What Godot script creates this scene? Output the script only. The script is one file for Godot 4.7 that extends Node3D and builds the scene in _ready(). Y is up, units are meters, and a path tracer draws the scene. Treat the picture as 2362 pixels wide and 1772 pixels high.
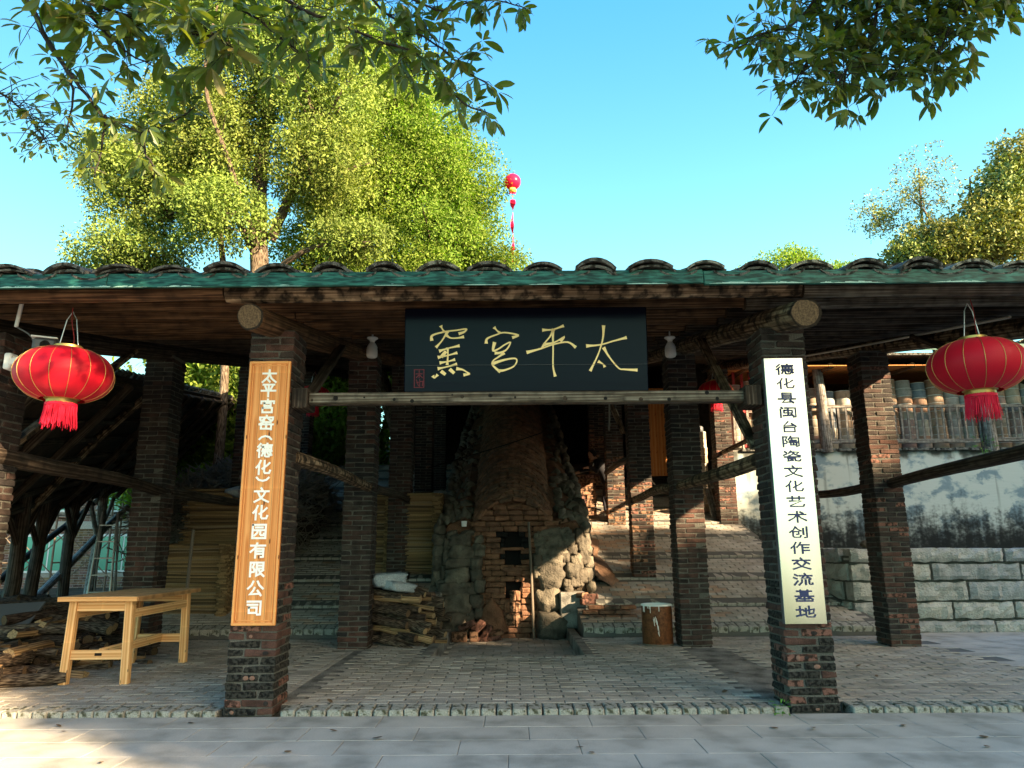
extends Node3D

var rg := RandomNumberGenerator.new()
var M := {}
var T := {}
var counts := {}
const SUN_TO := Vector3(1.0, 0.5, 0.8)          # towards the sun
const SLOPE := 0.205                            # rise of the shelter roof per metre of depth


# ------------------------------------------------------------------ small helpers
func rf(a: float, b: float) -> float:
	return rg.randf_range(a, b)

func numbered(parent: Node, called: String) -> String:
	var k = str(parent.get_instance_id()) + called
	var c: int = counts.get(k, 0)
	counts[k] = c + 1
	return called if c == 0 else "%s_%03d" % [called, c]

func tag(o: Node, label: String, category: String, group := "", kind := "") -> void:
	if label: o.set_meta("label", label)
	if category: o.set_meta("category", category)
	if group: o.set_meta("group", group)
	if kind: o.set_meta("kind", kind)

func thing(called: String, label: String, category: String, at := Vector3.ZERO, turn := 0.0, group := "") -> Node3D:
	var o := Node3D.new()
	o.name = numbered(self, called)
	o.position = at
	o.rotation.y = turn
	tag(o, label, category, group)
	add_child(o)
	return o

func part(called: String, mesh: Mesh, m: Material, parent: Node, xf := Transform3D(), label := "") -> MeshInstance3D:
	var o := MeshInstance3D.new()
	o.name = numbered(parent, called)
	o.mesh = mesh
	if m and mesh and mesh.get_surface_count() == 2 and mesh.surface_get_material(0) == null: o.set_surface_override_material(0, m)
	elif m: o.material_override = m
	o.transform = xf
	if label: o.set_meta("label", label)
	parent.add_child(o)
	return o

func solo(called: String, mesh: Mesh, m: Material, label: String, category: String, xf := Transform3D(), group := "") -> MeshInstance3D:
	var o := part(called, mesh, m, self, xf)
	tag(o, label, category, group)
	return o

func struct(called: String, mesh: Mesh, m: Material, xf := Transform3D()) -> MeshInstance3D:
	var o := part(called, mesh, m, self, xf)
	o.set_meta("kind", "structure")
	return o

func many(called: String, mesh: Mesh, m: Material, parent: Node, xfs: Array, tints: Array = []) -> MultiMeshInstance3D:
	var mm := MultiMesh.new()
	mm.transform_format = MultiMesh.TRANSFORM_3D
	mm.use_colors = tints.size() > 0
	mm.mesh = mesh
	mm.instance_count = xfs.size()
	for i in xfs.size():
		mm.set_instance_transform(i, xfs[i])
		if tints.size() > 0:
			mm.set_instance_color(i, tints[i])
	var o := MultiMeshInstance3D.new()
	o.name = numbered(parent, called)
	o.multimesh = mm
	o.material_override = m
	o.set_meta("kind", "stuff")
	parent.add_child(o)
	return o

func xf(at: Vector3, rot := Vector3.ZERO, sc := Vector3.ONE) -> Transform3D:
	return Transform3D(Basis.from_euler(rot) * Basis.from_scale(sc), at)

# a basis whose y axis runs along d
func along(d: Vector3) -> Basis:
	var y := d.normalized()
	var x := y.cross(Vector3.UP if absf(y.y) < 0.95 else Vector3.RIGHT).normalized()
	return Basis(x, y, x.cross(y))


# ------------------------------------------------------------------ geometry
class Geo:
	var v := PackedVector3Array()
	var n := PackedVector3Array()
	var u := PackedVector2Array()
	var c := PackedColorArray()
	func tri(a: Vector3, b: Vector3, d: Vector3, na: Vector3, nb: Vector3, nd: Vector3, ua := Vector2.ZERO, ub := Vector2.ZERO, ud := Vector2.ZERO) -> void:
		if (b - a).cross(d - a).dot(na + nb + nd) > 0.0:
			v.append(a); v.append(d); v.append(b)
			n.append(na); n.append(nd); n.append(nb)
			u.append(ua); u.append(ud); u.append(ub)
		else:
			v.append(a); v.append(b); v.append(d)
			n.append(na); n.append(nb); n.append(nd)
			u.append(ua); u.append(ub); u.append(ud)
	# flat face; «out» only tells the side
	func flat(a: Vector3, b: Vector3, d: Vector3, out: Vector3, ua := Vector2.ZERO, ub := Vector2.ZERO, ud := Vector2.ZERO) -> void:
		var f := (b - a).cross(d - a)
		if f.length_squared() < 1e-16:
			return
		f = f.normalized()
		if f.dot(out) < 0.0:
			f = -f
		tri(a, b, d, f, f, f, ua, ub, ud)
	func quad(a: Vector3, b: Vector3, d: Vector3, e: Vector3, out: Vector3, ua := Vector2.ZERO, ub := Vector2.ZERO, ud := Vector2.ZERO, ue := Vector2.ZERO) -> void:
		flat(a, b, d, out, ua, ub, ud)
		flat(a, d, e, out, ua, ud, ue)
	func squad(a: Vector3, b: Vector3, d: Vector3, e: Vector3, na: Vector3, nb: Vector3, nd: Vector3, ne: Vector3, ua: Vector2, ub: Vector2, ud: Vector2, ue: Vector2) -> void:
		tri(a, b, d, na, nb, nd, ua, ub, ud)
		tri(a, d, e, na, nd, ne, ua, ud, ue)
	func put(into: ArrayMesh, m: Material) -> void:
		if v.is_empty():
			return
		var arr := []
		arr.resize(Mesh.ARRAY_MAX)
		arr[Mesh.ARRAY_VERTEX] = v
		arr[Mesh.ARRAY_NORMAL] = n
		arr[Mesh.ARRAY_TEX_UV] = u
		if c.size() == v.size() and c.size() > 0:
			arr[Mesh.ARRAY_COLOR] = c
		into.add_surface_from_arrays(Mesh.PRIMITIVE_TRIANGLES, arr)
		if m:
			into.surface_set_material(into.get_surface_count() - 1, m)
	func mesh(m: Material = null) -> ArrayMesh:
		var a := ArrayMesh.new()
		put(a, m)
		return a
	func add(o: Geo, t: Transform3D) -> void:
		var nb := t.basis.inverse().transposed()
		for i in o.v.size():
			v.append(t * o.v[i])
			n.append((nb * o.n[i]).normalized())
			u.append(o.u[i])


# chamfered box, 44 triangles; uv in metres with v along the longest side
func gbox(s: Vector3, ch: float, jit := 0.0, into: Geo = null, t := Transform3D()) -> Geo:
	var g := into if into else Geo.new()
	var h := s / 2.0
	var P := [[], [], []]
	for i in 8:
		var sg := Vector3(1 if i & 1 else -1, 1 if i & 2 else -1, 1 if i & 4 else -1)
		var j := Vector3(rf(-jit, jit), rf(-jit, jit), rf(-jit, jit)) if jit > 0.0 else Vector3.ZERO
		for a in 3:
			var q := sg * (h - Vector3.ONE * ch)
			q[a] = sg[a] * h[a]
			P[a].append(t * (q + j))
	var ax := 0
	if s.y >= s.x and s.y >= s.z: ax = 1
	elif s.z >= s.x and s.z >= s.y: ax = 2
	var centre := t * Vector3.ZERO
	var inv := t.affine_inverse()
	var uvof = func(p: Vector3, face: int) -> Vector2:
		var l: Vector3 = inv * p
		var along_v: float = l[ax]
		var across: float
		if face == ax:
			return Vector2(l[(ax + 1) % 3], l[(ax + 2) % 3])
		across = l[3 - ax - face]
		return Vector2(across + face * 0.37, along_v)
	var bit := [1, 2, 4]
	for a in 3:
		for sgn in 2:
			var b1: int = bit[(a + 1) % 3]
			var b2: int = bit[(a + 2) % 3]
			var base: int = bit[a] if sgn else 0
			var q0: Vector3 = P[a][base]
			var q1: Vector3 = P[a][base | b1]
			var q2: Vector3 = P[a][base | b1 | b2]
			var q3: Vector3 = P[a][base | b2]
			g.quad(q0, q1, q2, q3, (q0 + q2) / 2.0 - centre, uvof.call(q0, a), uvof.call(q1, a), uvof.call(q2, a), uvof.call(q3, a))
	if ch <= 0.0:
		return g
	for a in 3:
		var b: int = (a + 1) % 3
		var cc: int = (a + 2) % 3
		for k in 4:
			var base: int = (bit[a] if k & 1 else 0) | (bit[b] if k & 2 else 0)
			var q0: Vector3 = P[a][base]
			var q1: Vector3 = P[a][base | bit[cc]]
			var q2: Vector3 = P[b][base | bit[cc]]
			var q3: Vector3 = P[b][base]
			g.quad(q0, q1, q2, q3, (q0 + q2) / 2.0 - centre, uvof.call(q0, a), uvof.call(q1, a), uvof.call(q2, a), uvof.call(q3, a))
	for i in 8:
		g.flat(P[0][i], P[1][i], P[2][i], P[0][i] - centre, uvof.call(P[0][i], 0), uvof.call(P[1][i], 0), uvof.call(P[2][i], 0))
	return g

func cbox(s: Vector3, ch := 0.005, jit := 0.0) -> ArrayMesh:
	return gbox(s, ch, jit).mesh()

# tube through points; rad has one value or one per point; returns mesh with side and cap surfaces
func gtube(pts: PackedVector3Array, rad: Array, sides: int, g: Geo, caps: Geo = null, lump := 0.0, squash := 1.0) -> void:
	var n := pts.size()
	var lat := (pts[1] - pts[0]).normalized()
	var side := lat.cross(Vector3.UP if absf(lat.y) < 0.9 else Vector3.RIGHT).normalized()
	var rings := []
	var norms := []
	var lens := 0.0
	var vs := []
	var lumps := []
	for k in sides:
		lumps.append(1.0 + rf(-lump, lump))
	for i in n:
		var d := (pts[mini(i + 1, n - 1)] - pts[maxi(i - 1, 0)]).normalized()
		side = (side - d * side.dot(d)).normalized()
		var up := side.cross(d)
		var r: float = rad[mini(i, rad.size() - 1)]
		var ring := PackedVector3Array()
		var nn := PackedVector3Array()
		for k in sides + 1:
			var an := TAU * k / sides
			var o := side * cos(an) + up * sin(an) * squash
			ring.append(pts[i] + o * r * lumps[k % sides])
			nn.append((side * cos(an) * squash + up * sin(an)).normalized())
		rings.append(ring)
		norms.append(nn)
		if i > 0: lens += pts[i].distance_to(pts[i - 1])
		vs.append(lens)
	var r0: float = rad[0]
	var reps: float = maxf(0.25, TAU * r0)
	var off := rf(0, 1)
	for i in n - 1:
		for k in sides:
			g.squad(rings[i][k], rings[i][k + 1], rings[i + 1][k + 1], rings[i + 1][k], norms[i][k], norms[i][k + 1], norms[i + 1][k + 1], norms[i + 1][k],
				Vector2(reps * k / sides + off, vs[i] + off), Vector2(reps * (k + 1) / sides + off, vs[i] + off), Vector2(reps * (k + 1) / sides + off, vs[i + 1] + off), Vector2(reps * k / sides + off, vs[i + 1] + off))
	var cg := caps if caps else g
	for e in 2:
		var i := 0 if e == 0 else n - 1
		var out := pts[0] - pts[1] if e == 0 else pts[n - 1] - pts[n - 2]
		for k in sides:
			var a0 := TAU * k / sides
			var a1 := TAU * (k + 1) / sides
			cg.flat(pts[i], rings[i][k], rings[i][k + 1], out, Vector2(0.5, 0.5), Vector2(0.5 + 0.5 * cos(a0), 0.5 + 0.5 * sin(a0)), Vector2(0.5 + 0.5 * cos(a1), 0.5 + 0.5 * sin(a1)))

func log_mesh(p0: Vector3, p1: Vector3, r0: float, r1: float, m: Material, cap: Material, bend := 0.0, sides := 10, segs := 6) -> ArrayMesh:
	var g := Geo.new()
	var cg := Geo.new()
	var pts := PackedVector3Array()
	var rad := []
	var w := Vector3(rf(-1, 1), rf(-1, 1), rf(-1, 1)) * bend
	var w2 := Vector3(rf(-1, 1), rf(-1, 1), rf(-1, 1)) * bend * 0.4
	for i in segs + 1:
		var f := float(i) / segs
		pts.append(p0.lerp(p1, f) + w * sin(f * PI) + w2 * sin(f * TAU))
		rad.append(lerpf(r0, r1, f) * (1.0 + rf(-0.04, 0.04)))
	gtube(pts, rad, sides, g, cg, 0.06)
	var a := ArrayMesh.new()
	g.put(a, m)
	cg.put(a, cap)
	return a

# profile of (radius, height) pairs turned round y
func glathe(prof: Array, sides: int, g: Geo, lobes := 0, lobe := 0.0) -> void:
	var np := prof.size()
	for i in np - 1:
		var a: Vector2 = prof[i]
		var b: Vector2 = prof[i + 1]
		var d := (b - a).normalized()
		var nn := Vector2(d.y, -d.x)
		var pn := nn
		var qn := nn
		if i > 0:
			var d0: Vector2 = (a - prof[i - 1]).normalized()
			if d0.dot(d) > 0.6: pn = (nn + Vector2(d0.y, -d0.x)).normalized()
		if i < np - 2:
			var d2: Vector2 = (prof[i + 2] - b).normalized()
			if d2.dot(d) > 0.6: qn = (nn + Vector2(d2.y, -d2.x)).normalized()
		for k in sides:
			var t0 := TAU * k / sides
			var t1 := TAU * (k + 1) / sides
			var s0 := 1.0 - lobe * absf(cos(t0 * lobes / 2.0)) if lobes else 1.0
			var s1 := 1.0 - lobe * absf(cos(t1 * lobes / 2.0)) if lobes else 1.0
			var c0 := Vector3(cos(t0), 0, sin(t0))
			var c1 := Vector3(cos(t1), 0, sin(t1))
			var l := Vector2(float(k) / sides, a.y)
			g.squad(c0 * a.x * s0 + Vector3(0, a.y, 0), c1 * a.x * s1 + Vector3(0, a.y, 0), c1 * b.x * s1 + Vector3(0, b.y, 0), c0 * b.x * s0 + Vector3(0, b.y, 0),
				c0 * pn.x + Vector3(0, pn.y, 0), c1 * pn.x + Vector3(0, pn.y, 0), c1 * qn.x + Vector3(0, qn.y, 0), c0 * qn.x + Vector3(0, qn.y, 0),
				l, Vector2(float(k + 1) / sides, a.y), Vector2(float(k + 1) / sides, b.y), Vector2(float(k) / sides, b.y))

func lathe(prof: Array, sides: int, m: Material = null) -> ArrayMesh:
	var g := Geo.new()
	glathe(prof, sides, g)
	return g.mesh(m)

# rough boulder of unit size
func rock(sub: int, seed_n: int, boxy := 0.5, rough := 0.18) -> ArrayMesh:
	var fn := FastNoiseLite.new()
	fn.seed = seed_n
	fn.frequency = 0.9
	fn.fractal_octaves = 3
	var vs := [Vector3(1, 0, 0), Vector3(-1, 0, 0), Vector3(0, 1, 0), Vector3(0, -1, 0), Vector3(0, 0, 1), Vector3(0, 0, -1)]
	var fs := [[0, 2, 4], [2, 1, 4], [1, 3, 4], [3, 0, 4], [2, 0, 5], [1, 2, 5], [3, 1, 5], [0, 3, 5]]
	for s in sub:
		var mid := {}
		var nf := []
		for f in fs:
			var e := []
			for k in 3:
				var a: int = f[k]
				var b: int = f[(k + 1) % 3]
				var key := mini(a, b) * 100000 + maxi(a, b)
				if not mid.has(key):
					mid[key] = vs.size()
					vs.append((vs[a] + vs[b]).normalized())
				e.append(mid[key])
			nf.append([f[0], e[0], e[2]])
			nf.append([f[1], e[1], e[0]])
			nf.append([f[2], e[2], e[1]])
			nf.append([e[0], e[1], e[2]])
		fs = nf
	var ps := []
	for d in vs:
		var q: float = maxf(absf(d.x), maxf(absf(d.y), absf(d.z)))
		var p: Vector3 = d.lerp(d / q, boxy) * 0.5
		ps.append(p * (1.0 + rough * 2.0 * fn.get_noise_3d(d.x * 1.4, d.y * 1.4, d.z * 1.4)))
	var ns := []
	for p in ps: ns.append(Vector3.ZERO)
	for f in fs:
		var c: Vector3 = (ps[f[1]] - ps[f[0]]).cross(ps[f[2]] - ps[f[0]])
		if c.dot(ps[f[0]]) < 0: c = -c
		for k in 3: ns[f[k]] += c
	var g := Geo.new()
	for f in fs:
		g.tri(ps[f[0]], ps[f[1]], ps[f[2]], ns[f[0]].normalized(), ns[f[1]].normalized(), ns[f[2]].normalized())
	return g.mesh()

# pen strokes «x,y x,y;x,y x,y» on a 100 x 100 field, y downwards, laid on the plane z = 0 and raised by depth
func gstrokes(g: Geo, text: String, at: Vector2, size: Vector2, w: float, depth: float, brush := 0.0) -> void:
	var layer := 0
	for stroke in text.split(";"):
		layer += 1
		var raw := PackedVector2Array()
		for pair in stroke.strip_edges().split(" "):
			var xy := pair.split(",")
			if xy.size() == 2:
				raw.append(at + Vector2((float(xy[0]) / 100.0 - 0.5) * size.x, (0.5 - float(xy[1]) / 100.0) * size.y))
		gribbon(g, raw, w, depth + layer * 0.0005, brush)

func gribbon(g: Geo, raw: PackedVector2Array, w: float, depth: float, brush := 0.0) -> void:
	if raw.size() < 2:
		return
	var pts := raw
	var np := pts.size()
	pts[0] += (pts[0] - pts[1]).normalized() * w * 0.4
	pts[np - 1] += (pts[np - 1] - pts[np - 2]).normalized() * w * 0.4
	var L := []
	var Rr := []
	for i in np:
		var d0 := (pts[i] - pts[maxi(i - 1, 0)]).normalized()
		var d1 := (pts[mini(i + 1, np - 1)] - pts[i]).normalized()
		if i == 0: d0 = d1
		if i == np - 1: d1 = d0
		var d := (d0 + d1).normalized()
		if (d0 + d1).length() < 0.2: d = d1
		var nr := Vector2(-d.y, d.x)
		var cosine := maxf(0.5, nr.dot(Vector2(-d1.y, d1.x)))
		var ww := w * 0.5 / cosine
		if brush > 0.0:
			var f := float(i) / (np - 1)
			ww *= 1.0 + brush * (0.75 * exp(-f * 7.0) + 0.6 * exp(-(1.0 - f) * 6.0) - 0.42)
		L.append(pts[i] + nr * ww)
		Rr.append(pts[i] - nr * ww)
	var zf := depth
	for i in np - 1:
		var a := Vector3(L[i].x, L[i].y, zf)
		var b := Vector3(Rr[i].x, Rr[i].y, zf)
		var c := Vector3(Rr[i + 1].x, Rr[i + 1].y, zf)
		var d := Vector3(L[i + 1].x, L[i + 1].y, zf)
		var o := Vector3(0, 0, -depth)
		g.quad(a, b, c, d, Vector3(0, 0, 1))
		g.quad(a, d, d + o, a + o, a - b)
		g.quad(b, c, c + o, b + o, b - a)
		if i == 0: g.quad(a, b, b + o, a + o, a - d)
		if i == np - 2: g.quad(c, d, d + o, c + o, d - a)


# ------------------------------------------------------------------ materials
func gray(a: float) -> Color:
	return Color(a, a, a)

func ntex(seed_n: int, freq: float, stops: Array, size := 512, octs := 4, kind := FastNoiseLite.TYPE_SIMPLEX_SMOOTH) -> NoiseTexture2D:
	var fn := FastNoiseLite.new()
	fn.seed = seed_n
	fn.noise_type = kind
	fn.frequency = freq
	fn.fractal_octaves = octs
	var t := NoiseTexture2D.new()
	t.width = size
	t.height = size
	t.seamless = true
	t.noise = fn
	if stops.size():
		var gr := Gradient.new()
		var offs := PackedFloat32Array()
		var cols := PackedColorArray()
		for s in stops:
			offs.append(s[0])
			cols.append(s[1])
		gr.offsets = offs
		gr.colors = cols
		t.color_ramp = gr
	return t

# wood grain: noise drawn out along v
func grain(seed_n: int, lo: Color, hi: Color, freq := 0.03, w := 512, h := 32, knots := 0) -> ImageTexture:
	var fn := FastNoiseLite.new()
	fn.seed = seed_n
	fn.frequency = freq
	fn.fractal_octaves = 4
	var im := fn.get_seamless_image(w, h)
	im.convert(Image.FORMAT_RGBA8)
	for y in h:
		for x in w:
			var f := im.get_pixel(x, y).r
			im.set_pixel(x, y, lo.lerp(hi, smoothstep(0.15, 0.85, f)))
	im.resize(w, 512, Image.INTERPOLATE_CUBIC)
	var r2 := RandomNumberGenerator.new()
	r2.seed = seed_n
	for k in knots:
		var cx := r2.randi_range(20, w - 20)
		var cy := r2.randi_range(20, 490)
		var kr := r2.randf_range(4, 11)
		for y in range(cy - 24, cy + 24):
			for x in range(cx - 18, cx + 18):
				if x < 0 or y < 0 or x >= w or y >= 512: continue
				var d := Vector2((x - cx) * 1.0, (y - cy) * 0.55).length() / kr
				if d < 1.3:
					im.set_pixel(x, y, im.get_pixel(x, y).lerp(Color(0.16, 0.08, 0.03), clampf((1.25 - d) * 1.3, 0.0, 0.85)))
	return ImageTexture.create_from_image(im)

# col is the real-world linear colour; o: tex, scale, bump, bcm, detail, dscale, uv (use the mesh's uv), metal
func mk(key: String, col: Color, rough: float, o := {}) -> StandardMaterial3D:
	var m := StandardMaterial3D.new()
	m.resource_name = key
	m.albedo_color = col.linear_to_srgb()
	m.roughness = rough
	m.metallic = o.get("metal", 0.0)
	m.metallic_specular = o.get("spec", 0.35)
	var tri: bool = not o.get("uv", false)
	var sc = o.get("scale", 1.0)
	m.uv1_triplanar = tri
	m.uv1_world_triplanar = tri
	m.uv1_scale = sc if sc is Vector3 else Vector3.ONE * sc
	if o.has("tex"): m.albedo_texture = T[o.tex]
	if o.has("bump"):
		m.heightmap_enabled = true
		m.heightmap_texture = T[o.bump]
		m.heightmap_scale = o.get("bcm", 1.0)
	if o.has("detail"):
		m.detail_enabled = true
		m.detail_blend_mode = BaseMaterial3D.BLEND_MODE_MUL
		m.detail_albedo = T[o.detail]
		m.detail_uv_layer = BaseMaterial3D.DETAIL_UV_2
		m.uv2_triplanar = true
		m.uv2_world_triplanar = true
		var ds = o.get("dscale", 0.3)
		m.uv2_scale = ds if ds is Vector3 else Vector3.ONE * ds
	if o.has("vc"): m.vertex_color_use_as_albedo = true
	if o.has("back"):
		m.backlight_enabled = true
		m.backlight = o.back
	M[key] = m
	return m

func make_materials() -> void:
	T.fine = ntex(1, 0.05, [[0.0, gray(0.62)], [1.0, gray(1.0)]], 512, 5)
	T.rough = ntex(2, 0.03, [[0.0, gray(0.0)], [1.0, gray(1.0)]], 512, 6)
	T.blotch = ntex(3, 0.01, [[0.0, gray(0.42)], [0.45, gray(0.8)], [1.0, gray(1.0)]], 512, 5)
	T.kerb_moss = ntex(15, 0.014, [[0.0, Color(0.2, 0.22, 0.16)], [0.28, Color(0.5, 0.5, 0.42)], [0.4, gray(0.9)], [1.0, gray(1.0)]], 512, 6)
	T.plate_tone = ntex(16, 0.01, [[0.0, Color(0.78, 0.82, 0.74)], [0.5, gray(0.95)], [1.0, Color(1.0, 0.98, 0.9)]], 256, 2)  # broad soft bands from greenish through white to cream
	T.mild = ntex(9, 0.009, [[0.0, Color(0.72, 0.73, 0.72)], [0.5, gray(0.92)], [1.0, gray(1.0)]], 512, 5)
	T.stain = ntex(4, 0.014, [[0.0, gray(0.12)], [0.36, gray(0.32)], [0.55, gray(0.85)], [1.0, gray(1.0)]], 512, 6)
	T.moss = ntex(5, 0.016, [[0.0, Color(0.2, 0.22, 0.18)], [0.42, Color(0.45, 0.45, 0.42)], [0.55, gray(0.95)], [1.0, gray(1.0)]], 512, 6)
	T.granite = ntex(6, 0.12, [[0.0, gray(0.55)], [0.5, gray(0.86)], [1.0, gray(1.0)]], 512, 4)
	T.cell = ntex(7, 0.03, [[0.0, gray(0.0)], [1.0, gray(1.0)]], 512, 3, FastNoiseLite.TYPE_CELLULAR)
	T.paint = ntex(8, 0.018, [[0.0, Color(0.35, 0.45, 0.43)], [0.4, Color(0.7, 0.72, 0.72)], [0.62, gray(1.0)], [0.8, Color(1.0, 1.0, 0.98)], [0.9, Color(1.0, 1.0, 1.0)]], 512, 5)
	T.grain = grain(11, Color(0.5, 0.45, 0.4), Color(1, 1, 1))
	T.pine = grain(12, Color(0.86, 0.7, 0.52), Color(1.0, 0.93, 0.82), 0.014, 512, 10, 6)
	T.bark = grain(13, Color(0.3, 0.27, 0.24), Color(1, 1, 1), 0.04, 512, 90)
	T.ring = ring_tex()
	T.plaster = plaster_tex()

	mk("slab", Color(0.72, 0.675, 0.6), 0.75, {"tex": "granite", "scale": 2.2, "bump": "rough", "bcm": 0.12, "detail": "mild", "dscale": 0.35})
	mk("slab_joint", Color(0.2, 0.2, 0.19), 0.9, {"tex": "fine", "scale": 2.0})
	mk("soil", Color(0.2, 0.15, 0.1), 0.95, {"tex": "fine", "scale": 0.8, "bump": "rough", "bcm": 3.0, "detail": "blotch", "dscale": 0.1})
	mk("redsoil", Color(0.5, 0.29, 0.18), 0.95, {"tex": "fine", "scale": 1.4, "bump": "rough", "bcm": 3.0, "detail": "blotch", "dscale": 0.4})
	mk("mortar", Color(0.17, 0.165, 0.14), 0.95, {"tex": "fine", "scale": 3.0, "bump": "rough", "bcm": 1.0})
	mk("floor_mortar", Color(0.17, 0.165, 0.15), 0.95, {"tex": "fine", "scale": 3.0, "bump": "rough", "bcm": 0.6})
	mk("concrete", Color(0.48, 0.46, 0.41), 0.85, {"tex": "fine", "scale": 1.8, "bump": "rough", "bcm": 0.5, "detail": "blotch", "dscale": 0.5})
	var fl := [Color(0.68, 0.62, 0.54), Color(0.6, 0.545, 0.475), Color(0.73, 0.67, 0.58), Color(0.64, 0.57, 0.48)]
	for i in 4: mk("floor_brick%d" % i, fl[i], 0.85, {"tex": "fine", "scale": 2.5, "bump": "rough", "bcm": 0.35, "detail": "mild", "dscale": 0.3})
	mk("kerb_brick", Color(0.6, 0.58, 0.5), 0.85, {"tex": "fine", "scale": 2.5, "bump": "rough", "bcm": 0.4, "detail": "kerb_moss", "dscale": 1.5})
	var pb := [Color(0.095, 0.066, 0.054), Color(0.13, 0.078, 0.062), Color(0.07, 0.057, 0.052), Color(0.2, 0.1, 0.075), Color(0.125, 0.098, 0.08), Color(0.052, 0.047, 0.047)]
	for i in 6: mk("brick%d" % i, pb[i], 0.8, {"tex": "fine", "scale": 4.0, "bump": "rough", "bcm": 0.7, "detail": "blotch", "dscale": 0.9})
	mk("brick_red", Color(0.33, 0.155, 0.115), 0.8, {"tex": "fine", "scale": 4.0, "bump": "rough", "bcm": 0.5, "detail": "moss", "dscale": 1.5})
	mk("brick_pale", Color(0.42, 0.23, 0.14), 0.85, {"tex": "fine", "scale": 4.0, "bump": "rough", "bcm": 0.5, "detail": "moss", "dscale": 1.1})
	mk("brick_moss", Color(0.085, 0.08, 0.066), 0.9, {"tex": "fine", "scale": 5.0, "bump": "rough", "bcm": 0.7, "detail": "stain", "dscale": 3.0})
	mk("clay_mark", Color(0.34, 0.19, 0.14), 0.8, {"tex": "fine", "scale": 6.0})
	var kb := [Color(0.5, 0.245, 0.14), Color(0.43, 0.22, 0.135), Color(0.57, 0.28, 0.16), Color(0.37, 0.22, 0.15)]
	for i in 4: mk("kiln_brick%d" % i, kb[i], 0.9, {"tex": "fine", "scale": 3.0, "bump": "rough", "bcm": 0.9, "detail": "blotch", "dscale": 0.8})
	for i in 3: mk("dust_brick%d" % i, [Color(0.72, 0.5, 0.36), Color(0.64, 0.45, 0.33), Color(0.76, 0.57, 0.42)][i], 0.9, {"tex": "fine", "scale": 2.5, "bump": "rough", "bcm": 0.35, "detail": "mild", "dscale": 0.3})
	for i in 4: mk("vault_brick%d" % i, [Color(0.54, 0.27, 0.16), Color(0.46, 0.25, 0.155), Color(0.62, 0.32, 0.19), Color(0.38, 0.23, 0.15)][i], 0.95, {"tex": "fine", "scale": 3.0, "bump": "rough", "bcm": 0.9, "detail": "blotch", "dscale": 0.8})
	mk("clay", Color(0.45, 0.225, 0.13), 0.95, {"tex": "fine", "scale": 2.0, "bump": "rough", "bcm": 2.0, "detail": "blotch", "dscale": 0.7})
	mk("soot", Color(0.012, 0.011, 0.01), 0.95, {"bump": "rough", "bcm": 0.5, "scale": 4.0})
	var st := [Color(0.29, 0.25, 0.19), Color(0.23, 0.2, 0.155), Color(0.33, 0.285, 0.215), Color(0.2, 0.17, 0.13)]
	for i in 4: mk("stone%d" % i, st[i], 0.85, {"tex": "granite", "scale": 1.6, "bump": "rough", "bcm": 1.5, "detail": "blotch", "dscale": 0.7})
	for i in 3: mk("ashlar%d" % i, [Color(0.74, 0.71, 0.62), Color(0.66, 0.635, 0.56), Color(0.58, 0.57, 0.53)][i], 0.85, {"tex": "granite", "scale": 1.4, "bump": "rough", "bcm": 2.2, "detail": "mild", "dscale": 0.8})
	mk("plaster", Color(1, 1, 1), 0.9, {"tex": "plaster", "scale": 1.0, "uv": true, "bump": "rough", "bcm": 0.4})
	mk("plaster_cap", Color(0.3, 0.3, 0.27), 0.9, {"tex": "fine", "scale": 2.0, "detail": "stain", "dscale": 1.0, "bump": "rough", "bcm": 1.0})
	# wood
	mk("old_wood", Color(0.52, 0.38, 0.25), 0.8, {"tex": "grain", "uv": true, "scale": Vector3(2, 0.7, 1), "bump": "grain", "bcm": 0.5, "detail": "stain", "dscale": 0.9})
	mk("brown_wood", Color(0.27, 0.15, 0.075), 0.75, {"tex": "grain", "uv": true, "scale": Vector3(2, 0.7, 1), "bump": "grain", "bcm": 0.4, "detail": "blotch", "dscale": 0.6})
	mk("dark_wood", Color(0.13, 0.1, 0.075), 0.8, {"tex": "grain", "uv": true, "scale": Vector3(2, 0.7, 1), "bump": "grain", "bcm": 0.5, "detail": "blotch", "dscale": 0.8})
	mk("beam_wood", Color(0.3, 0.265, 0.21), 0.75, {"tex": "grain", "uv": true, "scale": Vector3(3, 0.6, 1), "bump": "grain", "bcm": 0.3, "detail": "blotch", "dscale": 0.9})
	mk("pole_wood", Color(0.42, 0.32, 0.21), 0.75, {"tex": "grain", "uv": true, "scale": Vector3(2, 0.5, 1), "bump": "grain", "bcm": 0.5, "detail": "stain", "dscale": 0.8})
	mk("gray_wood", Color(0.5, 0.48, 0.45), 0.8, {"tex": "grain", "uv": true, "scale": Vector3(3, 0.8, 1), "bump": "grain", "bcm": 0.3, "detail": "blotch", "dscale": 1.5})
	mk("pine", Color(0.8, 0.42, 0.18), 0.5, {"tex": "pine", "uv": true, "scale": Vector3(2.2, 0.9, 1), "bump": "grain", "bcm": 0.06})
	mk("table_wood", Color(0.9, 0.68, 0.44), 0.6, {"tex": "pine", "uv": true, "scale": Vector3(4.0, 1.1, 1), "bump": "grain", "bcm": 0.06})
	mk("table_top_wood", Color(0.75, 0.6, 0.44), 0.65, {"tex": "pine", "uv": true, "scale": Vector3(2.0, 0.8, 1), "bump": "grain", "bcm": 0.08, "detail": "mild", "dscale": 1.0})
	mk("plank", Color(0.5, 0.27, 0.11), 0.7, {"tex": "pine", "uv": true, "scale": Vector3(2.2, 0.9, 1)})
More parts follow.
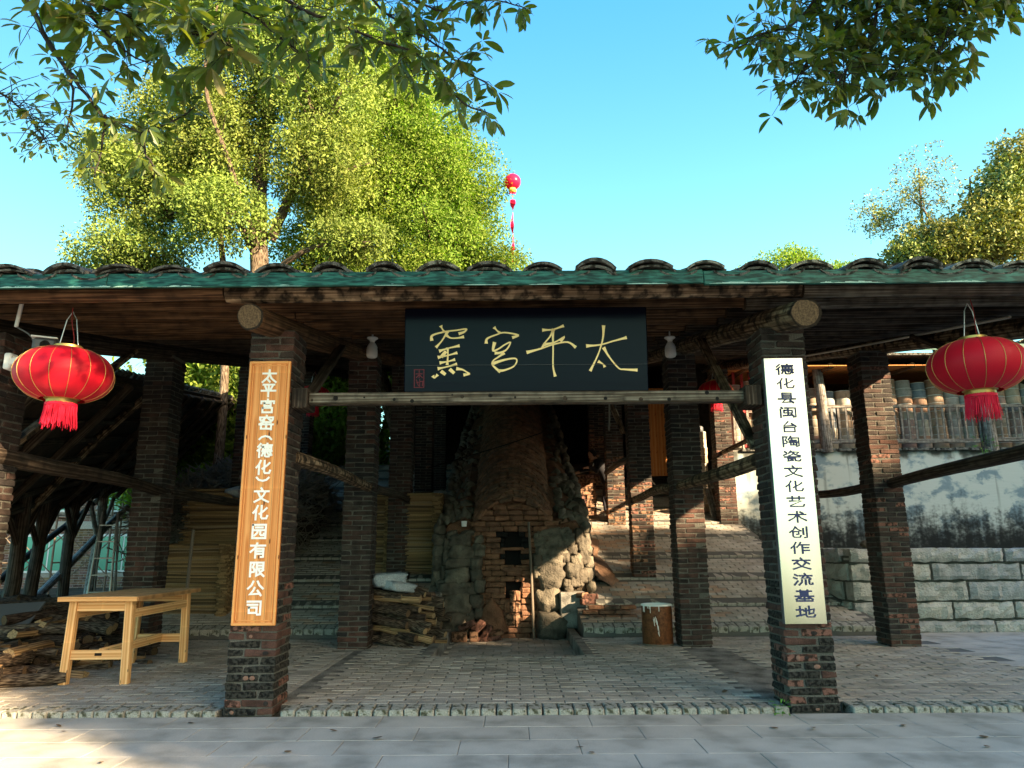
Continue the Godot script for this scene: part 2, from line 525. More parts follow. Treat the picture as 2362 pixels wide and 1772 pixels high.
	mk("split", Color(0.5, 0.33, 0.17), 0.8, {"tex": "grain", "uv": true, "scale": Vector3(3, 1, 1), "bump": "grain", "bcm": 0.5})
	for i in 5: mk("stick%d" % i, [Color(0.46, 0.3, 0.14), Color(0.34, 0.22, 0.1), Color(0.25, 0.16, 0.075), Color(0.13, 0.085, 0.045), Color(0.4, 0.29, 0.17)][i], 0.8, {"tex": "fine", "scale": Vector3(1.5, 9.0, 9.0)})
	mk("stick_shade", Color(0.12, 0.08, 0.04), 0.9)
	for i in 3: mk("bark%d" % i, [Color(0.16, 0.115, 0.08), Color(0.11, 0.08, 0.06), Color(0.23, 0.18, 0.13)][i], 0.9, {"tex": "bark", "uv": true, "scale": Vector3(3, 2, 1), "bump": "bark", "bcm": 1.2})
	mk("log_end", Color(0.46, 0.33, 0.19), 0.8, {"tex": "ring", "uv": true})
	mk("old_end", Color(0.17, 0.115, 0.07), 0.85, {"tex": "ring", "uv": true})
	mk("tree_bark", Color(0.3, 0.235, 0.17), 0.9, {"tex": "bark", "uv": true, "scale": Vector3(2, 1, 1), "bump": "bark", "bcm": 2.0})
	mk("twig", Color(0.05, 0.042, 0.035), 0.9, {"tex": "fine", "scale": 8.0})
	mk("brush", Color(0.3, 0.27, 0.22), 0.9, {"tex": "fine", "scale": 4.0})
	# paint, metal, cloth
	mk("green_paint", Color(0.04, 0.2, 0.155), 0.5, {"tex": "paint", "scale": Vector3(0.55, 3.0, 0.55), "bump": "rough", "bcm": 0.1, "detail": "blotch", "dscale": Vector3(0.5, 4.0, 0.5)})
	mk("green_worn", Color(0.5, 0.78, 0.66), 0.6, {"tex": "fine", "scale": 4.0})
	mk("tile", Color(0.22, 0.21, 0.185), 0.85, {"tex": "fine", "scale": 3.0, "bump": "rough", "bcm": 1.0, "detail": "moss", "dscale": 1.3})
	mk("tile_lichen", Color(0.5, 0.48, 0.39), 0.9, {"tex": "fine", "scale": 3.0, "bump": "rough", "bcm": 1.2, "detail": "moss", "dscale": 1.6})
	mk("lacquer", Color(0.004, 0.005, 0.012), 0.16, {"spec": 0.2, "bump": "grain", "bcm": 0.03, "uv": true, "scale": Vector3(1, 0.5, 1)})
	mk("gold", Color(0.86, 0.6, 0.2), 0.42, {"metal": 0.75, "tex": "fine", "scale": 8.0})
	mk("gold_leaf", Color(0.9, 0.66, 0.3), 0.5, {"metal": 0.3})
	mk("seal_red", Color(0.12, 0.012, 0.02), 0.5)
	mk("white_print", Color(0.93, 0.92, 0.86), 0.6)
	mk("blue_print", Color(0.035, 0.045, 0.12), 0.5)
	mk("brass", Color(0.74, 0.69, 0.6), 0.22, {"metal": 0.95, "spec": 0.5, "tex": "plate_tone", "scale": Vector3(0.3, 0.12, 0.3)})
	mk("steel_edge", Color(0.08, 0.08, 0.08), 0.5)
	mk("red_silk", Color(0.82, 0.006, 0.03), 0.55, {"tex": "fine", "scale": 20.0, "back": Color(0.5, 0.02, 0.02)})
	M.red_silk.rim_enabled = true
	M.red_silk.rim = 0.4
	mk("red_fringe", Color(0.75, 0.012, 0.05), 0.6, {"back": Color(0.4, 0.02, 0.04)})
	mk("wire", Color(0.55, 0.55, 0.55), 0.35, {"metal": 0.8})
	mk("red_wire", Color(0.25, 0.02, 0.02), 0.5)
	mk("porcelain", Color(0.82, 0.82, 0.8), 0.3)
	mk("bulb_glass", Color(0.72, 0.71, 0.68), 0.35)
	mk("drum", Color(0.36, 0.13, 0.05), 0.55, {"tex": "fine", "scale": 1.5, "bump": "rough", "bcm": 0.1, "detail": "blotch", "dscale": 1.8})
	mk("paint_white", Color(0.82, 0.8, 0.75), 0.5)
	mk("plastic_white", Color(0.7, 0.71, 0.7), 0.45)
	mk("plastic_gray", Color(0.1, 0.11, 0.12), 0.4)
	mk("sack", Color(0.55, 0.62, 0.66), 0.5, {"tex": "fine", "scale": 2.0, "bump": "rough", "bcm": 2.0})
	mk("pipe", Color(0.5, 0.5, 0.44), 0.5)
	mk("rust_pipe", Color(0.2, 0.16, 0.12), 0.6, {"tex": "fine", "scale": 3.0})
	mk("alu", Color(0.3, 0.3, 0.29), 0.35, {"metal": 0.7})
	var pots := [Color(0.68, 0.46, 0.31), Color(0.52, 0.37, 0.33), Color(0.72, 0.57, 0.42), Color(0.46, 0.48, 0.49), Color(0.3, 0.35, 0.4), Color(0.74, 0.66, 0.53), Color(0.6, 0.36, 0.24), Color(0.6, 0.54, 0.49)]
	for i in 8: mk("pot%d" % i, pots[i], 0.7, {"tex": "fine", "scale": 3.0, "detail": "mild", "dscale": 1.3, "bump": "rough", "bcm": 0.3})
	mk("pot_rim", Color(0.95, 0.9, 0.8), 0.8, {"tex": "fine", "scale": 6.0})
	mk("house_brick", Color(0.44, 0.27, 0.19), 0.9, {"tex": "fine", "scale": 2.0, "detail": "blotch", "dscale": 0.5, "vc": 1})
	mk("house_mortar", Color(0.5, 0.46, 0.42), 0.9, {"tex": "fine", "scale": 1.0})
	mk("house_band", Color(0.62, 0.58, 0.5), 0.9, {"tex": "fine", "scale": 1.0})
	mk("window_frame", Color(0.75, 0.76, 0.76), 0.4)
	mk("window_pane", Color(0.05, 0.32, 0.22), 0.12, {"spec": 0.6})
	mk("red_frame", Color(0.35, 0.04, 0.04), 0.6)
	mk("balloon", Color(0.75, 0.012, 0.06), 0.25, {"back": Color(0.6, 0.02, 0.06)})
	mk("balloon_yellow", Color(0.85, 0.55, 0.1), 0.5)
	# leaves
	mk("camphor", Color(0.2, 0.295, 0.055), 0.75, {"vc": 1, "spec": 0.12, "back": Color(0.75, 0.9, 0.36)})
	mk("camphor_dull", Color(0.195, 0.28, 0.07), 0.75, {"vc": 1, "spec": 0.12, "back": Color(0.75, 0.8, 0.4)})
	mk("chestnut", Color(0.06, 0.09, 0.015), 0.45, {"vc": 1, "back": Color(0.45, 0.5, 0.08), "spec": 0.5})
	mk("autumn", Color(0.19, 0.235, 0.065), 0.5, {"vc": 1, "back": Color(0.6, 0.6, 0.2)})
	mk("dry_leaf", Color(0.16, 0.1, 0.05), 0.7)
	mk("weed", Color(0.08, 0.2, 0.03), 0.6, {"back": Color(0.3, 0.5, 0.1)})
	# figure
	mk("skin", Color(0.48, 0.27, 0.18), 0.55)
	mk("figure", Color(1, 1, 1), 0.8, {"vc": 1})
	mk("hair", Color(0.012, 0.01, 0.01), 0.6)

func ring_tex() -> ImageTexture:
	var im := Image.create_empty(128, 128, false, Image.FORMAT_RGBA8)
	var fn := FastNoiseLite.new()
	fn.seed = 3
	fn.frequency = 0.03
	for y in 128:
		for x in 128:
			var d := Vector2(x - 60, y - 66).length()
			var f := 0.8 + 0.045 * sin(d * 0.75 + fn.get_noise_2d(x, y) * 7.0) + 0.28 * fn.get_noise_2d(x * 2.5, y * 2.5)
			if d > 56: f *= 0.45
			im.set_pixel(x, y, Color(f, f * 0.97, f * 0.92))
	return ImageTexture.create_from_image(im)

# old lime plaster: pale, with blue-grey veins, black weathering that has crept up from the foot and down from the coping
func plaster_tex() -> ImageTexture:
	var w := 1024
	var h := 320
	var im := Image.create_empty(w, h, false, Image.FORMAT_RGBA8)
	var a := FastNoiseLite.new()
	a.seed = 21
	a.frequency = 0.012
	a.fractal_octaves = 6
	a.domain_warp_enabled = true
	a.domain_warp_amplitude = 40.0
	a.domain_warp_frequency = 0.02
	var b := FastNoiseLite.new()
	b.seed = 22
	b.frequency = 0.02
	b.fractal_octaves = 5
	for y in h:
		var f := float(y) / h
		for x in w:
			var p := a.get_noise_2d(x, y)
			var q := b.get_noise_2d(x * 1.0, y * 0.35)
			var q2 := b.get_noise_2d(x * 2.0 + 500.0, y * 2.0)
			var c := Color(0.74, 0.76, 0.73).lerp(Color(0.48, 0.55, 0.58), smoothstep(-0.05, 0.4, p + q2 * 0.35))
			var q3 := b.get_noise_2d(x * 3.0 + 200.0, y * 0.2)
			var q4 := b.get_noise_2d(x * 7.0, y * 5.0)
			var foot := smoothstep(0.45, 0.86, f + q3 * 0.16 + q2 * 0.1 + q4 * 0.1 + p * 0.12)
			c = c.lerp(Color(0.1, 0.105, 0.1), foot * 0.93)
			var head := 1.0 - smoothstep(0.0, 0.07, f + q * 0.09 + q2 * 0.03)
			c = c.lerp(Color(0.2, 0.2, 0.18), head * 0.85)
			var streak := smoothstep(0.3, 0.5, b.get_noise_2d(x * 1.2 + 900.0, y * 0.05)) * (1.0 - f)
			c = c.lerp(Color(0.3, 0.31, 0.29), streak * 0.5)
			im.set_pixel(x, y, c)
	return ImageTexture.create_from_image(im)


func ready_stage() -> void:
	var cam := Camera3D.new()
	cam.name = "camera"
	cam.fov = 55.05
	cam.near = 0.05
	cam.far = 700.0
	cam.position = Vector3(0, 1.45, 0)
	cam.rotation = Vector3(deg_to_rad(12.5), 0, deg_to_rad(-0.35))
	add_child(cam)
	cam.current = true
	var sky_m := ProceduralSkyMaterial.new()
	sky_m.sky_top_color = Color(0.0118, 0.0736, 0.1806).linear_to_srgb()
	sky_m.sky_horizon_color = Color(0.2292, 0.4583, 0.3472).linear_to_srgb()
	sky_m.sky_curve = 0.205
	sky_m.ground_bottom_color = Color(0.06, 0.055, 0.05).linear_to_srgb()
	sky_m.ground_horizon_color = Color(0.12, 0.13, 0.12).linear_to_srgb()
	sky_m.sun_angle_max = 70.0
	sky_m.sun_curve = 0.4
	sky_m.sky_energy_multiplier = 1.0
	sky_m.ground_energy_multiplier = 1.0
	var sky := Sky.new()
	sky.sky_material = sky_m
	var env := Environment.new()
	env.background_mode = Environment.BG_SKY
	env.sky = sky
	env.tonemap_mode = Environment.TONE_MAPPER_LINEAR
	env.tonemap_exposure = 7.2
	env.sdfgi_enabled = true
	env.ssao_enabled = true
	env.ssil_enabled = true
	var we := WorldEnvironment.new()
	we.name = "world_environment"
	we.environment = env
	add_child(we)
	var sun := DirectionalLight3D.new()
	sun.name = "sun"
	sun.light_energy = 1.3
	sun.light_color = Color(1.0, 0.88, 0.71)
	sun.light_angular_distance = 0.5
	sun.shadow_enabled = true
	sun.look_at_from_position(Vector3.ZERO, -SUN_TO, Vector3.UP)
	add_child(sun)


# ------------------------------------------------------------------ ground
func ramp_y(z: float) -> float:          # the brick ramps either side of the kiln
	return 0.05 + maxf(0.0, -z - 12.35) * 0.305

func make_ground() -> void:
	var g := Geo.new()
	g.quad(Vector3(-300, -0.22, 300), Vector3(300, -0.22, 300), Vector3(300, -0.22, -300), Vector3(-300, -0.22, -300), Vector3.UP)
	struct("ground", g.mesh(), M.soil)
	# granite yard in front and at the right
	var yard := Geo.new()
	gbox(Vector3(60, 0.2, 37), 0.0, 0.0, yard, xf(Vector3(0, -0.106, 11.5)))
	gbox(Vector3(40, 0.2, 6.3), 0.0, 0.0, yard, xf(Vector3(25.92, -0.107, -10.15)))
	var pave := struct("pavement", yard.mesh(), M.slab_joint)
	var slabs := []
	for k in 4: slabs.append(cbox(Vector3(0.9 - 0.005, 0.05, 0.42 - 0.005), 0.003, 0.0004))
	for r in 6:
		for c in 16:
			part("paving_slab", slabs[rg.randi() % 4], M.slab, pave, xf(Vector3(-7.0 + c * 0.9 + (r * 0.37 - floorf(r * 0.37 / 0.9) * 0.9), -0.025 + rf(-0.0012, 0.0008), -7.0 + 0.215 + r * 0.42), Vector3(0, 0 if rg.randf() < 0.5 else PI, 0)))
	for r in 15:
		for c in 7:
			part("paving_slab", slabs[rg.randi() % 4], M.slab, pave, xf(Vector3(6.4 + c * 0.9 + (0.45 if r % 2 else 0.0), -0.025 + rf(-0.0012, 0.0008), -7.2 - r * 0.42)))
	# brick floor of the shelter: three bodies round the stoking pit, then bricks
	var bed := Geo.new()
	gbox(Vector3(12.52, 0.25, 3.05), 0.0, 0.0, bed, xf(Vector3(-0.36, -0.083, -8.775)))
	gbox(Vector3(5.53, 0.25, 2.2), 0.0, 0.0, bed, xf(Vector3(-3.855, -0.084, -11.4)))
	gbox(Vector3(4.96, 0.25, 2.2), 0.0, 0.0, bed, xf(Vector3(3.42, -0.084, -11.4)))
	var floor_o := struct("brick_floor", bed.mesh(), M.floor_mortar)
	var pit := Geo.new()
	gbox(Vector3(2.5, 0.1, 4.0), 0.0, 0.0, pit, xf(Vector3(-0.07, -0.2, -12.2)))
	var pit_o := struct("stoking_pit_floor", pit.mesh(), M.concrete)
	var bm := []
	for k in 5: bm.append(cbox(Vector3(0.262, 0.05, 0.116), 0.006, 0.003))
	# soldier course along the edge
	var hd := []
	for k in 4: hd.append(cbox(Vector3(0.125, 0.12, 0.262), 0.011, 0.004))
	var x := -6.55
	while x < 5.85:
		if not (absf(x + 2.36) < 0.27 or absf(x - 2.67) < 0.27):
			part("edge_brick", hd[rg.randi() % 4], M.kerb_brick, floor_o, xf(Vector3(x, -0.01 + rf(-0.003, 0.002), -7.135 + rf(-0.008, 0.006)), Vector3(0, rf(-0.02, 0.02), 0)))
		x += 0.1375
	var near := []
	var far := []
	var row := 0
	var z := -7.345
	while z > -12.3:
		x = -6.5 + (0.136 if row % 2 else 0.0)
		while x < 5.85:
			var ok := true
			if x > -1.22 and x < 1.07 and z < -10.24: ok = false
			for px in [-2.36, 2.66]:
				if absf(x - px) < 0.3 and z < -7.4 and z > -11.0: ok = false
			if ok:
				var t := xf(Vector3(x + rf(-0.004, 0.004), 0.0235 + rf(-0.003, 0.003), z + rf(-0.003, 0.003)), Vector3(rf(-0.008, 0.008), rf(-0.02, 0.02), rf(-0.006, 0.006)))
				if near.size() < 228 and x > -4.7 and x < 4.7: near.append(t)
				else: far.append(t)
			x += 0.2735
		z -= 0.1275
		row += 1
	for t in near: part("brick", bm[rg.randi() % 5], M["floor_brick%d" % (rg.randi() % 4)], floor_o, t)
	var gs := [[], [], [], []]
	for t in far: gs[rg.randi() % 4].append(t)
	for i in 4: many("brick", bm[i], M["floor_brick%d" % i], floor_o, gs[i])
	# concrete strip and brick strip in line with the posts
	part("concrete_strip", cbox(Vector3(0.64, 0.06, 3.6), 0.006), M.concrete, floor_o, xf(Vector3(2.66, 0.0165, -9.2)))
	part("concrete_strip", cbox(Vector3(0.66, 0.05, 3.6), 0.006), M.concrete, floor_o, xf(Vector3(-2.34, 0.0195, -9.2)))
	for k in 26:
		part("border_brick", bm[rg.randi() % 5], M["floor_brick%d" % (rg.randi() % 4)], floor_o, xf(Vector3(-2.44, 0.0235, -7.52 - k * 0.1275), Vector3(0, 0.03, 0)))
		part("border_brick", bm[rg.randi() % 5], M["floor_brick%d" % (rg.randi() % 4)], floor_o, xf(Vector3(-2.27, 0.022, -7.58 - k * 0.1275), Vector3(0, -0.03, 0), Vector3(0.3, 1, 1)))
	# rim of the pit
	part("pit_edge", cbox(Vector3(0.16, 0.24, 3.4), 0.012, 0.004), M.concrete, floor_o, xf(Vector3(-1.165, -0.058, -12.0)))
	part("pit_edge", cbox(Vector3(0.14, 0.24, 3.4), 0.012, 0.004), M.concrete, floor_o, xf(Vector3(1.0, -0.058, -12.0)))
	for k in 16:
		part("edge_brick", hd[rg.randi() % 4], M["floor_brick%d" % (rg.randi() % 4)], floor_o, xf(Vector3(-1.03 + k * 0.1365, -0.008, -10.215), Vector3(0, rf(-0.03, 0.03), 0), Vector3(1, 1, 0.7)))
	# pit floor bricks
	for r in 12:
		for c in 8:
			part("brick", bm[rg.randi() % 5], M["floor_brick%d" % (rg.randi() % 4)], pit_o, xf(Vector3(-0.99 + c * 0.272 + (0.12 if r % 2 else 0.0), -0.147 + rf(-0.002, 0.002), -10.43 - r * 0.29), Vector3(0, rf(-0.02, 0.02), 0), Vector3(1, 1, 2.2)))
	# ramps of sloping brick treads
	for s in [1, -1]:
		make_ramp(s)

func make_ramp(s: int) -> void:
	var g := Geo.new()
	var x0 := 1.12 if s > 0 else -6.2
	var x1 := 5.98 if s > 0 else -1.25
	var zs := [-12.4, -13.55, -14.85, -16.15, -17.45, -18.7, -20.0, -21.3, -22.6, -23.9, -25.2, -26.5]
	var o := struct("brick_ramp", null, null)
	var bm := []
	for k in 4: bm.append(cbox(Vector3(0.262, 0.05, 0.12), 0.007, 0.003))
	var hd := []
	for k in 4: hd.append(cbox(Vector3(0.155, 0.11, 0.25), 0.01, 0.004))
	var near := []
	var far := [[], [], [], []]
	for i in zs.size() - 1:
		var za: float = zs[i]
		var zb: float = zs[i + 1]
		var xr := x1
		if s > 0 and i == 1: xr = 5.85
		if s > 0 and i > 1: xr = 5.7
		var rise := 0.14 if i == 0 else 0.07
		var ya := ramp_y(za) + rise * 0.8
		var yb := ramp_y(zb) + 0.005
		if i == 0: ya = 0.185
		g.quad(Vector3(x0, ya, za), Vector3(xr, ya, za), Vector3(xr, yb, zb), Vector3(x0, yb, zb), Vector3.UP)
		g.quad(Vector3(x0, ya, za), Vector3(xr, ya, za), Vector3(xr, -0.2, za), Vector3(x0, -0.2, za), Vector3(0, 0, 1))
		g.quad(Vector3(xr, ya, za), Vector3(xr, yb, zb), Vector3(xr, -0.2, zb), Vector3(xr, -0.2, za), Vector3(1, 0, 0))
		g.quad(Vector3(x0, ya, za), Vector3(x0, yb, zb), Vector3(x0, -0.2, zb), Vector3(x0, -0.2, za), Vector3(-1, 0, 0))
		var tilt := atan2(yb - ya, za - zb)
		var x := x0 + 0.085
		while x < xr - 0.05:
			var t := xf(Vector3(x, ya - 0.028, za - 0.115), Vector3(tilt, rf(-0.02, 0.02), 0))
			if i < 6: part("nosing_brick", hd[rg.randi() % 4], M.kerb_brick if i < 2 else M["floor_brick%d" % (rg.randi() % 4)], o, t)
			else: far[rg.randi() % 4].append(t * xf(Vector3.ZERO, Vector3.ZERO, Vector3(0.6, 1, 2)))
			x += 0.166
		var rows := int((za - zb - 0.26) / 0.13)
		for r in rows:
			var f := (0.32 + r * 0.13) / (za - zb)
			x = x0 + 0.13 + (0.137 if r % 2 else 0.0)
			while x < xr - 0.1:
				var t := xf(Vector3(x, lerpf(ya, yb, f) - 0.013 + rf(-0.003, 0.003), lerpf(za, zb, f)), Vector3(tilt + rf(-0.01, 0.01), rf(-0.03, 0.03), rf(-0.01, 0.01)))
				var visible_part := (x < 4.6 and x > 1.3) if s > 0 else (x > -4.4 and x < -3.0)
				if near.size() < 290 and visible_part and i < 4: near.append(t)
				else: far[rg.randi() % 4].append(t)
				x += 0.2745
	o.mesh = g.mesh()
	o.material_override = M.floor_mortar
	for t in near: part("brick", bm[rg.randi() % 4], M["dust_brick%d" % (rg.randi() % 3)] if rg.randf() < 1.25 - absf(t.origin.x) * 0.3 else M["floor_brick%d" % (rg.randi() % 4)], o, t)
	for i in 4:
		var dusty := []
		var plain := []
		for t in far[i]: (dusty if rg.randf() < 1.25 - absf(t.origin.x) * 0.3 else plain).append(t)
		many("brick", bm[i], M["floor_brick%d" % i], o, plain)
		many("brick", bm[i], M["dust_brick%d" % (i % 3)], o, dusty)
	if s > 0:   # low brick cheek beside the pit
		for r in 4:
			for c in 3:
				part("brick", bm[rg.randi() % 4], M["kiln_brick%d" % (rg.randi() % 4)], o, xf(Vector3(1.30 + c * 0.275 + (0.1 if r % 2 else 0.0), 0.23 + r * 0.072, -12.92 - r * 0.05), Vector3(0, rf(-0.04, 0.04), 0), Vector3(1, 1.2, 1.6)))

func make_terrain() -> void:
	# hill under and behind the shelter, and the earth bank at the left
	var g := Geo.new()
	var fn := FastNoiseLite.new()
	fn.seed = 31
	fn.frequency = 0.15
	var hy := func(x: float, z: float) -> float:
		var up := maxf(0.0, -z - 13.0)
		var k := 0.3 if z > -50.0 else 0.3
		var mid := minf(up, 40.0) * k - 0.5
		var left := 0.0 + maxf(0.0, minf(-z - 9.0, 6.0)) * 0.03 - maxf(0.0, minf(-z - 16.0, 14.0)) * 0.05
		var f := smoothstep(-6.3, -9.8, x)
		var y := lerpf(mid, left, f) + fn.get_noise_2d(x, z) * 0.12
		if x > 6.0: y = minf(y, 12.0)
		return y
	var xs := []
	var x := -48.0
	while x < 5.4:
		xs.append(x)
		x += 3.0 if x < -18.0 else 0.9
	xs.append(5.4)
	var zs := []
	var z := -7.4
	while z > -90.0:
		zs.append(z)
		z -= 0.8 if z > -30.0 else 4.0
	for i in xs.size() - 1:
		for j in zs.size() - 1:
			var xa: float = xs[i]
			var xb: float = xs[i + 1]
			if xa > -6.4 and zs[j] > -13.0: continue
			var a := Vector3(xa, hy.call(xa, zs[j]), zs[j])
			var b := Vector3(xb, hy.call(xb, zs[j]), zs[j])
			var c := Vector3(xb, hy.call(xb, zs[j + 1]), zs[j + 1])
			var d := Vector3(xa, hy.call(xa, zs[j + 1]), zs[j + 1])
			g.quad(a, b, c, d, Vector3.UP)
	struct("hillside", g.mesh(), M.soil)


# ------------------------------------------------------------------ brick posts
func make_posts() -> void:
	var st := []
	for k in 6: st.append(cbox(Vector3(0.286, 0.059, 0.14), 0.007, 0.006))
	var hd := []
	for k in 4: hd.append(cbox(Vector3(0.142, 0.059, 0.14), 0.006, 0.004))
	var mark := Geo.new()
	glathe([Vector2(0.0, 0.003), Vector2(0.025, 0.003), Vector2(0.028, 0.0)], 7, mark)
	var mark_m := mark.mesh()
	var list := [
		[-2.36, -7.0, 0.0, "front brick pillar carrying the tall orange wooden name board"],
		[2.67, -7.0, 0.0, "front brick pillar carrying the tall pale metal name board"],
		[-5.22, -7.0, 0.0, "brick pillar cut off by the left edge, beside the security camera"],
		[-2.3, -11.05, 0.0, "brick pillar left of the kiln with the wood heap and white sack against it"],
		[2.62, -11.05, 0.0, "dark brick pillar standing just behind the brown drum"],
		[5.55, -10.95, 0.0, "brick pillar at right in front of the granite block wall, sunlit on its upper half"],
		[-5.45, -11.05, 0.0, "brick pillar behind the wooden table, with sky at its top left"],
		[-2.26, -14.8, 0.85, "brick pillar beside the upright stick stack left of the kiln"],
		[2.57, -14.8, 0.86, "sunlit brick pillar on the ramp right of the kiln mouth"],
		[2.6, -18.65, 1.98, "half sunlit brick pillar that the bending person stands behind"],
		[5.4, -18.65, 1.98, "brick pillar at the top right of the ramp, next to the clay ring column"],
		[-2.26, -18.65, 1.98, "second dark brick pillar up the ramp left of the kiln"],
		[-5.42, -18.65, 1.98, "dark brick pillar between the front left pillar and the heap of sticks"],
		[-5.42, -14.8, 0.85, "brick pillar hidden behind the orange name board"],
		[-2.26, -22.4, 3.12, "farthest brick pillar up the ramp left of the kiln"],
		[2.58, -22.4, 3.12, "farthest brick pillar up the ramp right of the kiln"],
	]
	var tn := FastNoiseLite.new()
	tn.seed = 77
	tn.frequency = 0.12
	for it in list:
		var px: float = it[0]
		var pz: float = it[1]
		var y0: float = it[2]
		var front := pz > -8.0
		var top := 3.56 + (-pz - 7.0) * SLOPE
		var p := thing("brick_pillar", it[3], "pillar", Vector3(px, y0, pz - 0.22), rf(-0.008, 0.008))
		var h := top - y0
		part("mortar_core", cbox(Vector3(0.418, h, 0.418), 0.0), M.mortar, p, xf(Vector3(0, h / 2.0, 0)))
		var n := int(h / 0.0712)
		for r in n:
			var y := 0.0356 + r * 0.0712
			for q in 4:
				var b := Basis(Vector3.UP, q * PI / 2.0)
				var split := rg.randf() < 0.12
				var off := 0.075 if r % 2 else -0.075
				var at := b * Vector3(off + rf(-0.004, 0.004), 0, 0.1495 + rf(-0.005, 0.006)) + Vector3(0, y + rf(-0.002, 0.002), 0)
				var tone := clampf(0.5 + 0.9 * tn.get_noise_3d(px * 40.0 + q * 9.0, (y0 + y) * 6.0, pz * 40.0) + rf(-0.28, 0.28), 0.0, 0.999)
				var key := "brick%d" % [5, 2, 2, 0, 0, 4, 1, 1, 3][int(tone * 9.0)]
				if front and r < 16:
					key = "brick3" if rg.randf() < 0.35 else "brick_red" if rg.randf() < 0.4 else "brick_moss"
					if r < 9 and rg.randf() < 0.55: key = "brick_moss"
				elif pz < -14.0 and px > 0.0 and px < 3.0 and rg.randf() < 0.55 and r < 26: key = "brick_pale" if rg.randf() < 0.7 else "brick_red"
				elif px > 5.0 and rg.randf() < 0.22: key = "brick_red" if rg.randf() < 0.5 else "brick3"
				var t := Transform3D(b * Basis.from_euler(Vector3(0, rf(-0.012, 0.012), rf(-0.008, 0.008))) * Basis.from_scale(Vector3(rf(0.97, 1.0), rf(0.94, 1.03), 1)), at)
				part("brick", st[rg.randi() % 6], M[key], p, t)
				# burnt clay spots left by the kiln props on many bricks of the front pillars
				if q == 0 and front and r < 18 and rg.randf() < 0.6:
					for k in rg.randi_range(1, 2):
						part("clay_spot", mark_m, M.clay_mark if rg.randf() < 0.7 else M.brick2, p, Transform3D(Basis(Vector3.RIGHT, PI / 2.0) * Basis.from_scale(Vector3(rf(0.6, 1.25), 1, rf(0.6, 0.9))), at + Vector3(rf(-0.11, 0.11), 0, 0.0715)))


# ------------------------------------------------------------------ the timber roof
func roof_y(z: float) -> float:   # underside of the purlins
	return 3.7 + (-z - 6.55) * SLOPE

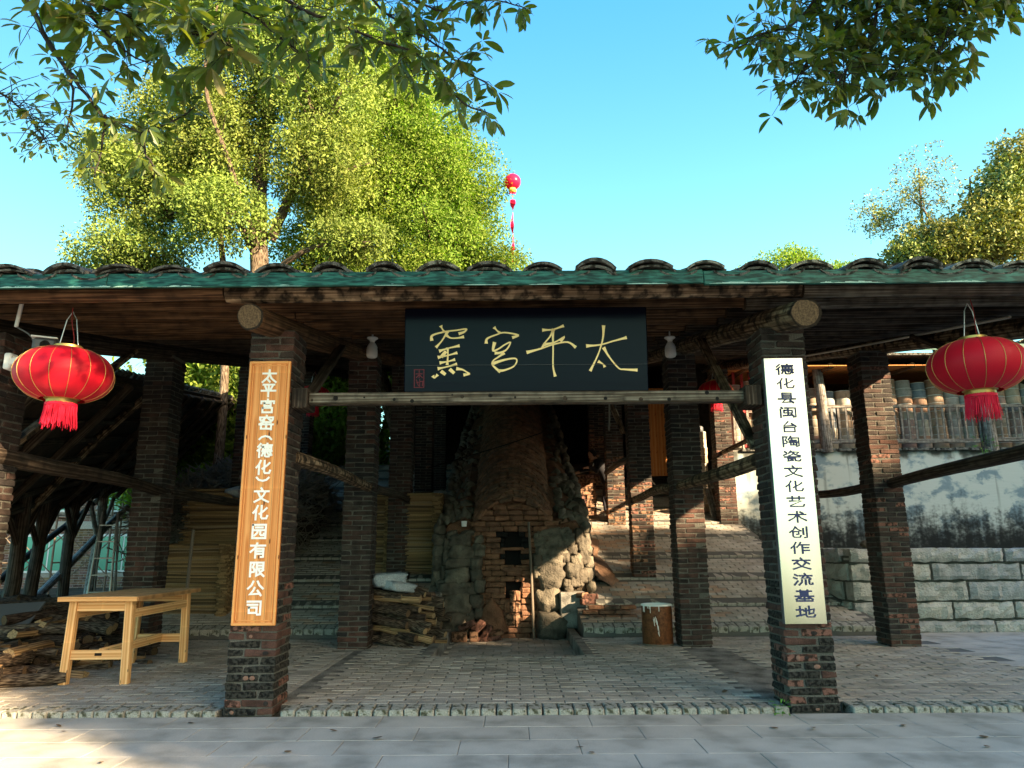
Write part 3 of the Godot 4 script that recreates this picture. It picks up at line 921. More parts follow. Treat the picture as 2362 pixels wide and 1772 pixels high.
func make_roof() -> void:
	var r := thing("kiln_shelter_roof", "long timber and tile roof over the kiln with a green fascia board", "roof", Vector3(0, 0, 0))
	var back := -31.0
	# rafter logs lying on the pillars, running up the hill
	for it in [[-2.36, 0.12, "brown_wood"], [2.66, 0.13, "pole_wood"], [-5.4, 0.13, "dark_wood"], [5.7, 0.12, "pole_wood"]]:
		var g0 := -6.36
		var p0 := Vector3(it[0], 3.56 + it[1] * 0.55 + (-g0 - 7.0) * SLOPE, g0)
		var segs := [-6.36, -14.9, -23.0, back]
		for k in 3:
			var za: float = segs[k]
			var zb: float = segs[k + 1] - (0.25 if k < 2 else 0.0)
			var rr: float = it[1]
			part("rafter_log", log_mesh(Vector3(it[0] + rf(-0.02, 0.02) * k, p0.y + (g0 - za) * SLOPE + 0.02 * (k % 2), za), Vector3(it[0] + rf(-0.04, 0.04), p0.y + (g0 - zb) * SLOPE, zb), rr * 1.05, rr * 0.85, M[it[2]], M.old_end, 0.05, 14, 8), null, r)
	# purlins across
	var z := -6.55
	var k := 0
	while z > back:
		var cuts := [-7.0, -2.5 + rf(-0.3, 0.3), 2.65 + rf(-0.3, 0.3), 6.72]
		for j in 3:
			var m: StandardMaterial3D = M.old_wood if k == 0 and j > 0 else M.brown_wood if (j < 2 and k < 6) else M.dark_wood
			if j == 2 and k < 2: m = M.beam_wood
			var rr := rf(0.075, 0.092)
			var g := log_mesh(Vector3(cuts[j] + 0.01, roof_y(z) + rr + rf(-0.008, 0.008), z), Vector3(cuts[j + 1] - 0.01, roof_y(z) + rr + rf(-0.008, 0.008) + 0.02, z), rr, rr * 0.95, m, M.old_end, 0.015, 10, 7)
			part("purlin", g, null, r)
		z -= 0.88 if k < 8 else 0.95
		k += 1
	# thin rafters under the tiles
	var len := (-back - 6.3) / cos(atan(SLOPE))
	var bat := cbox(Vector3(0.105, 0.03, len), 0.004)
	var x := -6.5
	var mid_z := (back - 6.3) / 2.0
	while x < 6.95:
		part("batten", bat, M.brown_wood if rg.randf() < 0.35 else M.dark_wood, r, xf(Vector3(x, roof_y(mid_z) + 0.195, mid_z), Vector3(atan(SLOPE), 0, 0)))
		x += 0.228
	# fascia of three boards
	var cut := [-7.0, -3.62, 1.72, 4.75, 6.72]
	for j in 4:
		var a: float = cut[j]
		var b: float = cut[j + 1]
		part("fascia_board", cbox(Vector3(b - a - 0.006, 0.135, 0.03), 0.004, 0.002), M.green_paint, r, xf(Vector3((a + b) / 2.0, 3.8 + 0.006 * (j % 2), -6.25 + 0.003 * (j % 2)), Vector3(-0.1, 0, 0.002)))
	# flaked patches along the lower edge of the fascia
	for j in 26:
		var fx := rf(-5.2, 5.4)
		var g2 := Geo.new()
		var w := rf(0.12, 0.5)
		var pr := Vector3(fx - w / 2.0, 3.737, -6.2265)
		var steps := 8
		for q in steps:
			var xa := pr.x + w * q / steps
			var xb := pr.x + w * (q + 1) / steps
			var ha := rf(0.003, 0.018) * sin(PI * (q + 0.02) / steps)
			var hb := rf(0.003, 0.018) * sin(PI * (q + 1.0) / steps)
			g2.quad(Vector3(xa, pr.y, pr.z), Vector3(xb, pr.y, pr.z), Vector3(xb, pr.y + hb + 0.002, pr.z - 0.001), Vector3(xa, pr.y + ha + 0.002, pr.z - 0.001), Vector3(0, 0, 1))
		part("bare_patch", g2.mesh(), M.green_worn, r)
	part("added_dark_end_wall", cbox(Vector3(11.4, 8.5, 0.3), 0.0), M.brick2, r, xf(Vector3(1.2, 6.5, back + 0.6)))  # added dark wall, hides the sunlit hillside so the rear stays black
	# roof deck that the tiles lie on, then tiles: rows at the eave one by one, the rest as one sheet of them
	var deck := Geo.new()
	gbox(Vector3(13.7, 0.02, len), 0.0, 0.0, deck, xf(Vector3(-0.14, roof_y(mid_z) + 0.222, mid_z), Vector3(atan(SLOPE), 0, 0)))
	part("roof_deck", deck.mesh(), M.dark_wood, r)
	var cover := tile_mesh(0.19, 0.068, 0.42, 0.026, true)
	var pan := tile_mesh(0.17, -0.05, 0.42, 0.024, false)
	var cx := []
	var px := []
	x = -6.9
	while x < 6.6:
		var row := 0
		var jx := rf(-0.02, 0.02)
		z = -6.22
		while z > back + 0.3:
			var y := roof_y(z) + 0.262
			var tc := xf(Vector3(x + jx + rf(-0.012, 0.012), y + 0.03, z - 0.2 + (rf(-0.05, 0.03) if row == 0 else 0.0)), Vector3(atan(SLOPE) - 0.05, rf(-0.06, 0.06), rf(-0.09, 0.09)), Vector3(rf(0.9, 1.08), rf(0.75, 1.25), 1))
			var tp := xf(Vector3(x + 0.24, y + 0.012, z - 0.215), Vector3(atan(SLOPE) - 0.05, 0, rf(-0.02, 0.02)))
			if row < 3:
				part("cover_tile", cover, M.tile_lichen if rg.randf() < 0.45 else M.tile, r, tc)
				if row == 0:   # the doubled tile under the eave end
					part("cover_tile", cover, M.tile, r, tc * xf(Vector3(rf(-0.02, 0.02), -0.032, -0.03), Vector3.ZERO, Vector3(1.06, 0.75, 1)))
				part("pan_tile", pan, M.tile, r, tp)
			else:
				cx.append(tc)
				px.append(tp)
			z -= 0.3
			row += 1
		x += 0.48
	many("cover_tile", cover, M.tile, r, cx)
	many("pan_tile", pan, M.tile, r, px)

# curved clay tile lying along z
func tile_mesh(half: float, rise: float, length: float, thick: float, over: bool) -> ArrayMesh:
	var g := Geo.new()
	var n := 8
	var top := []
	var bot := []
	for i in n + 1:
		var f := -1.0 + 2.0 * i / n
		var y := rise * (1.0 - absf(f) ** 2.2)
		top.append(Vector2(f * half, y))
		bot.append(Vector2(f * (half - thick * 0.3), y - thick))
	for i in n:
		var za := length / 2.0
		var zb := -length / 2.0
		var a: Vector2 = top[i]
		var b: Vector2 = top[i + 1]
		var c: Vector2 = bot[i + 1]
		var d: Vector2 = bot[i]
		var nn := Vector3(-(b.y - a.y), b.x - a.x, 0).normalized()
		g.quad(Vector3(a.x, a.y, za), Vector3(b.x, b.y, za), Vector3(b.x, b.y, zb), Vector3(a.x, a.y, zb), nn)
		g.quad(Vector3(d.x, d.y, za), Vector3(c.x, c.y, za), Vector3(c.x, c.y, zb), Vector3(d.x, d.y, zb), -nn)
		g.quad(Vector3(a.x, a.y, za), Vector3(b.x, b.y, za), Vector3(c.x, c.y, za), Vector3(d.x, d.y, za), Vector3(0, 0, 1))
		g.quad(Vector3(a.x, a.y, zb), Vector3(b.x, b.y, zb), Vector3(c.x, c.y, zb), Vector3(d.x, d.y, zb), Vector3(0, 0, -1))
	for e in [0, n]:
		var a: Vector2 = top[e]
		var d: Vector2 = bot[e]
		var s := -1.0 if e == 0 else 1.0
		g.quad(Vector3(a.x, a.y, length / 2.0), Vector3(a.x, a.y, -length / 2.0), Vector3(d.x, d.y, -length / 2.0), Vector3(d.x, d.y, length / 2.0), Vector3(s, 0, 0))
	return g.mesh()

# tie logs, braces and the squared beam between the pillars
func make_ties() -> void:
	var ties := [
		[Vector3(-2.2, 2.33, -7.3), Vector3(-2.15, 2.33, -11.3), 0.075, "log rail tying the orange-board pillar to the pillar with the wood heap", "old_wood"],
		[Vector3(-2.14, 2.36, -11.4), Vector3(-2.1, 2.38, -14.95), 0.07, "dark log rail running from the wood-heap pillar up to the stick stack", "dark_wood"],
		[Vector3(2.58, 2.33, -7.3), Vector3(2.5, 2.33, -11.3), 0.08, "weathered log rail from the metal-board pillar to the drum pillar", "pole_wood"],
		[Vector3(2.46, 2.33, -11.4), Vector3(2.42, 2.36, -15.0), 0.075, "log rail from the drum pillar to the sunlit ramp pillar", "pole_wood"],
		[Vector3(2.42, 3.2, -15.0), Vector3(2.4, 3.3, -18.9), 0.07, "dark log rail casting a shadow between the two sunlit ramp pillars", "dark_wood"],
		[Vector3(5.4, 2.5, -5.8), Vector3(5.62, 2.33, -11.2), 0.085, "dark log rail crossing in front of the plaster wall at the right edge", "dark_wood"],
		[Vector3(5.5, 2.33, -11.4), Vector3(5.4, 2.45, -15.5), 0.07, "dark log rail seen between the metal board and the right pillar", "dark_wood"],
		[Vector3(-5.05, 2.36, -7.0), Vector3(-5.3, 2.3, -11.2), 0.085, "log rail running from the left edge to the pillar behind the table", "dark_wood"],
		[Vector3(-5.3, 2.3, -11.4), Vector3(-5.3, 2.35, -15.0), 0.075, "dark log rail behind the orange board in front of the brush heap", "dark_wood"],
		[Vector3(5.3, 3.75, -18.9), Vector3(5.75, 3.95, -15.8), 0.06, "short pale log rail at the topmost right pillar", "pole_wood"],
	]
	for t in ties:
		solo("log_rail", log_mesh(t[0], t[1], t[2] * 1.08, t[2] * 0.92, M[t[4]], M.old_end, 0.05, 10, 8), null, t[3], "log", Transform3D(), "log rails tying the pillars")
	var braces := [
		[Vector3(2.47, 2.42, -7.45), Vector3(2.5, 4.12, -9.4), "flat timber brace rising from the metal-board pillar to its rafter log", "pole_wood"],
		[Vector3(-2.12, 2.95, -7.45), Vector3(-2.2, 4.0, -9.2), "timber brace rising from the orange-board pillar to its rafter log", "dark_wood"],
		[Vector3(-5.1, 2.45, -7.4), Vector3(-5.25, 4.15, -9.9), "long diagonal brace behind the left red lantern", "old_wood"],
		[Vector3(5.6, 2.95, -7.4), Vector3(5.6, 4.3, -9.9), "diagonal brace behind the right red lantern", "dark_wood"],
		[Vector3(2.3, 3.75, -15.1), Vector3(1.85, 4.55, -14.4), "short bright brace hanging right above the kiln", "pole_wood"],
		[Vector3(-5.3, 3.6, -15.1), Vector3(-4.7, 4.9, -14.9), "thin dark brace against the bright gap left of the board", "dark_wood"],
	]
	for b in braces:
		var d: Vector3 = b[1] - b[0]
		var m := cbox(Vector3(0.11, d.length(), 0.055), 0.006, 0.004)
		solo("timber_brace", m, M[b[3]], b[2], "brace", Transform3D(along(d), (b[0] + b[1]) / 2.0), "timber braces under the roof")
	var bm := thing("squared_beam", "squared timber beam with dark knots under the black name board", "beam", Vector3(0.14, 2.883, -7.11))
	part("beam", cbox(Vector3(4.46, 0.115, 0.12), 0.006, 0.002), M.beam_wood, bm)
	for k in 17:
		var hole := Geo.new()
		glathe([Vector2(0.0, 0.002), Vector2(1.0, 0.002), Vector2(1.0, 0.0)], 9, hole)
		var rr := rf(0.008, 0.026)
		part("knot", hole.mesh(), M.soot if rg.randf() < 0.6 else M.dark_wood, bm, Transform3D(Basis(Vector3.RIGHT, PI / 2.0) * Basis.from_scale(Vector3(rr, 1, rr * rf(0.7, 1.2))), Vector3(-2.05 + k * 0.25 + rf(-0.09, 0.09), rf(-0.035, 0.035), 0.0602)))
	for s in [-1, 1]:
		part("end_bracket", cbox(Vector3(0.16, 0.2, 0.3), 0.01), M.dark_wood, bm, xf(Vector3(s * 2.2, -0.005, -0.03)))


# ------------------------------------------------------------------ the kiln
func kiln_rise(d: float) -> float:
	return d * 0.385

# half section of the kiln: outer flank, earth shoulder, brick vault; d metres behind the face
func kiln_section(d: float) -> PackedVector2Array:
	var s := PackedVector2Array()
	var up := kiln_rise(d)
	var w := 0.76 + minf(d, 12.0) * 0.02
	s.append(Vector2(1.5, -0.6 + d * 0.28))
	s.append(Vector2(1.44, 0.9 + up))
	s.append(Vector2(1.36, 1.55 + up))
	s.append(Vector2(1.2, 1.74 + up))
	s.append(Vector2(w + 0.16, 1.84 + up))
	for k in 9:
		var an := deg_to_rad(26.0 + k * 8.0)
		s.append(Vector2(cos(an) * w, 1.5 + up + sin(an) * (w * 1.02)))
	return s

func make_kiln() -> void:
	var kiln := thing("dragon_kiln", "long brick dragon kiln climbing the hill with two black stoke holes in its face", "kiln", Vector3(0, 0, -13.8))
	# earth and clay body
	var g := Geo.new()
	var fn := FastNoiseLite.new()
	fn.seed = 8
	fn.frequency = 0.7
	var prev := []
	for i in 33:
		var d := 0.32 + i * 0.5
		var sec := kiln_section(d)
		var row := []
		for s in [1, -1]:
			var idx := range(sec.size())
			if s < 0:
				idx.reverse()
				idx = idx.slice(1)
			for k in idx:
				var p := Vector3(sec[k].x * s, sec[k].y, -d)
				var j := (0.16 if k >= 2 and k <= 5 else 0.05) * fn.get_noise_3d(p.x * 3.0, p.y * 3.0, p.z * 3.0)
				row.append(p + Vector3(j * 0.6, j if k > 1 else 0.0, 0))
		if i > 0:
			for k in row.size() - 1:
				g.quad(prev[k], prev[k + 1], row[k + 1], row[k], Vector3((row[k].x + row[k + 1].x), 0.6 if k > 2 and k < row.size() - 3 else 0.0, 0))
		else:
			for k in row.size() - 1:
				g.flat(Vector3(0, 0.6, -d), row[k], row[k + 1], Vector3(0, 0, 1))
		prev = row
	part("kiln_body", g.mesh(), M.clay, kiln)
	# brick vault: rings of bricks
	var kb := []
	for k in 6: kb.append(cbox(Vector3(0.236, 0.07, 0.09), 0.016, 0.01))
	var near := []
	var far := [[], [], [], []]
	var ring := 0
	var d := 0.1
	while d < 15.5:
		var w := 0.76 + minf(d, 12.0) * 0.02
		var an := 0.42 + (0.16 if ring % 2 else 0.0) + rf(-0.03, 0.03)
		while an < PI - 0.4:
			var rr := w + 0.012 + rf(-0.012, 0.014)
			var at := Vector3(cos(an) * rr, 1.5 + kiln_rise(d) + sin(an) * rr * 1.02, -d)
			var b := Basis(Vector3(0, 0, 1), an - PI / 2.0 + rf(-0.05, 0.05)) * Basis.from_euler(Vector3(0.5 + rf(-0.12, 0.12), rf(-0.09, 0.09), 0))
			var t := Transform3D(b, at)
			if near.size() < 215: near.append(t)
			else: far[rg.randi() % 4].append(t)
			an += 0.252 / w
		d += 0.104
		ring += 1
	for t in near: part("vault_brick", kb[rg.randi() % 6], M["vault_brick%d" % (rg.randi() % 4)], kiln, t)
	for k in 4: many("vault_brick", kb[k], M["vault_brick%d" % k], kiln, far[k])
	# face: clay-daubed bricks round the openings
	var fb := []
	for k in 5: fb.append(cbox(Vector3(0.262, 0.094, 0.3), 0.016, 0.008))
	var holes := [Rect2(-0.14, 0.57, 0.26, 0.31), Rect2(-0.15, 1.11, 0.275, 0.31), Rect2(-0.165, 1.44, 0.33, 0.2), Rect2(-0.1, 1.62, 0.2, 0.16)]
	for r in 24:
		var y := -0.1 + r * 0.099
		var half := 0.66 if y < 1.5 else sqrt(maxf(0.0, 0.76 * 0.76 - pow((y - 1.5) * 0.98, 2.0)))
		if half < 0.12: continue
		var x := -half + (0.0 if r % 2 else -0.11)
		while x < half:
			var l := 0.262
			var c := x + l / 2.0
			var cut_l := x
			var cut_r := x + l
			var hit := false
			for h in holes:
				if y > h.position.y and y < h.end.y and cut_r > h.position.x and cut_l < h.end.x:
					hit = true
					if cut_l < h.position.x: cut_r = h.position.x
					elif cut_r > h.end.x: cut_l = h.end.x
					else: cut_r = cut_l
			x += l + 0.008
			var wd := cut_r - cut_l
			if wd < 0.03: continue
			c = (cut_l + cut_r) / 2.0
			var sooty := Vector2(c, y - 1.5).length() < 0.36 or (absf(c) < 0.24 and y > 1.3 and y < 1.7)
			part("face_brick", fb[rg.randi() % 5], M.soot if sooty and rg.randf() < 0.85 else M["kiln_brick%d" % (rg.randi() % 3)], kiln, xf(Vector3(c, y, -0.17 + rf(-0.014, 0.012) - maxf(0.0, y - 1.6) * 0.1), Vector3(rf(-0.03, 0.03), rf(-0.03, 0.03), rf(-0.02, 0.02)), Vector3(wd / 0.262, 1, 1)))
	part("hearth_back", cbox(Vector3(0.9, 1.9, 0.04), 0.0), M.soot, kiln, xf(Vector3(-0.02, 0.95, -0.315)))
	part("stoke_hole_lintel", cbox(Vector3(0.42, 0.05, 0.12), 0.012, 0.006), M.kiln_brick0, kiln, xf(Vector3(-0.01, 1.425, -0.03), Vector3(0, 0, 0.02)))
	part("stoke_hole_sill", cbox(Vector3(0.36, 0.09, 0.1), 0.015, 0.008), M.kiln_brick1, kiln, xf(Vector3(-0.01, 1.06, -0.03)))
	part("clay_daub", lathe([Vector2(0.0, 0.16), Vector2(0.18, 0.1), Vector2(0.3, 0.0)], 12), M.clay, kiln, xf(Vector3(-0.38, 0.0, 0.05), Vector3.ZERO, Vector3(1.0, 3.6, 0.6)))
	# pale bricks stood on end to block the lower hole
	var i := 0
	for c in 3:
		for r in 3:
			if r == 2 and c == 0: continue
			part("loose_stopper_brick", kb[(c + r) % 6], M.brick_pale if rg.randf() < 0.7 else M.kiln_brick2, kiln, xf(Vector3(-0.1 + c * 0.088 + rf(-0.004, 0.004), 0.25 + r * 0.2 - 0.05, 0.02 + rf(-0.01, 0.01)), Vector3(0, rf(-0.1, 0.1), PI / 2.0 + rf(-0.03, 0.03)), Vector3(0.75, 1.3, 1)))
	# boulders of the two shoulders (centre x, centre y, width, height on the face)
	var rocks := []
	for k in 10: rocks.append(rock(3, 100 + k, 0.45 + 0.07 * (k % 4), 0.13))
	var small := []
	for k in 8: small.append(rock(2, 200 + k, 0.5, 0.14))
	var left := [340,350,250,150, 360,490,280,170, 330,620,330,120, 320,770,280,180, 310,930,420,150, 270,1110,400,260, 530,1080,160,160, 280,1350,290,290, 190,400,90,150, 185,560,110,180, 90,480,110,150, 70,620,110,180, 150,740,100,160, 120,880,130,130, 560,340,110,100, 545,470,140,150, 525,630,130,150, 525,760,140,150, 560,900,130,160, 60,790,100,160, 400,880,110,70, 560,1220,120,130, 440,1250,110,130, 90,980,110,120, 60,1080,120,130, 120,1240,140,150, 70,1400,160,170, 230,270,120,90, 420,260,150,80, 120,330,110,120]
	var right := [1400,275,260,140, 1400,390,330,180, 1430,505,320,120, 1420,610,290,180, 1400,790,290,290, 1370,1060,280,290, 1390,1360,330,310, 1610,345,140,160, 1650,470,120,120, 1560,260,160,120, 1640,720,170,180, 1700,620,140,190, 1785,400,130,180, 1740,300,100,190, 1790,560,110,170, 1600,930,100,120, 1660,850,120,120, 1580,870,90,90, 1760,790,120,160, 1850,620,110,140, 1740,870,90,80, 1280,480,100,120, 1235,600,100,160, 1240,730,110,150, 1260,330,120,150, 1560,560,110,120, 1540,450,110,90, 1850,500,110,130, 1830,750,120,130]
	for side in 2:
		var a: Array = left if side == 0 else right
		for q in range(0, a.size(), 4):
			var x: float = (a[q] - 954.0) * 0.001555
			var y: float = 2.088 - a[q + 1] * 0.001468
			var w: float = a[q + 2] * 0.00166
			var h: float = a[q + 3] * 0.00158
			var depth := maxf(0.24, minf(w, h) * 1.25)
			var out := 0.10 - maxf(0.0, y - 1.2) * 0.22 - maxf(0.0, absf(x) - 1.05) * 0.9 + (0.16 if y < 0.4 and w > 0.35 else 0.0)
			part("boulder", rocks[rg.randi() % 10], M["stone%d" % (rg.randi() % 4)], kiln, xf(Vector3(x, y, out - depth * 0.35), Vector3(rf(-0.1, 0.1), rf(-0.3, 0.3), rf(-0.2, 0.2)), Vector3(w * 1.02, h * 1.03, depth)))
	for side in [-1, 1]:
		part("shoulder_fill", cbox(Vector3(0.85, 1.85, 0.4), 0.08, 0.02), M.soil, kiln, xf(Vector3(side * 0.93, 0.72, -0.42)))
	# stones of the flanks
	var fs := []
	for side in [-1, 1]:
		var z := 0.35
		while z < 15.0:
			var rel := 0.06 + z * 0.07
			var y := 0.05 + z * 0.3
			var topy := 1.62 + kiln_rise(z)
			while y < topy:
				var sz := rf(0.2, 0.36)
				var xx := lerpf(1.47, 1.37, clampf((y - z * 0.3) / 1.7, 0.0, 1.0))
				var t := xf(Vector3(side * xx, y + sz * 0.3, -z + rf(-0.06, 0.06)), Vector3(rf(-0.4, 0.4), rf(-0.3, 0.3), rf(-0.3, 0.3)), Vector3(rf(0.16, 0.26), sz * rf(0.75, 1.1), sz * rf(1.0, 1.5)))
				if z < 4.6: fs.append([t])
				else: fs.append([t, 1])
				y += sz * 0.74
			z += 0.27
	var rest := []
	for e in fs:
		if e.size() == 1: part("stone", small[rg.randi() % 8], M["stone%d" % (rg.randi() % 4)], kiln, e[0])
		else: rest.append(e[0])
	for k in 230:
		var dd := 0.5 + 12.0 * pow(rf(0, 1), 1.4)
		var xx := rf(0.84, 1.4) * (1 if k % 2 else -1)
		rest.append(xf(Vector3(xx, 1.72 + kiln_rise(dd) + (1.3 - absf(xx)) * 0.22 + rf(-0.05, 0.03), -dd), Vector3(rf(0, 3), rf(0, 3), rf(0, 3)), Vector3(rf(0.12, 0.3), rf(0.1, 0.2), rf(0.14, 0.34))))
	many("stone", small[0], M.stone1, kiln, rest.slice(0, rest.size() / 2))
	many("stone", small[3], M.stone2, kiln, rest.slice(rest.size() / 2))
	# masonry blocks at the feet of both shoulders
	part("masonry_block", cbox(Vector3(0.46, 0.62, 0.5), 0.02, 0.012), M.concrete, kiln, xf(Vector3(1.06, 0.36, 0.02)))
	part("masonry_block", cbox(Vector3(0.4, 0.62, 0.5), 0.02, 0.012), M.concrete, kiln, xf(Vector3(-1.47, 0.36, 0.05)))
	for k in 7:
		part("masonry_brick", kb[k % 6], M.brick1 if k % 2 else M.kiln_brick3, kiln, xf(Vector3(-1.5 + (k % 2) * 0.16, 0.14 + k * 0.085, 0.3), Vector3(0, rf(-0.05, 0.05), 0), Vector3(1.1, 1.2, 1.0)))
	# earth drift along the right flank
	var dr := Geo.new()
	var lastrow := []
	for k in 22:
		var zz := -0.6 - k * 0.42
		var base := ramp_y(zz - 13.8) - 0.02
		var rowp := []
		for q in 6:
			var f := q / 5.0
			var wob := 0.09 * fn.get_noise_2d(k * 1.3, q * 2.0)
			rowp.append(Vector3(1.4 + f * (0.62 + wob * 5.0), base + 0.03 + pow(1.0 - f, 1.7) * 0.42 + wob * (1.0 - f) - (0.1 if q == 5 else 0.0), zz))
		if k > 0:
			for q in 5:
				dr.quad(lastrow[q], lastrow[q + 1], rowp[q + 1], rowp[q], Vector3(0.4, 1, 0))
		lastrow = rowp
	part("earth_drift", dr.mesh(), M.redsoil, kiln)

	# things standing at the kiln mouth
	solo("iron_poker", log_mesh(Vector3(0.36, -0.12, -13.6), Vector3(0.29, 1.9, -13.74), 0.028, 0.024, M.rust_pipe, M.rust_pipe, 0.01, 8, 5), null, "tall dark pole leaning on the kiln face right of the holes", "pole")
	var lb := cbox(Vector3(0.26, 0.075, 0.13), 0.009, 0.004)
	var spots := [
		[Vector3(-0.92, -0.03, -13.2), Vector3(0.0, 0.05, 0.0), Vector3(1.0, 2.2, 1.0)], [Vector3(-0.68, -0.03, -13.22), Vector3(0, 0.12, 0), Vector3(0.55, 2.2, 1)],
		[Vector3(-0.8, 0.14, -13.3), Vector3(0, -0.5, 0.42), Vector3(1.1, 1.3, 1.1)], [Vector3(-0.6, 0.12, -13.3), Vector3(0.3, 1.0, 0.6), Vector3(1.0, 1.2, 1.0)],
		[Vector3(-0.46, 0.02, -13.4), Vector3(0, 0.9, 0.9), Vector3.ONE], [Vector3(-0.38, -0.08, -13.35), Vector3(0, 0.4, 0.05), Vector3(1.2, 1.0, 1.1)], [Vector3(-0.3, 0.0, -13.42), Vector3(0.2, 0.5, 0.2), Vector3(0.9, 1.0, 1.0)],
		[Vector3(-0.55, -0.09, -13.3), Vector3(0, -0.2, 0), Vector3(1, 0.9, 1)], [Vector3(1.3, 0.52, -13.35), Vector3(0, 0.3, 0), Vector3(1.0, 1.3, 1)], [Vector3(1.36, 0.6, -13.45), Vector3(0, -0.2, 0.05), Vector3(1, 1.2, 1)], [Vector3(1.22, 0.62, -13.5), Vector3(0, 0.9, 0), Vector3(0.8, 1.2, 1)],
		[Vector3(0.72, 1.86, -13.95), Vector3(0, 0.2, 0.12), Vector3.ONE], [Vector3(0.94, 1.92, -13.97), Vector3(0, -0.1, 0.25), Vector3.ONE],
	]
	for s in spots:
		solo("loose_brick", lb, M.brick_red if rg.randf() < 0.45 else M.brick_pale, "old red brick lying loose about the mouth of the kiln", "brick", xf(s[0], s[1], s[2]), "loose bricks round the kiln")
	solo("small_cup", lathe([Vector2(0.0, 0.0), Vector2(0.045, 0.0), Vector2(0.055, 0.1), Vector2(0.05, 0.1), Vector2(0.04, 0.01)], 12), M.porcelain, "small pale cup standing on top of the left boulders", "cup", xf(Vector3(-0.9, 1.83, -13.85)))
	solo("kiln_cable", log_mesh(Vector3(-1.9, 3.2, -16.6), Vector3(0.7, 4.1, -17.3), 0.014, 0.014, M.soot, M.soot, 0.06, 6, 10), null, "thin black cable slung across the kiln vault", "cable")


# ------------------------------------------------------------------ name boards
const GLYPH := {
	"tai": "8,30 92,30;49,5 49,30 40,58 8,93;50,32 64,66 93,93;38,72 54,90",
	"ping": "14,12 86,12;27,24 36,46;74,23 63,46;5,56 95,56;50,12 50,98",
	"gong": "50,0 50,13;10,30 10,15 90,15 90,30;30,28 70,28 70,47 30,47 30,28;50,47 50,60;20,62 80,62 80,94 20,94 20,62",
	"yao": "50,0 50,12;9,28 9,13 91,13 91,26;38,20 30,30 14,36;60,20 70,30 88,34;34,36 26,48 14,56;28,46 80,46;6,62 94,62;50,46 50,92;18,72 18,93 82,93;82,70 82,99",
	"open": "12,72 26,56 50,49 74,56 88,72", "close": "12,36 26,52 50,59 74,52 88,36",
	"de": "24,4 8,26;26,28 6,52;18,42 18,98;36,14 96,14;66,2 64,24;40,27 92,27 92,45 40,45 40,27;58,27 58,45;74,27 74,45;36,56 96,56;42,68 36,88;54,66 55,88 62,93 80,93 84,80;68,62 74,75;88,66 96,84",
	"hua": "32,4 22,30 6,52;23,36 23,98;88,20 74,36 44,60;56,4 56,80 62,90 88,90 94,72",
	"wen": "46,2 54,16;6,24 94,24;74,24 62,52 42,76 8,96;26,26 40,58 62,80 94,96",
	"yuan": "10,6 90,6 90,95 10,95 10,6;28,24 72,24;20,42 80,42;42,42 38,62 22,78;58,42 58,68 64,76 78,76 80,64",
	"you": "6,18 94,18;44,2 32,34 6,60;36,38 84,38 84,92 70,93;36,38 36,98;36,55 84,55;36,72 84,72",
	"xian": "12,6 12,98;12,8 36,8 26,38 38,54 34,68 20,70;50,8 90,8 90,46 50,46;50,8 50,92 70,82;50,27 90,27;62,48 72,74 96,96;92,56 76,68",
	"gs_gong": "36,5 26,30 5,52;62,5 74,30 96,52;46,46 36,68 20,88 78,84;64,64 86,95",
	"si": "8,10 88,10 88,92 70,93;10,30 70,30;20,48 66,48 66,82 20,82 20,48",
	"xian4": "26,6 74,6 74,60;26,6 26,60;26,24 74,24;26,42 74,42;4,60 96,60;46,62 24,92 78,88;66,74 84,96",
	"min": "14,3 22,14;10,20 10,98;34,10 90,10 90,93 78,94;28,32 72,32 72,56 28,56 28,32;50,20 50,80;24,82 72,77;66,66 78,86",
	"tai2": "44,3 20,42 78,38;62,20 86,46;22,56 78,56 78,95 22,95 22,56",
	"tao": "10,6 10,98;10,8 32,8 22,38 32,54 28,66 16,68;52,3 38,34;48,18 93,18 93,90 80,95;56,32 46,44;54,40 80,40;42,56 86,56;65,40 65,82;50,64 50,82 80,82 80,64",
	"ci": "12,8 22,16;6,40 24,28;46,2 34,22;42,12 88,12 78,24;60,14 54,32 34,46;58,24 70,36 94,46;10,56 92,56;34,56 28,93 54,85;28,68 66,68 68,90 90,93 94,82;44,75 54,86",
	"yi": "5,20 95,20;32,5 32,34;68,5 68,34;16,46 80,46 22,84 20,93 88,93 92,78",
	"shu": "5,30 95,30;50,3 50,98;48,32 32,60 6,82;52,32 68,60 96,82;66,8 80,20",
	"chuang": "34,3 24,28 4,50;36,8 46,24 62,38;20,44 50,44 50,66 40,68;20,44 20,84 26,93 56,93 60,78;74,16 74,70;92,3 92,93 80,96",
	"zuo": "30,3 20,30 4,52;21,36 21,98;54,3 46,26 34,44;46,24 97,24;62,24 62,98;62,48 94,48;62,72 96,72",
	"jiao": "46,2 54,14;5,22 95,22;32,32 12,52;66,32 90,52;70,46 54,72 8,96;30,48 50,74 94,96",
	"liu": "10,8 24,18;4,34 20,44;6,95 24,62;60,1 66,12;34,18 97,18;58,20 44,40 86,36;74,28 90,46;46,52 44,74 30,95;64,52 64,93;82,52 82,84 86,91 97,91 98,80",
	"ji": "12,14 88,14;32,3 32,56;68,3 68,56;32,28 68,28;32,42 68,42;4,56 96,56;34,58 8,82;66,58 92,82;50,62 50,95;28,77 72,77;10,95 90,95",
	"di": "4,34 40,34;22,6 22,82;3,86 42,73;42,44 93,28 89,62 78,64;68,3 68,70;52,22 52,82 58,93 92,93 97,76",
}

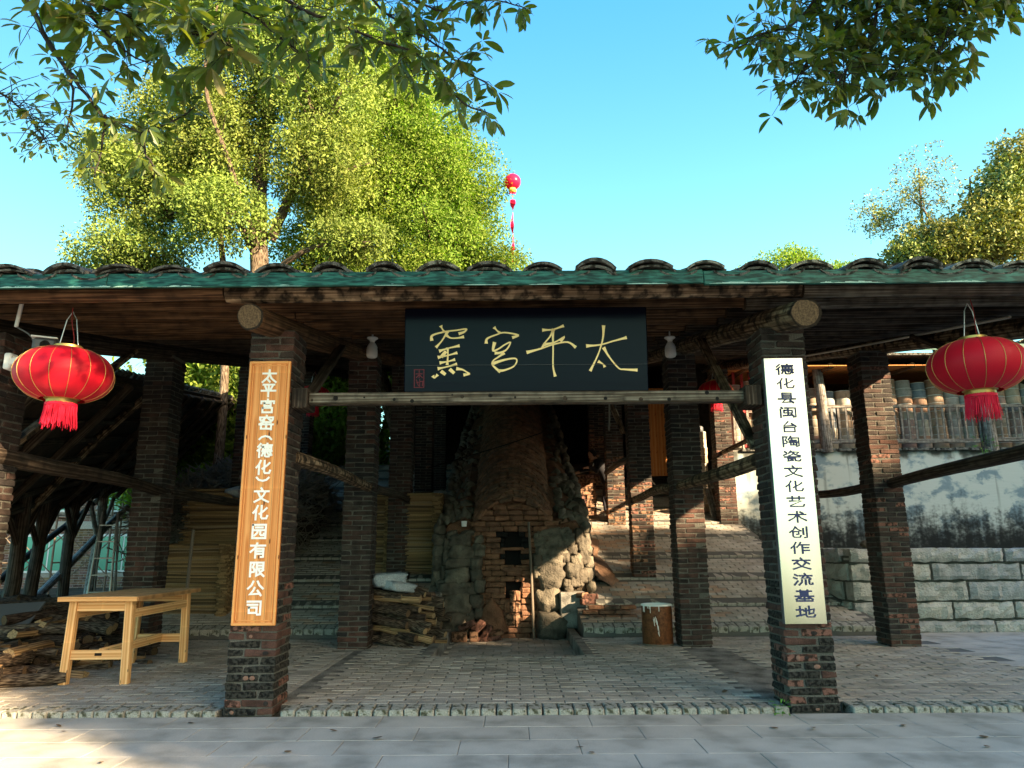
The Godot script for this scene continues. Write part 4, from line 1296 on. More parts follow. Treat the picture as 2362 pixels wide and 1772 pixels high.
func make_boards() -> void:
	# orange pine board on the left pillar
	var b := thing("wooden_name_board", "tall orange pine name board with cream lettering on the front left pillar", "sign", Vector3(-2.345, 0.775, -6.955))
	part("panel", cbox(Vector3(0.36, 2.42, 0.02), 0.002), M.pine, b, xf(Vector3(0, 1.228, 0)))
	for k in 3:
		part("plank_joint", cbox(Vector3(0.002, 2.38, 0.003), 0.0), M.brown_wood, b, xf(Vector3(-0.085 + k * 0.09, 1.228, 0.0096)))
	for s in [-1, 1]:
		part("frame", cbox(Vector3(0.026, 2.456, 0.034), 0.006), M.pine, b, xf(Vector3(s * 0.187, 1.228, 0.004)))
		part("frame", cbox(Vector3(0.36, 0.026, 0.034), 0.006), M.pine, b, xf(Vector3(0, 1.228 + s * 1.215, 0.004)))
		part("moulding", cbox(Vector3(0.01, 2.37, 0.026), 0.004), M.pine, b, xf(Vector3(s * 0.16, 1.228, 0.004)))
		part("moulding", cbox(Vector3(0.31, 0.01, 0.026), 0.004), M.pine, b, xf(Vector3(0, 1.228 + s * 1.185, 0.004)))
	var names := ["tai", "ping", "gong", "yao", "open", "de", "hua", "close", "wen", "hua", "yuan", "you", "xian", "gs_gong", "si"]
	var ys := [3.08, 2.945, 2.785, 2.625, 2.495, 2.36, 2.2, 2.085, 1.94, 1.78, 1.608, 1.436, 1.27, 1.10, 0.93]
	for i in names.size():
		var g := Geo.new()
		gstrokes(g, GLYPH[names[i]], Vector2.ZERO, Vector2(0.15, 0.136), 0.0185, 0.004)
		part("character", g.mesh(), M.white_print, b, xf(Vector3(0.0, ys[i] - 0.775, 0.0125)))
	# metal board on the right pillar
	var c := thing("metal_name_board", "tall pale metal name board with dark blue lettering on the front right pillar", "sign", Vector3(2.63, 0.76, -6.97))
	part("back_box", cbox(Vector3(0.378, 2.465, 0.05), 0.004), M.steel_edge, c, xf(Vector3(-0.003, 1.234, 0)))
	part("plate", cbox(Vector3(0.376, 2.468, 0.012), 0.003), M.brass, c, xf(Vector3(0.001, 1.235, 0.032)))
	var n2 := ["de", "hua", "xian4", "min", "tai2", "tao", "ci", "wen", "hua", "yi", "shu", "chuang", "zuo", "jiao", "liu", "ji", "di"]
	for i in n2.size():
		var g := Geo.new()
		gstrokes(g, GLYPH[n2[i]], Vector2.ZERO, Vector2(0.178, 0.104), 0.0125, 0.003, 0.55)
		part("character", g.mesh(), M.blue_print, c, xf(Vector3(0.005, lerpf(3.115, 0.868, i / 16.0) - 0.76, 0.041)))
	# black lacquer board over the entrance
	var h := thing("black_name_board", "wide black lacquer board with four carved gold brush characters over the entrance", "sign", Vector3(0.14, 3.362, -7.06))
	part("board", gbox(Vector3(2.4, 0.842, 0.06), 0.008).mesh(), M.lacquer, h, xf(Vector3.ZERO, Vector3(0.1, 0, 0)))
	for k in 2:
		part("plank_joint", cbox(Vector3(2.38, 0.0025, 0.002), 0.0), M.steel_edge, h, xf(Vector3(0, 0.13 - k * 0.29, 0.0315 + 0.003 - k * 0.006)))
	# pen paths in the board's own grid: 1550 wide, 527 high
	var four := [
		"1165,247 1250,240 1330,218 1412,197;1272,125 1266,200 1240,285 1212,345 1184,398;1272,262 1305,318 1362,386 1400,394 1475,399;1238,346 1262,360 1272,374",
		"886,146 950,142 1012,121;950,146 928,188 890,232 882,252;895,236 960,222 1018,190 1000,214;785,284 870,262 950,236 1040,222 1088,252;947,148 948,260 946,372 958,430",
		"576,130 590,146 606,160;522,222 530,196 590,172 640,160 725,176 694,190;574,226 566,272 600,262 640,236 676,222 652,266 610,286 582,288;632,290 600,312 566,336 562,362 606,402;566,352 640,330 704,322 716,342 692,374 640,394 606,398",
		"234,120 242,136 252,150;174,202 180,174 260,152 330,144 394,136 382,154 352,164;272,156 240,208 206,246;270,176 296,192 340,192 374,186;228,272 280,256 346,242;240,306 262,280;220,312 280,300 332,286;276,258 278,300 274,354;232,346 280,338 318,328;220,382 270,372 330,356;186,432 194,440 210,424;240,402 258,416;294,390 314,408;338,384 372,390 396,404 414,416 384,422",
	]
	for i in 4:
		var g := Geo.new()
		for stroke in four[i].split(";"):
			var raw := PackedVector2Array()
			for pair in stroke.strip_edges().split(" "):
				var xy: PackedStringArray = pair.split(",")
				raw.append(Vector2((float(xy[0]) - 775.0) * 0.00155, (263.0 - float(xy[1])) * 0.0016))
			gribbon(g, smooth2(raw), 0.025, 0.006, 1.25)
		part("gold_character", g.mesh(), M.gold_leaf, h, xf(Vector3(0, 0, 0.031), Vector3(0.1, 0, 0)))
	var seal := Geo.new()
	for stroke in ["0,0 60,0 60,110 0,110 0,0", "30,6 30,50", "10,26 50,26", "30,30 12,50", "30,30 50,50", "12,62 26,100", "34,60 34,104", "34,74 54,72 50,100", "14,82 26,78"]:
		var raw := PackedVector2Array()
		for pair in stroke.split(" "):
			var xy: PackedStringArray = pair.split(",")
			raw.append(Vector2((float(xy[0]) + 66.0 - 775.0) * 0.00155, (263.0 - float(xy[1]) - 388.0) * 0.0016))
		gribbon(seal, raw, 0.008, 0.003)
	part("red_seal", seal.mesh(), M.seal_red, h, xf(Vector3(0, 0, 0.031), Vector3(0.1, 0, 0)))

func smooth2(p: PackedVector2Array) -> PackedVector2Array:
	if p.size() < 3: return p
	var o := PackedVector2Array()
	for i in p.size() - 1:
		var a := p[maxi(i - 1, 0)]
		var d := p[mini(i + 2, p.size() - 1)]
		for k in 4:
			o.append(p[i].cubic_interpolate(p[i + 1], a, d, k / 4.0))
	o.append(p[p.size() - 1])
	return o


# ------------------------------------------------------------------ lanterns, lamps
func make_lantern() -> Node3D:
	var l := thing("red_lantern", "left red silk lantern with gold ribs and fringe, hanging in the open left bay", "lantern", Vector3.ZERO, 0.0, "red silk lanterns under the roof")
	var prof := []
	for i in 17:
		var an := -1.18 + 2.36 * i / 16.0
		prof.append(Vector2(0.423 * pow(cos(an), 0.8) * 1.0, 0.262 * sin(an)))
	var g := Geo.new()
	glathe(prof, 64, g, 16, 0.035)
	part("silk_body", g.mesh(), M.red_silk, l)
	for k in 16:
		var pts := PackedVector3Array()
		var an := TAU * (k + 0.5) / 16.0
		for q in prof: pts.append(Vector3(cos(an) * (q.x + 0.001), q.y, sin(an) * (q.x + 0.001)))
		var rg2 := Geo.new()
		gtube(pts, [0.0026], 5, rg2)
		part("gold_rib", rg2.mesh(), M.gold, l)
	var top := [Vector2(0.0, 0.285), Vector2(0.118, 0.285), Vector2(0.125, 0.28), Vector2(0.122, 0.222), Vector2(0.14, 0.214), Vector2(0.14, 0.206)]
	top.reverse()
	part("gold_collar", lathe(top, 32), M.gold, l)
	part("gold_collar", lathe([Vector2(0.0, -0.275), Vector2(0.128, -0.275), Vector2(0.132, -0.24), Vector2(0.15, -0.232)], 32), M.gold, l)
	var fr := Geo.new()
	for k in 130:
		var an := TAU * k / 130.0 + rf(-0.02, 0.02)
		var r := 0.128 + rf(-0.006, 0.004)
		var ln := 0.22 + rf(-0.04, 0.03)
		var dx := rf(-0.02, 0.02)
		gtube(PackedVector3Array([Vector3(cos(an) * r, -0.272, sin(an) * r), Vector3(cos(an) * r + dx * 0.4, -0.36, sin(an) * r), Vector3(cos(an) * (r + 0.012) + dx, -0.272 - ln, sin(an) * (r + 0.01))]), [0.0042, 0.0042, 0.003], 4, fr)
	part("fringe", fr.mesh(), M.red_fringe, l)
	var lip := Geo.new()
	glathe([Vector2(0.136, -0.3), Vector2(0.138, -0.278), Vector2(0.12, -0.276)], 32, lip)
	part("fringe_band", lip.mesh(), M.red_fringe, l)
	for s in [-1, 1]:
		part("hanger_wire", log_mesh(Vector3(s * 0.09, 0.28, 0), Vector3(s * 0.045, 0.55, 0), 0.006, 0.006, M.wire, M.wire, 0.0, 6, 2), null, l)
		part("hanger_wire", log_mesh(Vector3(s * 0.045, 0.55, 0), Vector3(0, 0.63, 0.0), 0.004, 0.004, M.wire, M.wire, 0.0, 6, 2), null, l)
	part("red_cord", log_mesh(Vector3(0.05, 0.28, 0.02), Vector3(0.01, 0.66, 0.03), 0.004, 0.004, M.red_wire, M.red_wire, 0.05, 5, 6), null, l)
	return l

func make_lamps() -> void:
	var l := make_lantern()
	l.position = Vector3(-4.24, 3.07, -6.8)
	l.rotation.y = 0.05
	var spots := [
		[Vector3(4.41, 3.1, -6.8), 0.2, "right red silk lantern with gold ribs, hanging before the rows of clay rings"],
		[Vector3(5.05, 5.2, -17.9), 0.4, "small far red lantern half hidden behind the metal-board pillar"],
		[Vector3(-5.0, 5.2, -18.2), 0.1, "far dark red lantern glimpsed right of the orange board's pillar"],
	]
	for s in spots:
		var d: Node3D = l.duplicate()
		d.name = numbered(self, "red_lantern")
		add_child(d)
		d.position = s[0]
		d.rotation.y = s[1]
		d.set_meta("label", s[2])
	var b := thing("bulb_lamp", "white bulb lamp in a porcelain holder left of the black board", "lamp", Vector3(-2.08, 4.34, -10.6), 0.0, "bare bulb lamps beside the black board")
	part("holder", lathe([Vector2(0.0, 0.13), Vector2(0.058, 0.13), Vector2(0.06, 0.122), Vector2(0.034, 0.105), Vector2(0.024, 0.085), Vector2(0.026, 0.07)].map(func(q): return q), 20), M.porcelain, b)
	part("bulb_neck", lathe([Vector2(0.058, -0.005), Vector2(0.056, 0.025), Vector2(0.04, 0.055), Vector2(0.024, 0.078)], 20), M.plastic_white, b)
	part("bulb", lathe([Vector2(0.0, -0.098), Vector2(0.03, -0.096), Vector2(0.05, -0.088), Vector2(0.059, -0.07), Vector2(0.06, -0.006), Vector2(0.056, 0.0)], 20), M.bulb_glass, b)
	part("cord", log_mesh(Vector3(0, 0.128, 0), Vector3(0, 0.2, 0), 0.012, 0.006, M.plastic_white, M.plastic_white, 0.0, 6, 2), null, b)
	var b2: Node3D = b.duplicate()
	b2.name = numbered(self, "bulb_lamp")
	add_child(b2)
	b2.position = Vector3(2.36, 4.32, -10.6)
	b.scale = Vector3.ONE * 1.38
	b2.scale = Vector3.ONE * 1.38
	b2.set_meta("label", "white bulb lamp in a porcelain holder right of the black board")
	# camera at the left edge
	var c := thing("security_camera", "security camera on a white arm at the top left pillar", "camera", Vector3(-4.86, 3.28, -7.0))
	part("arm", cbox(Vector3(0.42, 0.07, 0.09), 0.012), M.plastic_white, c, xf(Vector3(0.2, -0.02, 0.06), Vector3(0, 0, 0.12)))
	part("mount", cbox(Vector3(0.07, 0.16, 0.12), 0.012), M.plastic_white, c, xf(Vector3(-0.02, -0.04, 0.05)))
	part("housing", cbox(Vector3(0.2, 0.13, 0.32), 0.025), M.plastic_gray, c, xf(Vector3(0.28, 0.12, 0.02), Vector3(0.1, 0.5, 0)))
	part("visor", cbox(Vector3(0.22, 0.016, 0.36), 0.004), M.plastic_white, c, xf(Vector3(0.28, 0.192, 0.03), Vector3(0.1, 0.5, 0)))
	part("lens", lathe([Vector2(0.0, 0.01), Vector2(0.04, 0.01), Vector2(0.045, 0.0)], 14), M.soot, c, xf(Vector3(0.36, 0.105, 0.155), Vector3(PI / 2.0, 0.5, 0)))
	part("conduit", log_mesh(Vector3(0.02, 0.3, 0.1), Vector3(0.05, 0.62, 0.1), 0.018, 0.018, M.plastic_white, M.plastic_white, 0.0, 8, 2), null, c)
	part("cable", log_mesh(Vector3(0.03, 0.3, 0.1), Vector3(0.2, 0.08, 0.06), 0.008, 0.008, M.plastic_gray, M.plastic_gray, 0.05, 6, 6), null, c)
	# conduit along the right rafter log
	solo("conduit_pipe", log_mesh(Vector3(5.58, 3.75 + 0.9 * SLOPE, -7.9), Vector3(5.56, 3.62 + 6.9 * SLOPE, -13.9), 0.018, 0.018, M.pipe, M.pipe, 0.02, 8, 8), null, "pale conduit pipe running along the right rafter log", "pipe")
	solo("hanging_rope", log_mesh(Vector3(1.95, 5.2, -14.6), Vector3(1.93, 3.72, -14.6), 0.022, 0.02, M.brush, M.brush, 0.02, 6, 6), null, "short rope hanging in the dark right of the kiln top", "rope")


# ------------------------------------------------------------------ table, drum, firewood
func make_table() -> void:
	var t := thing("work_table", "new pale pine work table with a dusty top beside the wood pile", "table", Vector3(-4.5, 0.05, -9.12), 0.03)
	var w := 0.84
	var l := 1.76
	for k in 4:
		part("top_plank", cbox(Vector3(w / 4.0 - 0.002, 0.05, l), 0.004), M.table_top_wood, t, xf(Vector3(-w / 2.0 + (k + 0.5) * w / 4.0, 0.882, 0)))
	part("top_end_strip", cbox(Vector3(w, 0.048, 0.012), 0.002), M.table_wood, t, xf(Vector3(0, 0.882, l / 2.0 + 0.007)))
	part("top_side_strip", cbox(Vector3(0.012, 0.048, l), 0.002), M.table_top_wood, t, xf(Vector3(w / 2.0 + 0.007, 0.882, 0)))
	var lx := 0.31
	var lz := 0.76
	for sx in [-1, 1]:
		for sz in [-1, 1]:
			part("leg", cbox(Vector3(0.085, 0.86, 0.085), 0.007), M.table_wood, t, xf(Vector3(sx * lx, 0.428, sz * lz), Vector3(sz * 0.0, 0, sx * 0.03)))
		part("apron", cbox(Vector3(0.035, 0.095, lz * 2.0 - 0.09), 0.004), M.table_wood, t, xf(Vector3(sx * lx, 0.72, 0)))
	for sz in [-1, 1]:
		part("apron", cbox(Vector3(lx * 2.0 - 0.09, 0.1, 0.035), 0.004), M.table_wood, t, xf(Vector3(0, 0.8, sz * lz)))
		part("stretcher", cbox(Vector3(lx * 2.0 - 0.07, 0.1, 0.045), 0.005), M.table_wood, t, xf(Vector3(0, 0.3, sz * lz)))
	part("mortise", cbox(Vector3(0.075, 0.028, 0.003), 0.0), M.soot, t, xf(Vector3(0.02, 0.305, lz + 0.0235)))
	part("long_stretcher", cbox(Vector3(0.05, 0.1, lz * 2.0 - 0.05), 0.006), M.table_wood, t, xf(Vector3(0.02, 0.31, 0)))

func make_drum() -> void:
	var d := thing("brown_drum", "brown fibre drum with white paint dripping from its rim", "drum", Vector3(2.11, 0.05, -11.33))
	part("body", lathe([Vector2(0.0, 0.002), Vector2(0.215, 0.002), Vector2(0.222, 0.01), Vector2(0.222, 0.555)], 40), M.drum, d)
	part("bottom_ring", lathe([Vector2(0.222, 0.0), Vector2(0.2265, 0.004), Vector2(0.2265, 0.022), Vector2(0.2225, 0.026)], 40), M.rust_pipe, d)
	part("rim", lathe([Vector2(0.2225, 0.55), Vector2(0.229, 0.553), Vector2(0.229, 0.565), Vector2(0.216, 0.575), Vector2(0.205, 0.565), Vector2(0.202, 0.5), Vector2(0.0, 0.495)], 40), M.paint_white, d)
	for k in 9:
		var an := PI / 2.0 + rf(-1.5, 1.5)
		var ln := rf(0.015, 0.1) if k < 12 else rf(0.02, 0.05)
		var y0 := 0.556
		var g := Geo.new()
		var p := Vector3(cos(an) * 0.2225, y0, sin(an) * 0.2225)
		gtube(PackedVector3Array([p, p - Vector3(0, ln * 0.6, 0), p - Vector3(0, ln, 0)]), [0.006, 0.0035, 0.005], 6, g)
		part("paint_run", g.mesh(), M.paint_white, d)
	for s in [[1.95, 0.4, 0.33], [2.0, 0.38, 0.28], [1.86, 0.41, 0.3], [1.8, 0.37, 0.22], [1.74, 0.3, 0.18], [1.72, 0.2, 0.14]]:
		var g := Geo.new()
		var a0: float = s[0]
		gtube(PackedVector3Array([Vector3(cos(a0) * 0.222, s[1], sin(a0) * 0.222), Vector3(cos(a0 - 0.05) * 0.2225, s[1] - 0.03, sin(a0 - 0.05) * 0.2225), Vector3(cos(a0 - 0.09) * 0.222, s[2], sin(a0 - 0.09) * 0.222)]), [0.003, 0.005, 0.003], 6, g)
		part("paint_splash", g.mesh(), M.paint_white, d)
	# plaster dribbles on the drum keep their own relief

func firewood(kind: int, l: float, r: float) -> ArrayMesh:
	var a := ArrayMesh.new()
	var g := Geo.new()
	var cg := Geo.new()
	if kind < 2:      # round
		var pts := PackedVector3Array()
		var bend := Vector3(rf(-0.06, 0.06), rf(-0.05, 0.05), 0)
		for i in 6: pts.append(Vector3(0, 0, l * (i / 5.0 - 0.5)) + bend * sin(PI * i / 5.0))
		gtube(pts, [r, r * 1.04, r * 0.97, r * 0.95, r * 0.93, r * 0.9], 9, g, cg, 0.1)
		g.put(a, M["bark%d" % (rg.randi() % 3)])
		cg.put(a, M.log_end if rg.randf() < 0.5 else M.old_end)
	else:              # split
		var n := rg.randi_range(4, 6)
		var bark := Geo.new()
		var ring0 := []
		for k in n:
			var an := TAU * k / n + rf(-0.25, 0.25)
			ring0.append(Vector2(cos(an), sin(an) * rf(0.7, 1.0)) * r * rf(0.85, 1.15))
		for k in n:
			var p: Vector2 = ring0[k]
			var q: Vector2 = ring0[(k + 1) % n]
			var into := bark if k == 0 else g
			var e := rf(0.9, 1.05)
			into.quad(Vector3(p.x, p.y, -l / 2.0), Vector3(q.x, q.y, -l / 2.0), Vector3(q.x * e, q.y * e, l / 2.0), Vector3(p.x * e, p.y * e, l / 2.0), Vector3(p.x + q.x, p.y + q.y, 0), Vector2(0, 0), Vector2(p.distance_to(q), 0), Vector2(p.distance_to(q), l), Vector2(0, l))
			for s in [-1, 1]:
				cg.flat(Vector3(0, 0, s * l / 2.0), Vector3(p.x, p.y, s * l / 2.0), Vector3(q.x, q.y, s * l / 2.0), Vector3(0, 0, s), Vector2(0.5, 0.5), Vector2(0.7, 0.5), Vector2(0.6, 0.7))
		g.put(a, M.split)
		bark.put(a, M["bark%d" % (rg.randi() % 3)])
		cg.put(a, M.log_end)
	return a

func make_wood() -> void:
	var lib := []
	for k in 12: lib.append(firewood(k % 3, rf(0.7, 1.1), rf(0.05, 0.085)))
	# heap at the left behind the table, ends towards the camera and the right
	var rows := [[-7.6, -4.98, -8.35, 0.13], [-7.6, -4.95, -8.75, 0.13], [-7.4, -4.9, -9.2, 0.26], [-7.6, -4.85, -9.7, 0.38], [-7.8, -4.75, -10.2, 0.5], [-8.2, -4.9, -10.8, 0.55]]
	for row in rows:
		var x: float = row[0]
		while x < row[1]:
			var levels := int(row[3] / 0.125) + 1
			for k in levels:
				if x > row[1] - 0.12 - 0.16 * k and k > 0: continue
				var m: ArrayMesh = lib[rg.randi() % 12]
				var turn := PI / 2.0 + rf(-0.55, 0.35) if rg.randf() < 0.62 else rf(-0.4, 0.8)
				var ki := lib.find(m) % 3
				solo("firewood_log", m, null, ["straight round log", "bent round log", "pale split log"][ki] + " in the firewood heap, " + ["front row nearest the viewer", "second row from the front", "third row, level with the table", "fourth row, behind the table legs", "row at the far end of the table", "hindmost row"][rows.find(row)], "log", xf(Vector3(x - 0.3 + rf(-0.06, 0.06), 0.08 + k * 0.118 + rf(-0.015, 0.02) + (0.03 if row[2] > -9 else 0.0), row[2] + rf(-0.16, 0.16)), Vector3(rf(-0.08, 0.08), turn, rf(0, 3))), "firewood behind the table")
			x += 0.2
	# heap against the pillar left of the kiln
	for k in 46:
		var lev := k / 6
		var m: ArrayMesh = lib[rg.randi() % 12]
		var y := 0.1 + lev * 0.105
		solo("firewood_log", m, null, ["straight round log", "bent round log", "pale split log"][lib.find(m) % 3] + " in the heap under the white sack, " + ["bottom layer", "bottom layer", "middle layers", "middle layers", "middle layers", "upper layers", "upper layers", "topmost layer"][lev], "log", xf(Vector3(-1.9 + (k % 6) * 0.1 + rf(-0.05, 0.05) - lev * 0.02, y + rf(-0.02, 0.02), -11.42 - (k % 3) * 0.22 + rf(-0.06, 0.06)), Vector3(rf(0.0, 0.22), 1.3 + rf(-0.25, 0.3), rf(0, 3)), Vector3(0.85, 0.85, 0.95)), "wood heap under the sack")
	var sk := rock(3, 77, 0.75, 0.1)
	solo("white_sack", sk, M.sack, "folded white sack lying on the wood heap left of the kiln", "sack", xf(Vector3(-1.88, 0.985, -11.45), Vector3(0, 0.5, 0.06), Vector3(0.52, 0.2, 0.42)))
	solo("white_sack", sk, M.sack, "second crumpled white sack under the folded one on the wood heap", "sack", xf(Vector3(-1.7, 0.89, -11.35), Vector3(0.1, 0.9, -0.1), Vector3(0.46, 0.14, 0.36)))
	# stacks of split sticks
	stick_stack(Vector3(-5.6, 0.0, -13.6), 1.25, 1.55, 0.9, "big bundle stack of yellow split sticks between the two left pillars", 0.06, 260)
	stick_stack(Vector3(-5.5, 1.1, -14.6), 1.5, 1.5, 0.8, "dark upper stack of long sticks behind the bundle stack", 0.0, 200)
	stick_stack(Vector3(-1.78, 0.98, -15.1), 0.62, 1.55, 0.7, "upright stack of yellow sticks right of the ramp pillar left of the kiln", 0.0, 200)
	stick_stack(Vector3(-2.72, 0.98, -15.5), 0.5, 1.6, 0.7, "stack of yellow sticks showing left of the ramp pillar", 0.0, 160)
	# brush heap behind
	var tw := Geo.new()
	gtube(PackedVector3Array([Vector3(0, -0.45, 0), Vector3(0.05, 0, 0.03), Vector3(0, 0.45, 0)]), [0.012, 0.01, 0.006], 4, tw)
	var br := thing("brush_heap", "big grey heap of dry brushwood behind the stick stacks", "brushwood", Vector3(-6.2, 0.6, -18.2))
	var xs := []
	for k in 5200:
		var f := rf(0, 1)
		var c := Vector3(rf(-1.9, 1.6), 0, rf(-2.5, 2.6))
		var hh := 2.9 * (1.0 - 0.06 * c.x * c.x) * (1.0 - 0.05 * c.z * c.z)
		xs.append(Transform3D(Basis.from_euler(Vector3(rf(0.6, 2.4), rf(0, TAU), rf(-0.5, 0.5))) * Basis.from_scale(Vector3.ONE * rf(0.5, 1.3)), c + Vector3(0, hh * (1.0 - f * f * 0.8), 0)))
	many("dry_twig", tw.mesh(), M.brush, br, xs)
	part("heap_core", rock(2, 5, 0.3, 0.1), M.soil, br, xf(Vector3(0, 1.0, 0), Vector3.ZERO, Vector3(3.0, 3.2, 4.4)))
	solo("blue_sheet", rock(2, 9, 0.6, 0.2), M.sack, "pale blue plastic sheet lying on the stacks in front of the brush heap", "sheet", xf(Vector3(-5.0, 2.55, -14.3), Vector3(0.1, 0.3, 0.1), Vector3(0.9, 0.25, 0.6)))

func stick_stack(at: Vector3, w: float, h: float, dep: float, label: String, bundle: float, count: int) -> void:
	var o := thing("stick_stack", label, "stick stack", at)
	part("stack_core", cbox(Vector3(w * 0.96, h, dep * 0.7), 0.02), M.stick_shade, o, xf(Vector3(0, h / 2.0, 0)))
	var lib := []
	for k in 4: lib.append(cbox(Vector3(w * [1.0, 0.93, 1.05, 0.85][k], [0.021, 0.027, 0.017, 0.024][k], 0.028), 0.004, 0.003))
	var n := int(h / 0.0225)
	var nears := 0
	var rest := [[], [], [], []]
	for r in n:
		for q in 2:
			var sway := 0.03 * sin(r * 0.23 + at.x) + rf(-0.02, 0.02)
			var t := xf(Vector3(rf(-0.07, 0.07) * w, 0.012 + r * 0.0225, dep * 0.35 + 0.02 + q * 0.03 + rf(-0.016, 0.022)), Vector3(rf(0, 1.5), rf(-0.03, 0.03), sway))
			var k := rg.randi() % 4
			if q == 1 and nears < count:
				part("stick", lib[k], M["stick%d" % (rg.randi() % 5)], o, t)
				nears += 1
			else:
				rest[k].append(t)
	for k in 4: many("stick", lib[k], M["stick%d" % (k + 1)], o, rest[k])
	# stick ends on the right side
	var em := cbox(Vector3(0.12, 0.022, 0.026), 0.003, 0.003)
	var ends := [[], []]
	var cols := int(dep / 0.03)
	for k in int(h / 0.026) * cols:
		ends[rg.randi() % 2].append(xf(Vector3(w / 2.0 - 0.03 + rf(-0.05, 0.05), 0.014 + (k / cols) * 0.026 + rf(-0.004, 0.004), -dep * 0.4 + (k % cols) * 0.03), Vector3(rf(0, 1.5), rf(-0.1, 0.1), 0)))
	for k in 2: many("stick_end", em, M["stick%d" % (k * 2)], o, ends[k])


# ------------------------------------------------------------------ right side: granite wall, plaster wall, store of clay rings
func make_right_side() -> void:
	var w := thing("granite_block_wall", "low retaining wall of rough granite blocks below the plaster wall", "wall", Vector3(5.85, 0, -13.2))
	part("wall_core", cbox(Vector3(12.0, 1.3, 5.6), 0.0), M.mortar, w, xf(Vector3(6.03, 0.62, -2.87)))
	var ys := [-0.05, 0.2, 0.5, 0.84, 1.14, 1.405]
	var front := [[0.0, 0.9, 2.35, 4.2, 6.2, 8.2, 10.2, 12.0], [0.0, 0.5, 0.95, 1.7, 2.75, 3.15, 4.4, 6.0, 8.0, 10.0, 12.0], [0.0, 0.82, 2.0, 3.6, 5.4, 7.4, 9.4, 12.0], [0.0, 0.38, 0.95, 1.4, 2.95, 4.6, 6.4, 8.4, 10.4, 12.0], [0.0, 0.75, 2.7, 4.3, 6.2, 8.0, 10.0, 12.0]]
	var fn := FastNoiseLite.new()
	fn.seed = 14
	fn.frequency = 3.0
	for r in 5:
		var a: Array = front[r]
		for k in a.size() - 1:
			var bw: float = a[k + 1] - a[k]
			var bh: float = ys[r + 1] - ys[r]
			part("granite_block", block_mesh(bw - 0.045, bh - 0.042, 0.3, rg.randi()), M["ashlar%d" % (rg.randi() % 3)], w, xf(Vector3((a[k] + a[k + 1]) / 2.0, (ys[r] + ys[r + 1]) / 2.0, -0.13 + (0.06 if r == 0 else 0.0))))
		for k in 6:
			part("granite_block", block_mesh(0.8 + rf(-0.1, 0.1), ys[r + 1] - ys[r] - 0.03, 0.3, rg.randi()), M["ashlar%d" % (rg.randi() % 3)], w, xf(Vector3(0.13, (ys[r] + ys[r + 1]) / 2.0, -0.75 - k * 0.88 + (0.2 if r % 2 else 0.0)), Vector3(0, -PI / 2.0, 0)))
	var pw := thing("plaster_wall", "tall weathered plaster wall with black stains along its foot", "wall", Vector3(5.72, 0, -19.0))
	var g := Geo.new()
	var W := 14.0
	var y0 := 1.0
	var y1 := 3.84
	g.quad(Vector3(0, y0, 0), Vector3(W, y0, 0), Vector3(W, y1, 0), Vector3(0, y1, 0), Vector3(0, 0, 1), Vector2(0, 1), Vector2(1, 1), Vector2(1, 0), Vector2(0, 0))
	g.quad(Vector3(0, y0, 0), Vector3(0, y1, 0), Vector3(0, y1, -6), Vector3(0, y0, -6), Vector3(-1, 0, 0), Vector2(0, 1), Vector2(0, 0), Vector2(0.4, 0), Vector2(0.4, 1))
	g.quad(Vector3(0, y1, 0), Vector3(W, y1, 0), Vector3(W, y1, -6), Vector3(0, y1, -6), Vector3.UP, Vector2(0, 0.02), Vector2(1, 0.02), Vector2(1, 0.05), Vector2(0, 0.05))
	part("plaster_face", g.mesh(), M.plaster, pw)
	var x := 0.2
	while x < W - 0.2:
		var l := rf(0.3, 0.5)
		part("coping_brick", cbox(Vector3(l, 0.07, 0.3), 0.012, 0.006), M.plaster_cap, pw, xf(Vector3(x + l / 2.0, y1 + 0.02 + rf(-0.01, 0.01), -0.06 + rf(-0.02, 0.02)), Vector3(0, rf(-0.03, 0.03), 0)))
		x += l + 0.015
	solo("weed_tuft", leaf_ball(40, 0.25, 0.16, 0.02, 5), M.weed, "green weed tuft growing from the coping of the plaster wall under the right lantern", "plant", xf(Vector3(12.1, 3.95, -18.85)))
	solo("weed_tuft", leaf_ball(26, 0.07, 0.06, 0.012, 6), M.weed, "small green weed at the foot of the metal-board pillar", "plant", xf(Vector3(2.36, 0.05, -6.97)))
	solo("dark_clod", rock(1, 61, 0.2, 0.25), M.soil, "small dark lump on the granite wall left of the right pillar", "stone", xf(Vector3(6.25, 1.47, -13.35), Vector3.ZERO, Vector3(0.2, 0.14, 0.16)))
	solo("pale_block", cbox(Vector3(0.24, 0.09, 0.12), 0.008, 0.003), M.ashlar0, "small pale block lying on the granite wall beside the right pillar", "block", xf(Vector3(6.85, 1.46, -13.4)))

	# railing
	var ra := thing("wooden_railing", "grey wooden railing in front of the stacked clay rings", "railing", Vector3(5.75, 3.88, -19.12))
	part("top_rail", cbox(Vector3(13.6, 0.075, 0.09), 0.006), M.gray_wood, ra, xf(Vector3(6.8, 1.14, 0)))
	part("bottom_rail", cbox(Vector3(4.65, 0.11, 0.06), 0.006), M.gray_wood, ra, xf(Vector3(4.1, 0.21, 0.05)))
	part("bottom_rail", cbox(Vector3(1.5, 0.1, 0.06), 0.006), M.gray_wood, ra, xf(Vector3(0.8, 0.2, 0.045)))
	part("bottom_rail", cbox(Vector3(6.9, 0.1, 0.06), 0.006), M.gray_wood, ra, xf(Vector3(10.1, 0.24, 0.045)))
	x = 0.08
	while x < 13.5:
		part("baluster", cbox(Vector3(0.062, 0.95, 0.022), 0.004), M.gray_wood, ra, xf(Vector3(x, 0.66, 0.015 + rf(-0.006, 0.006)), Vector3(0, rf(-0.1, 0.1), rf(-0.012, 0.012))))
		x += 0.185 + rf(-0.012, 0.012)
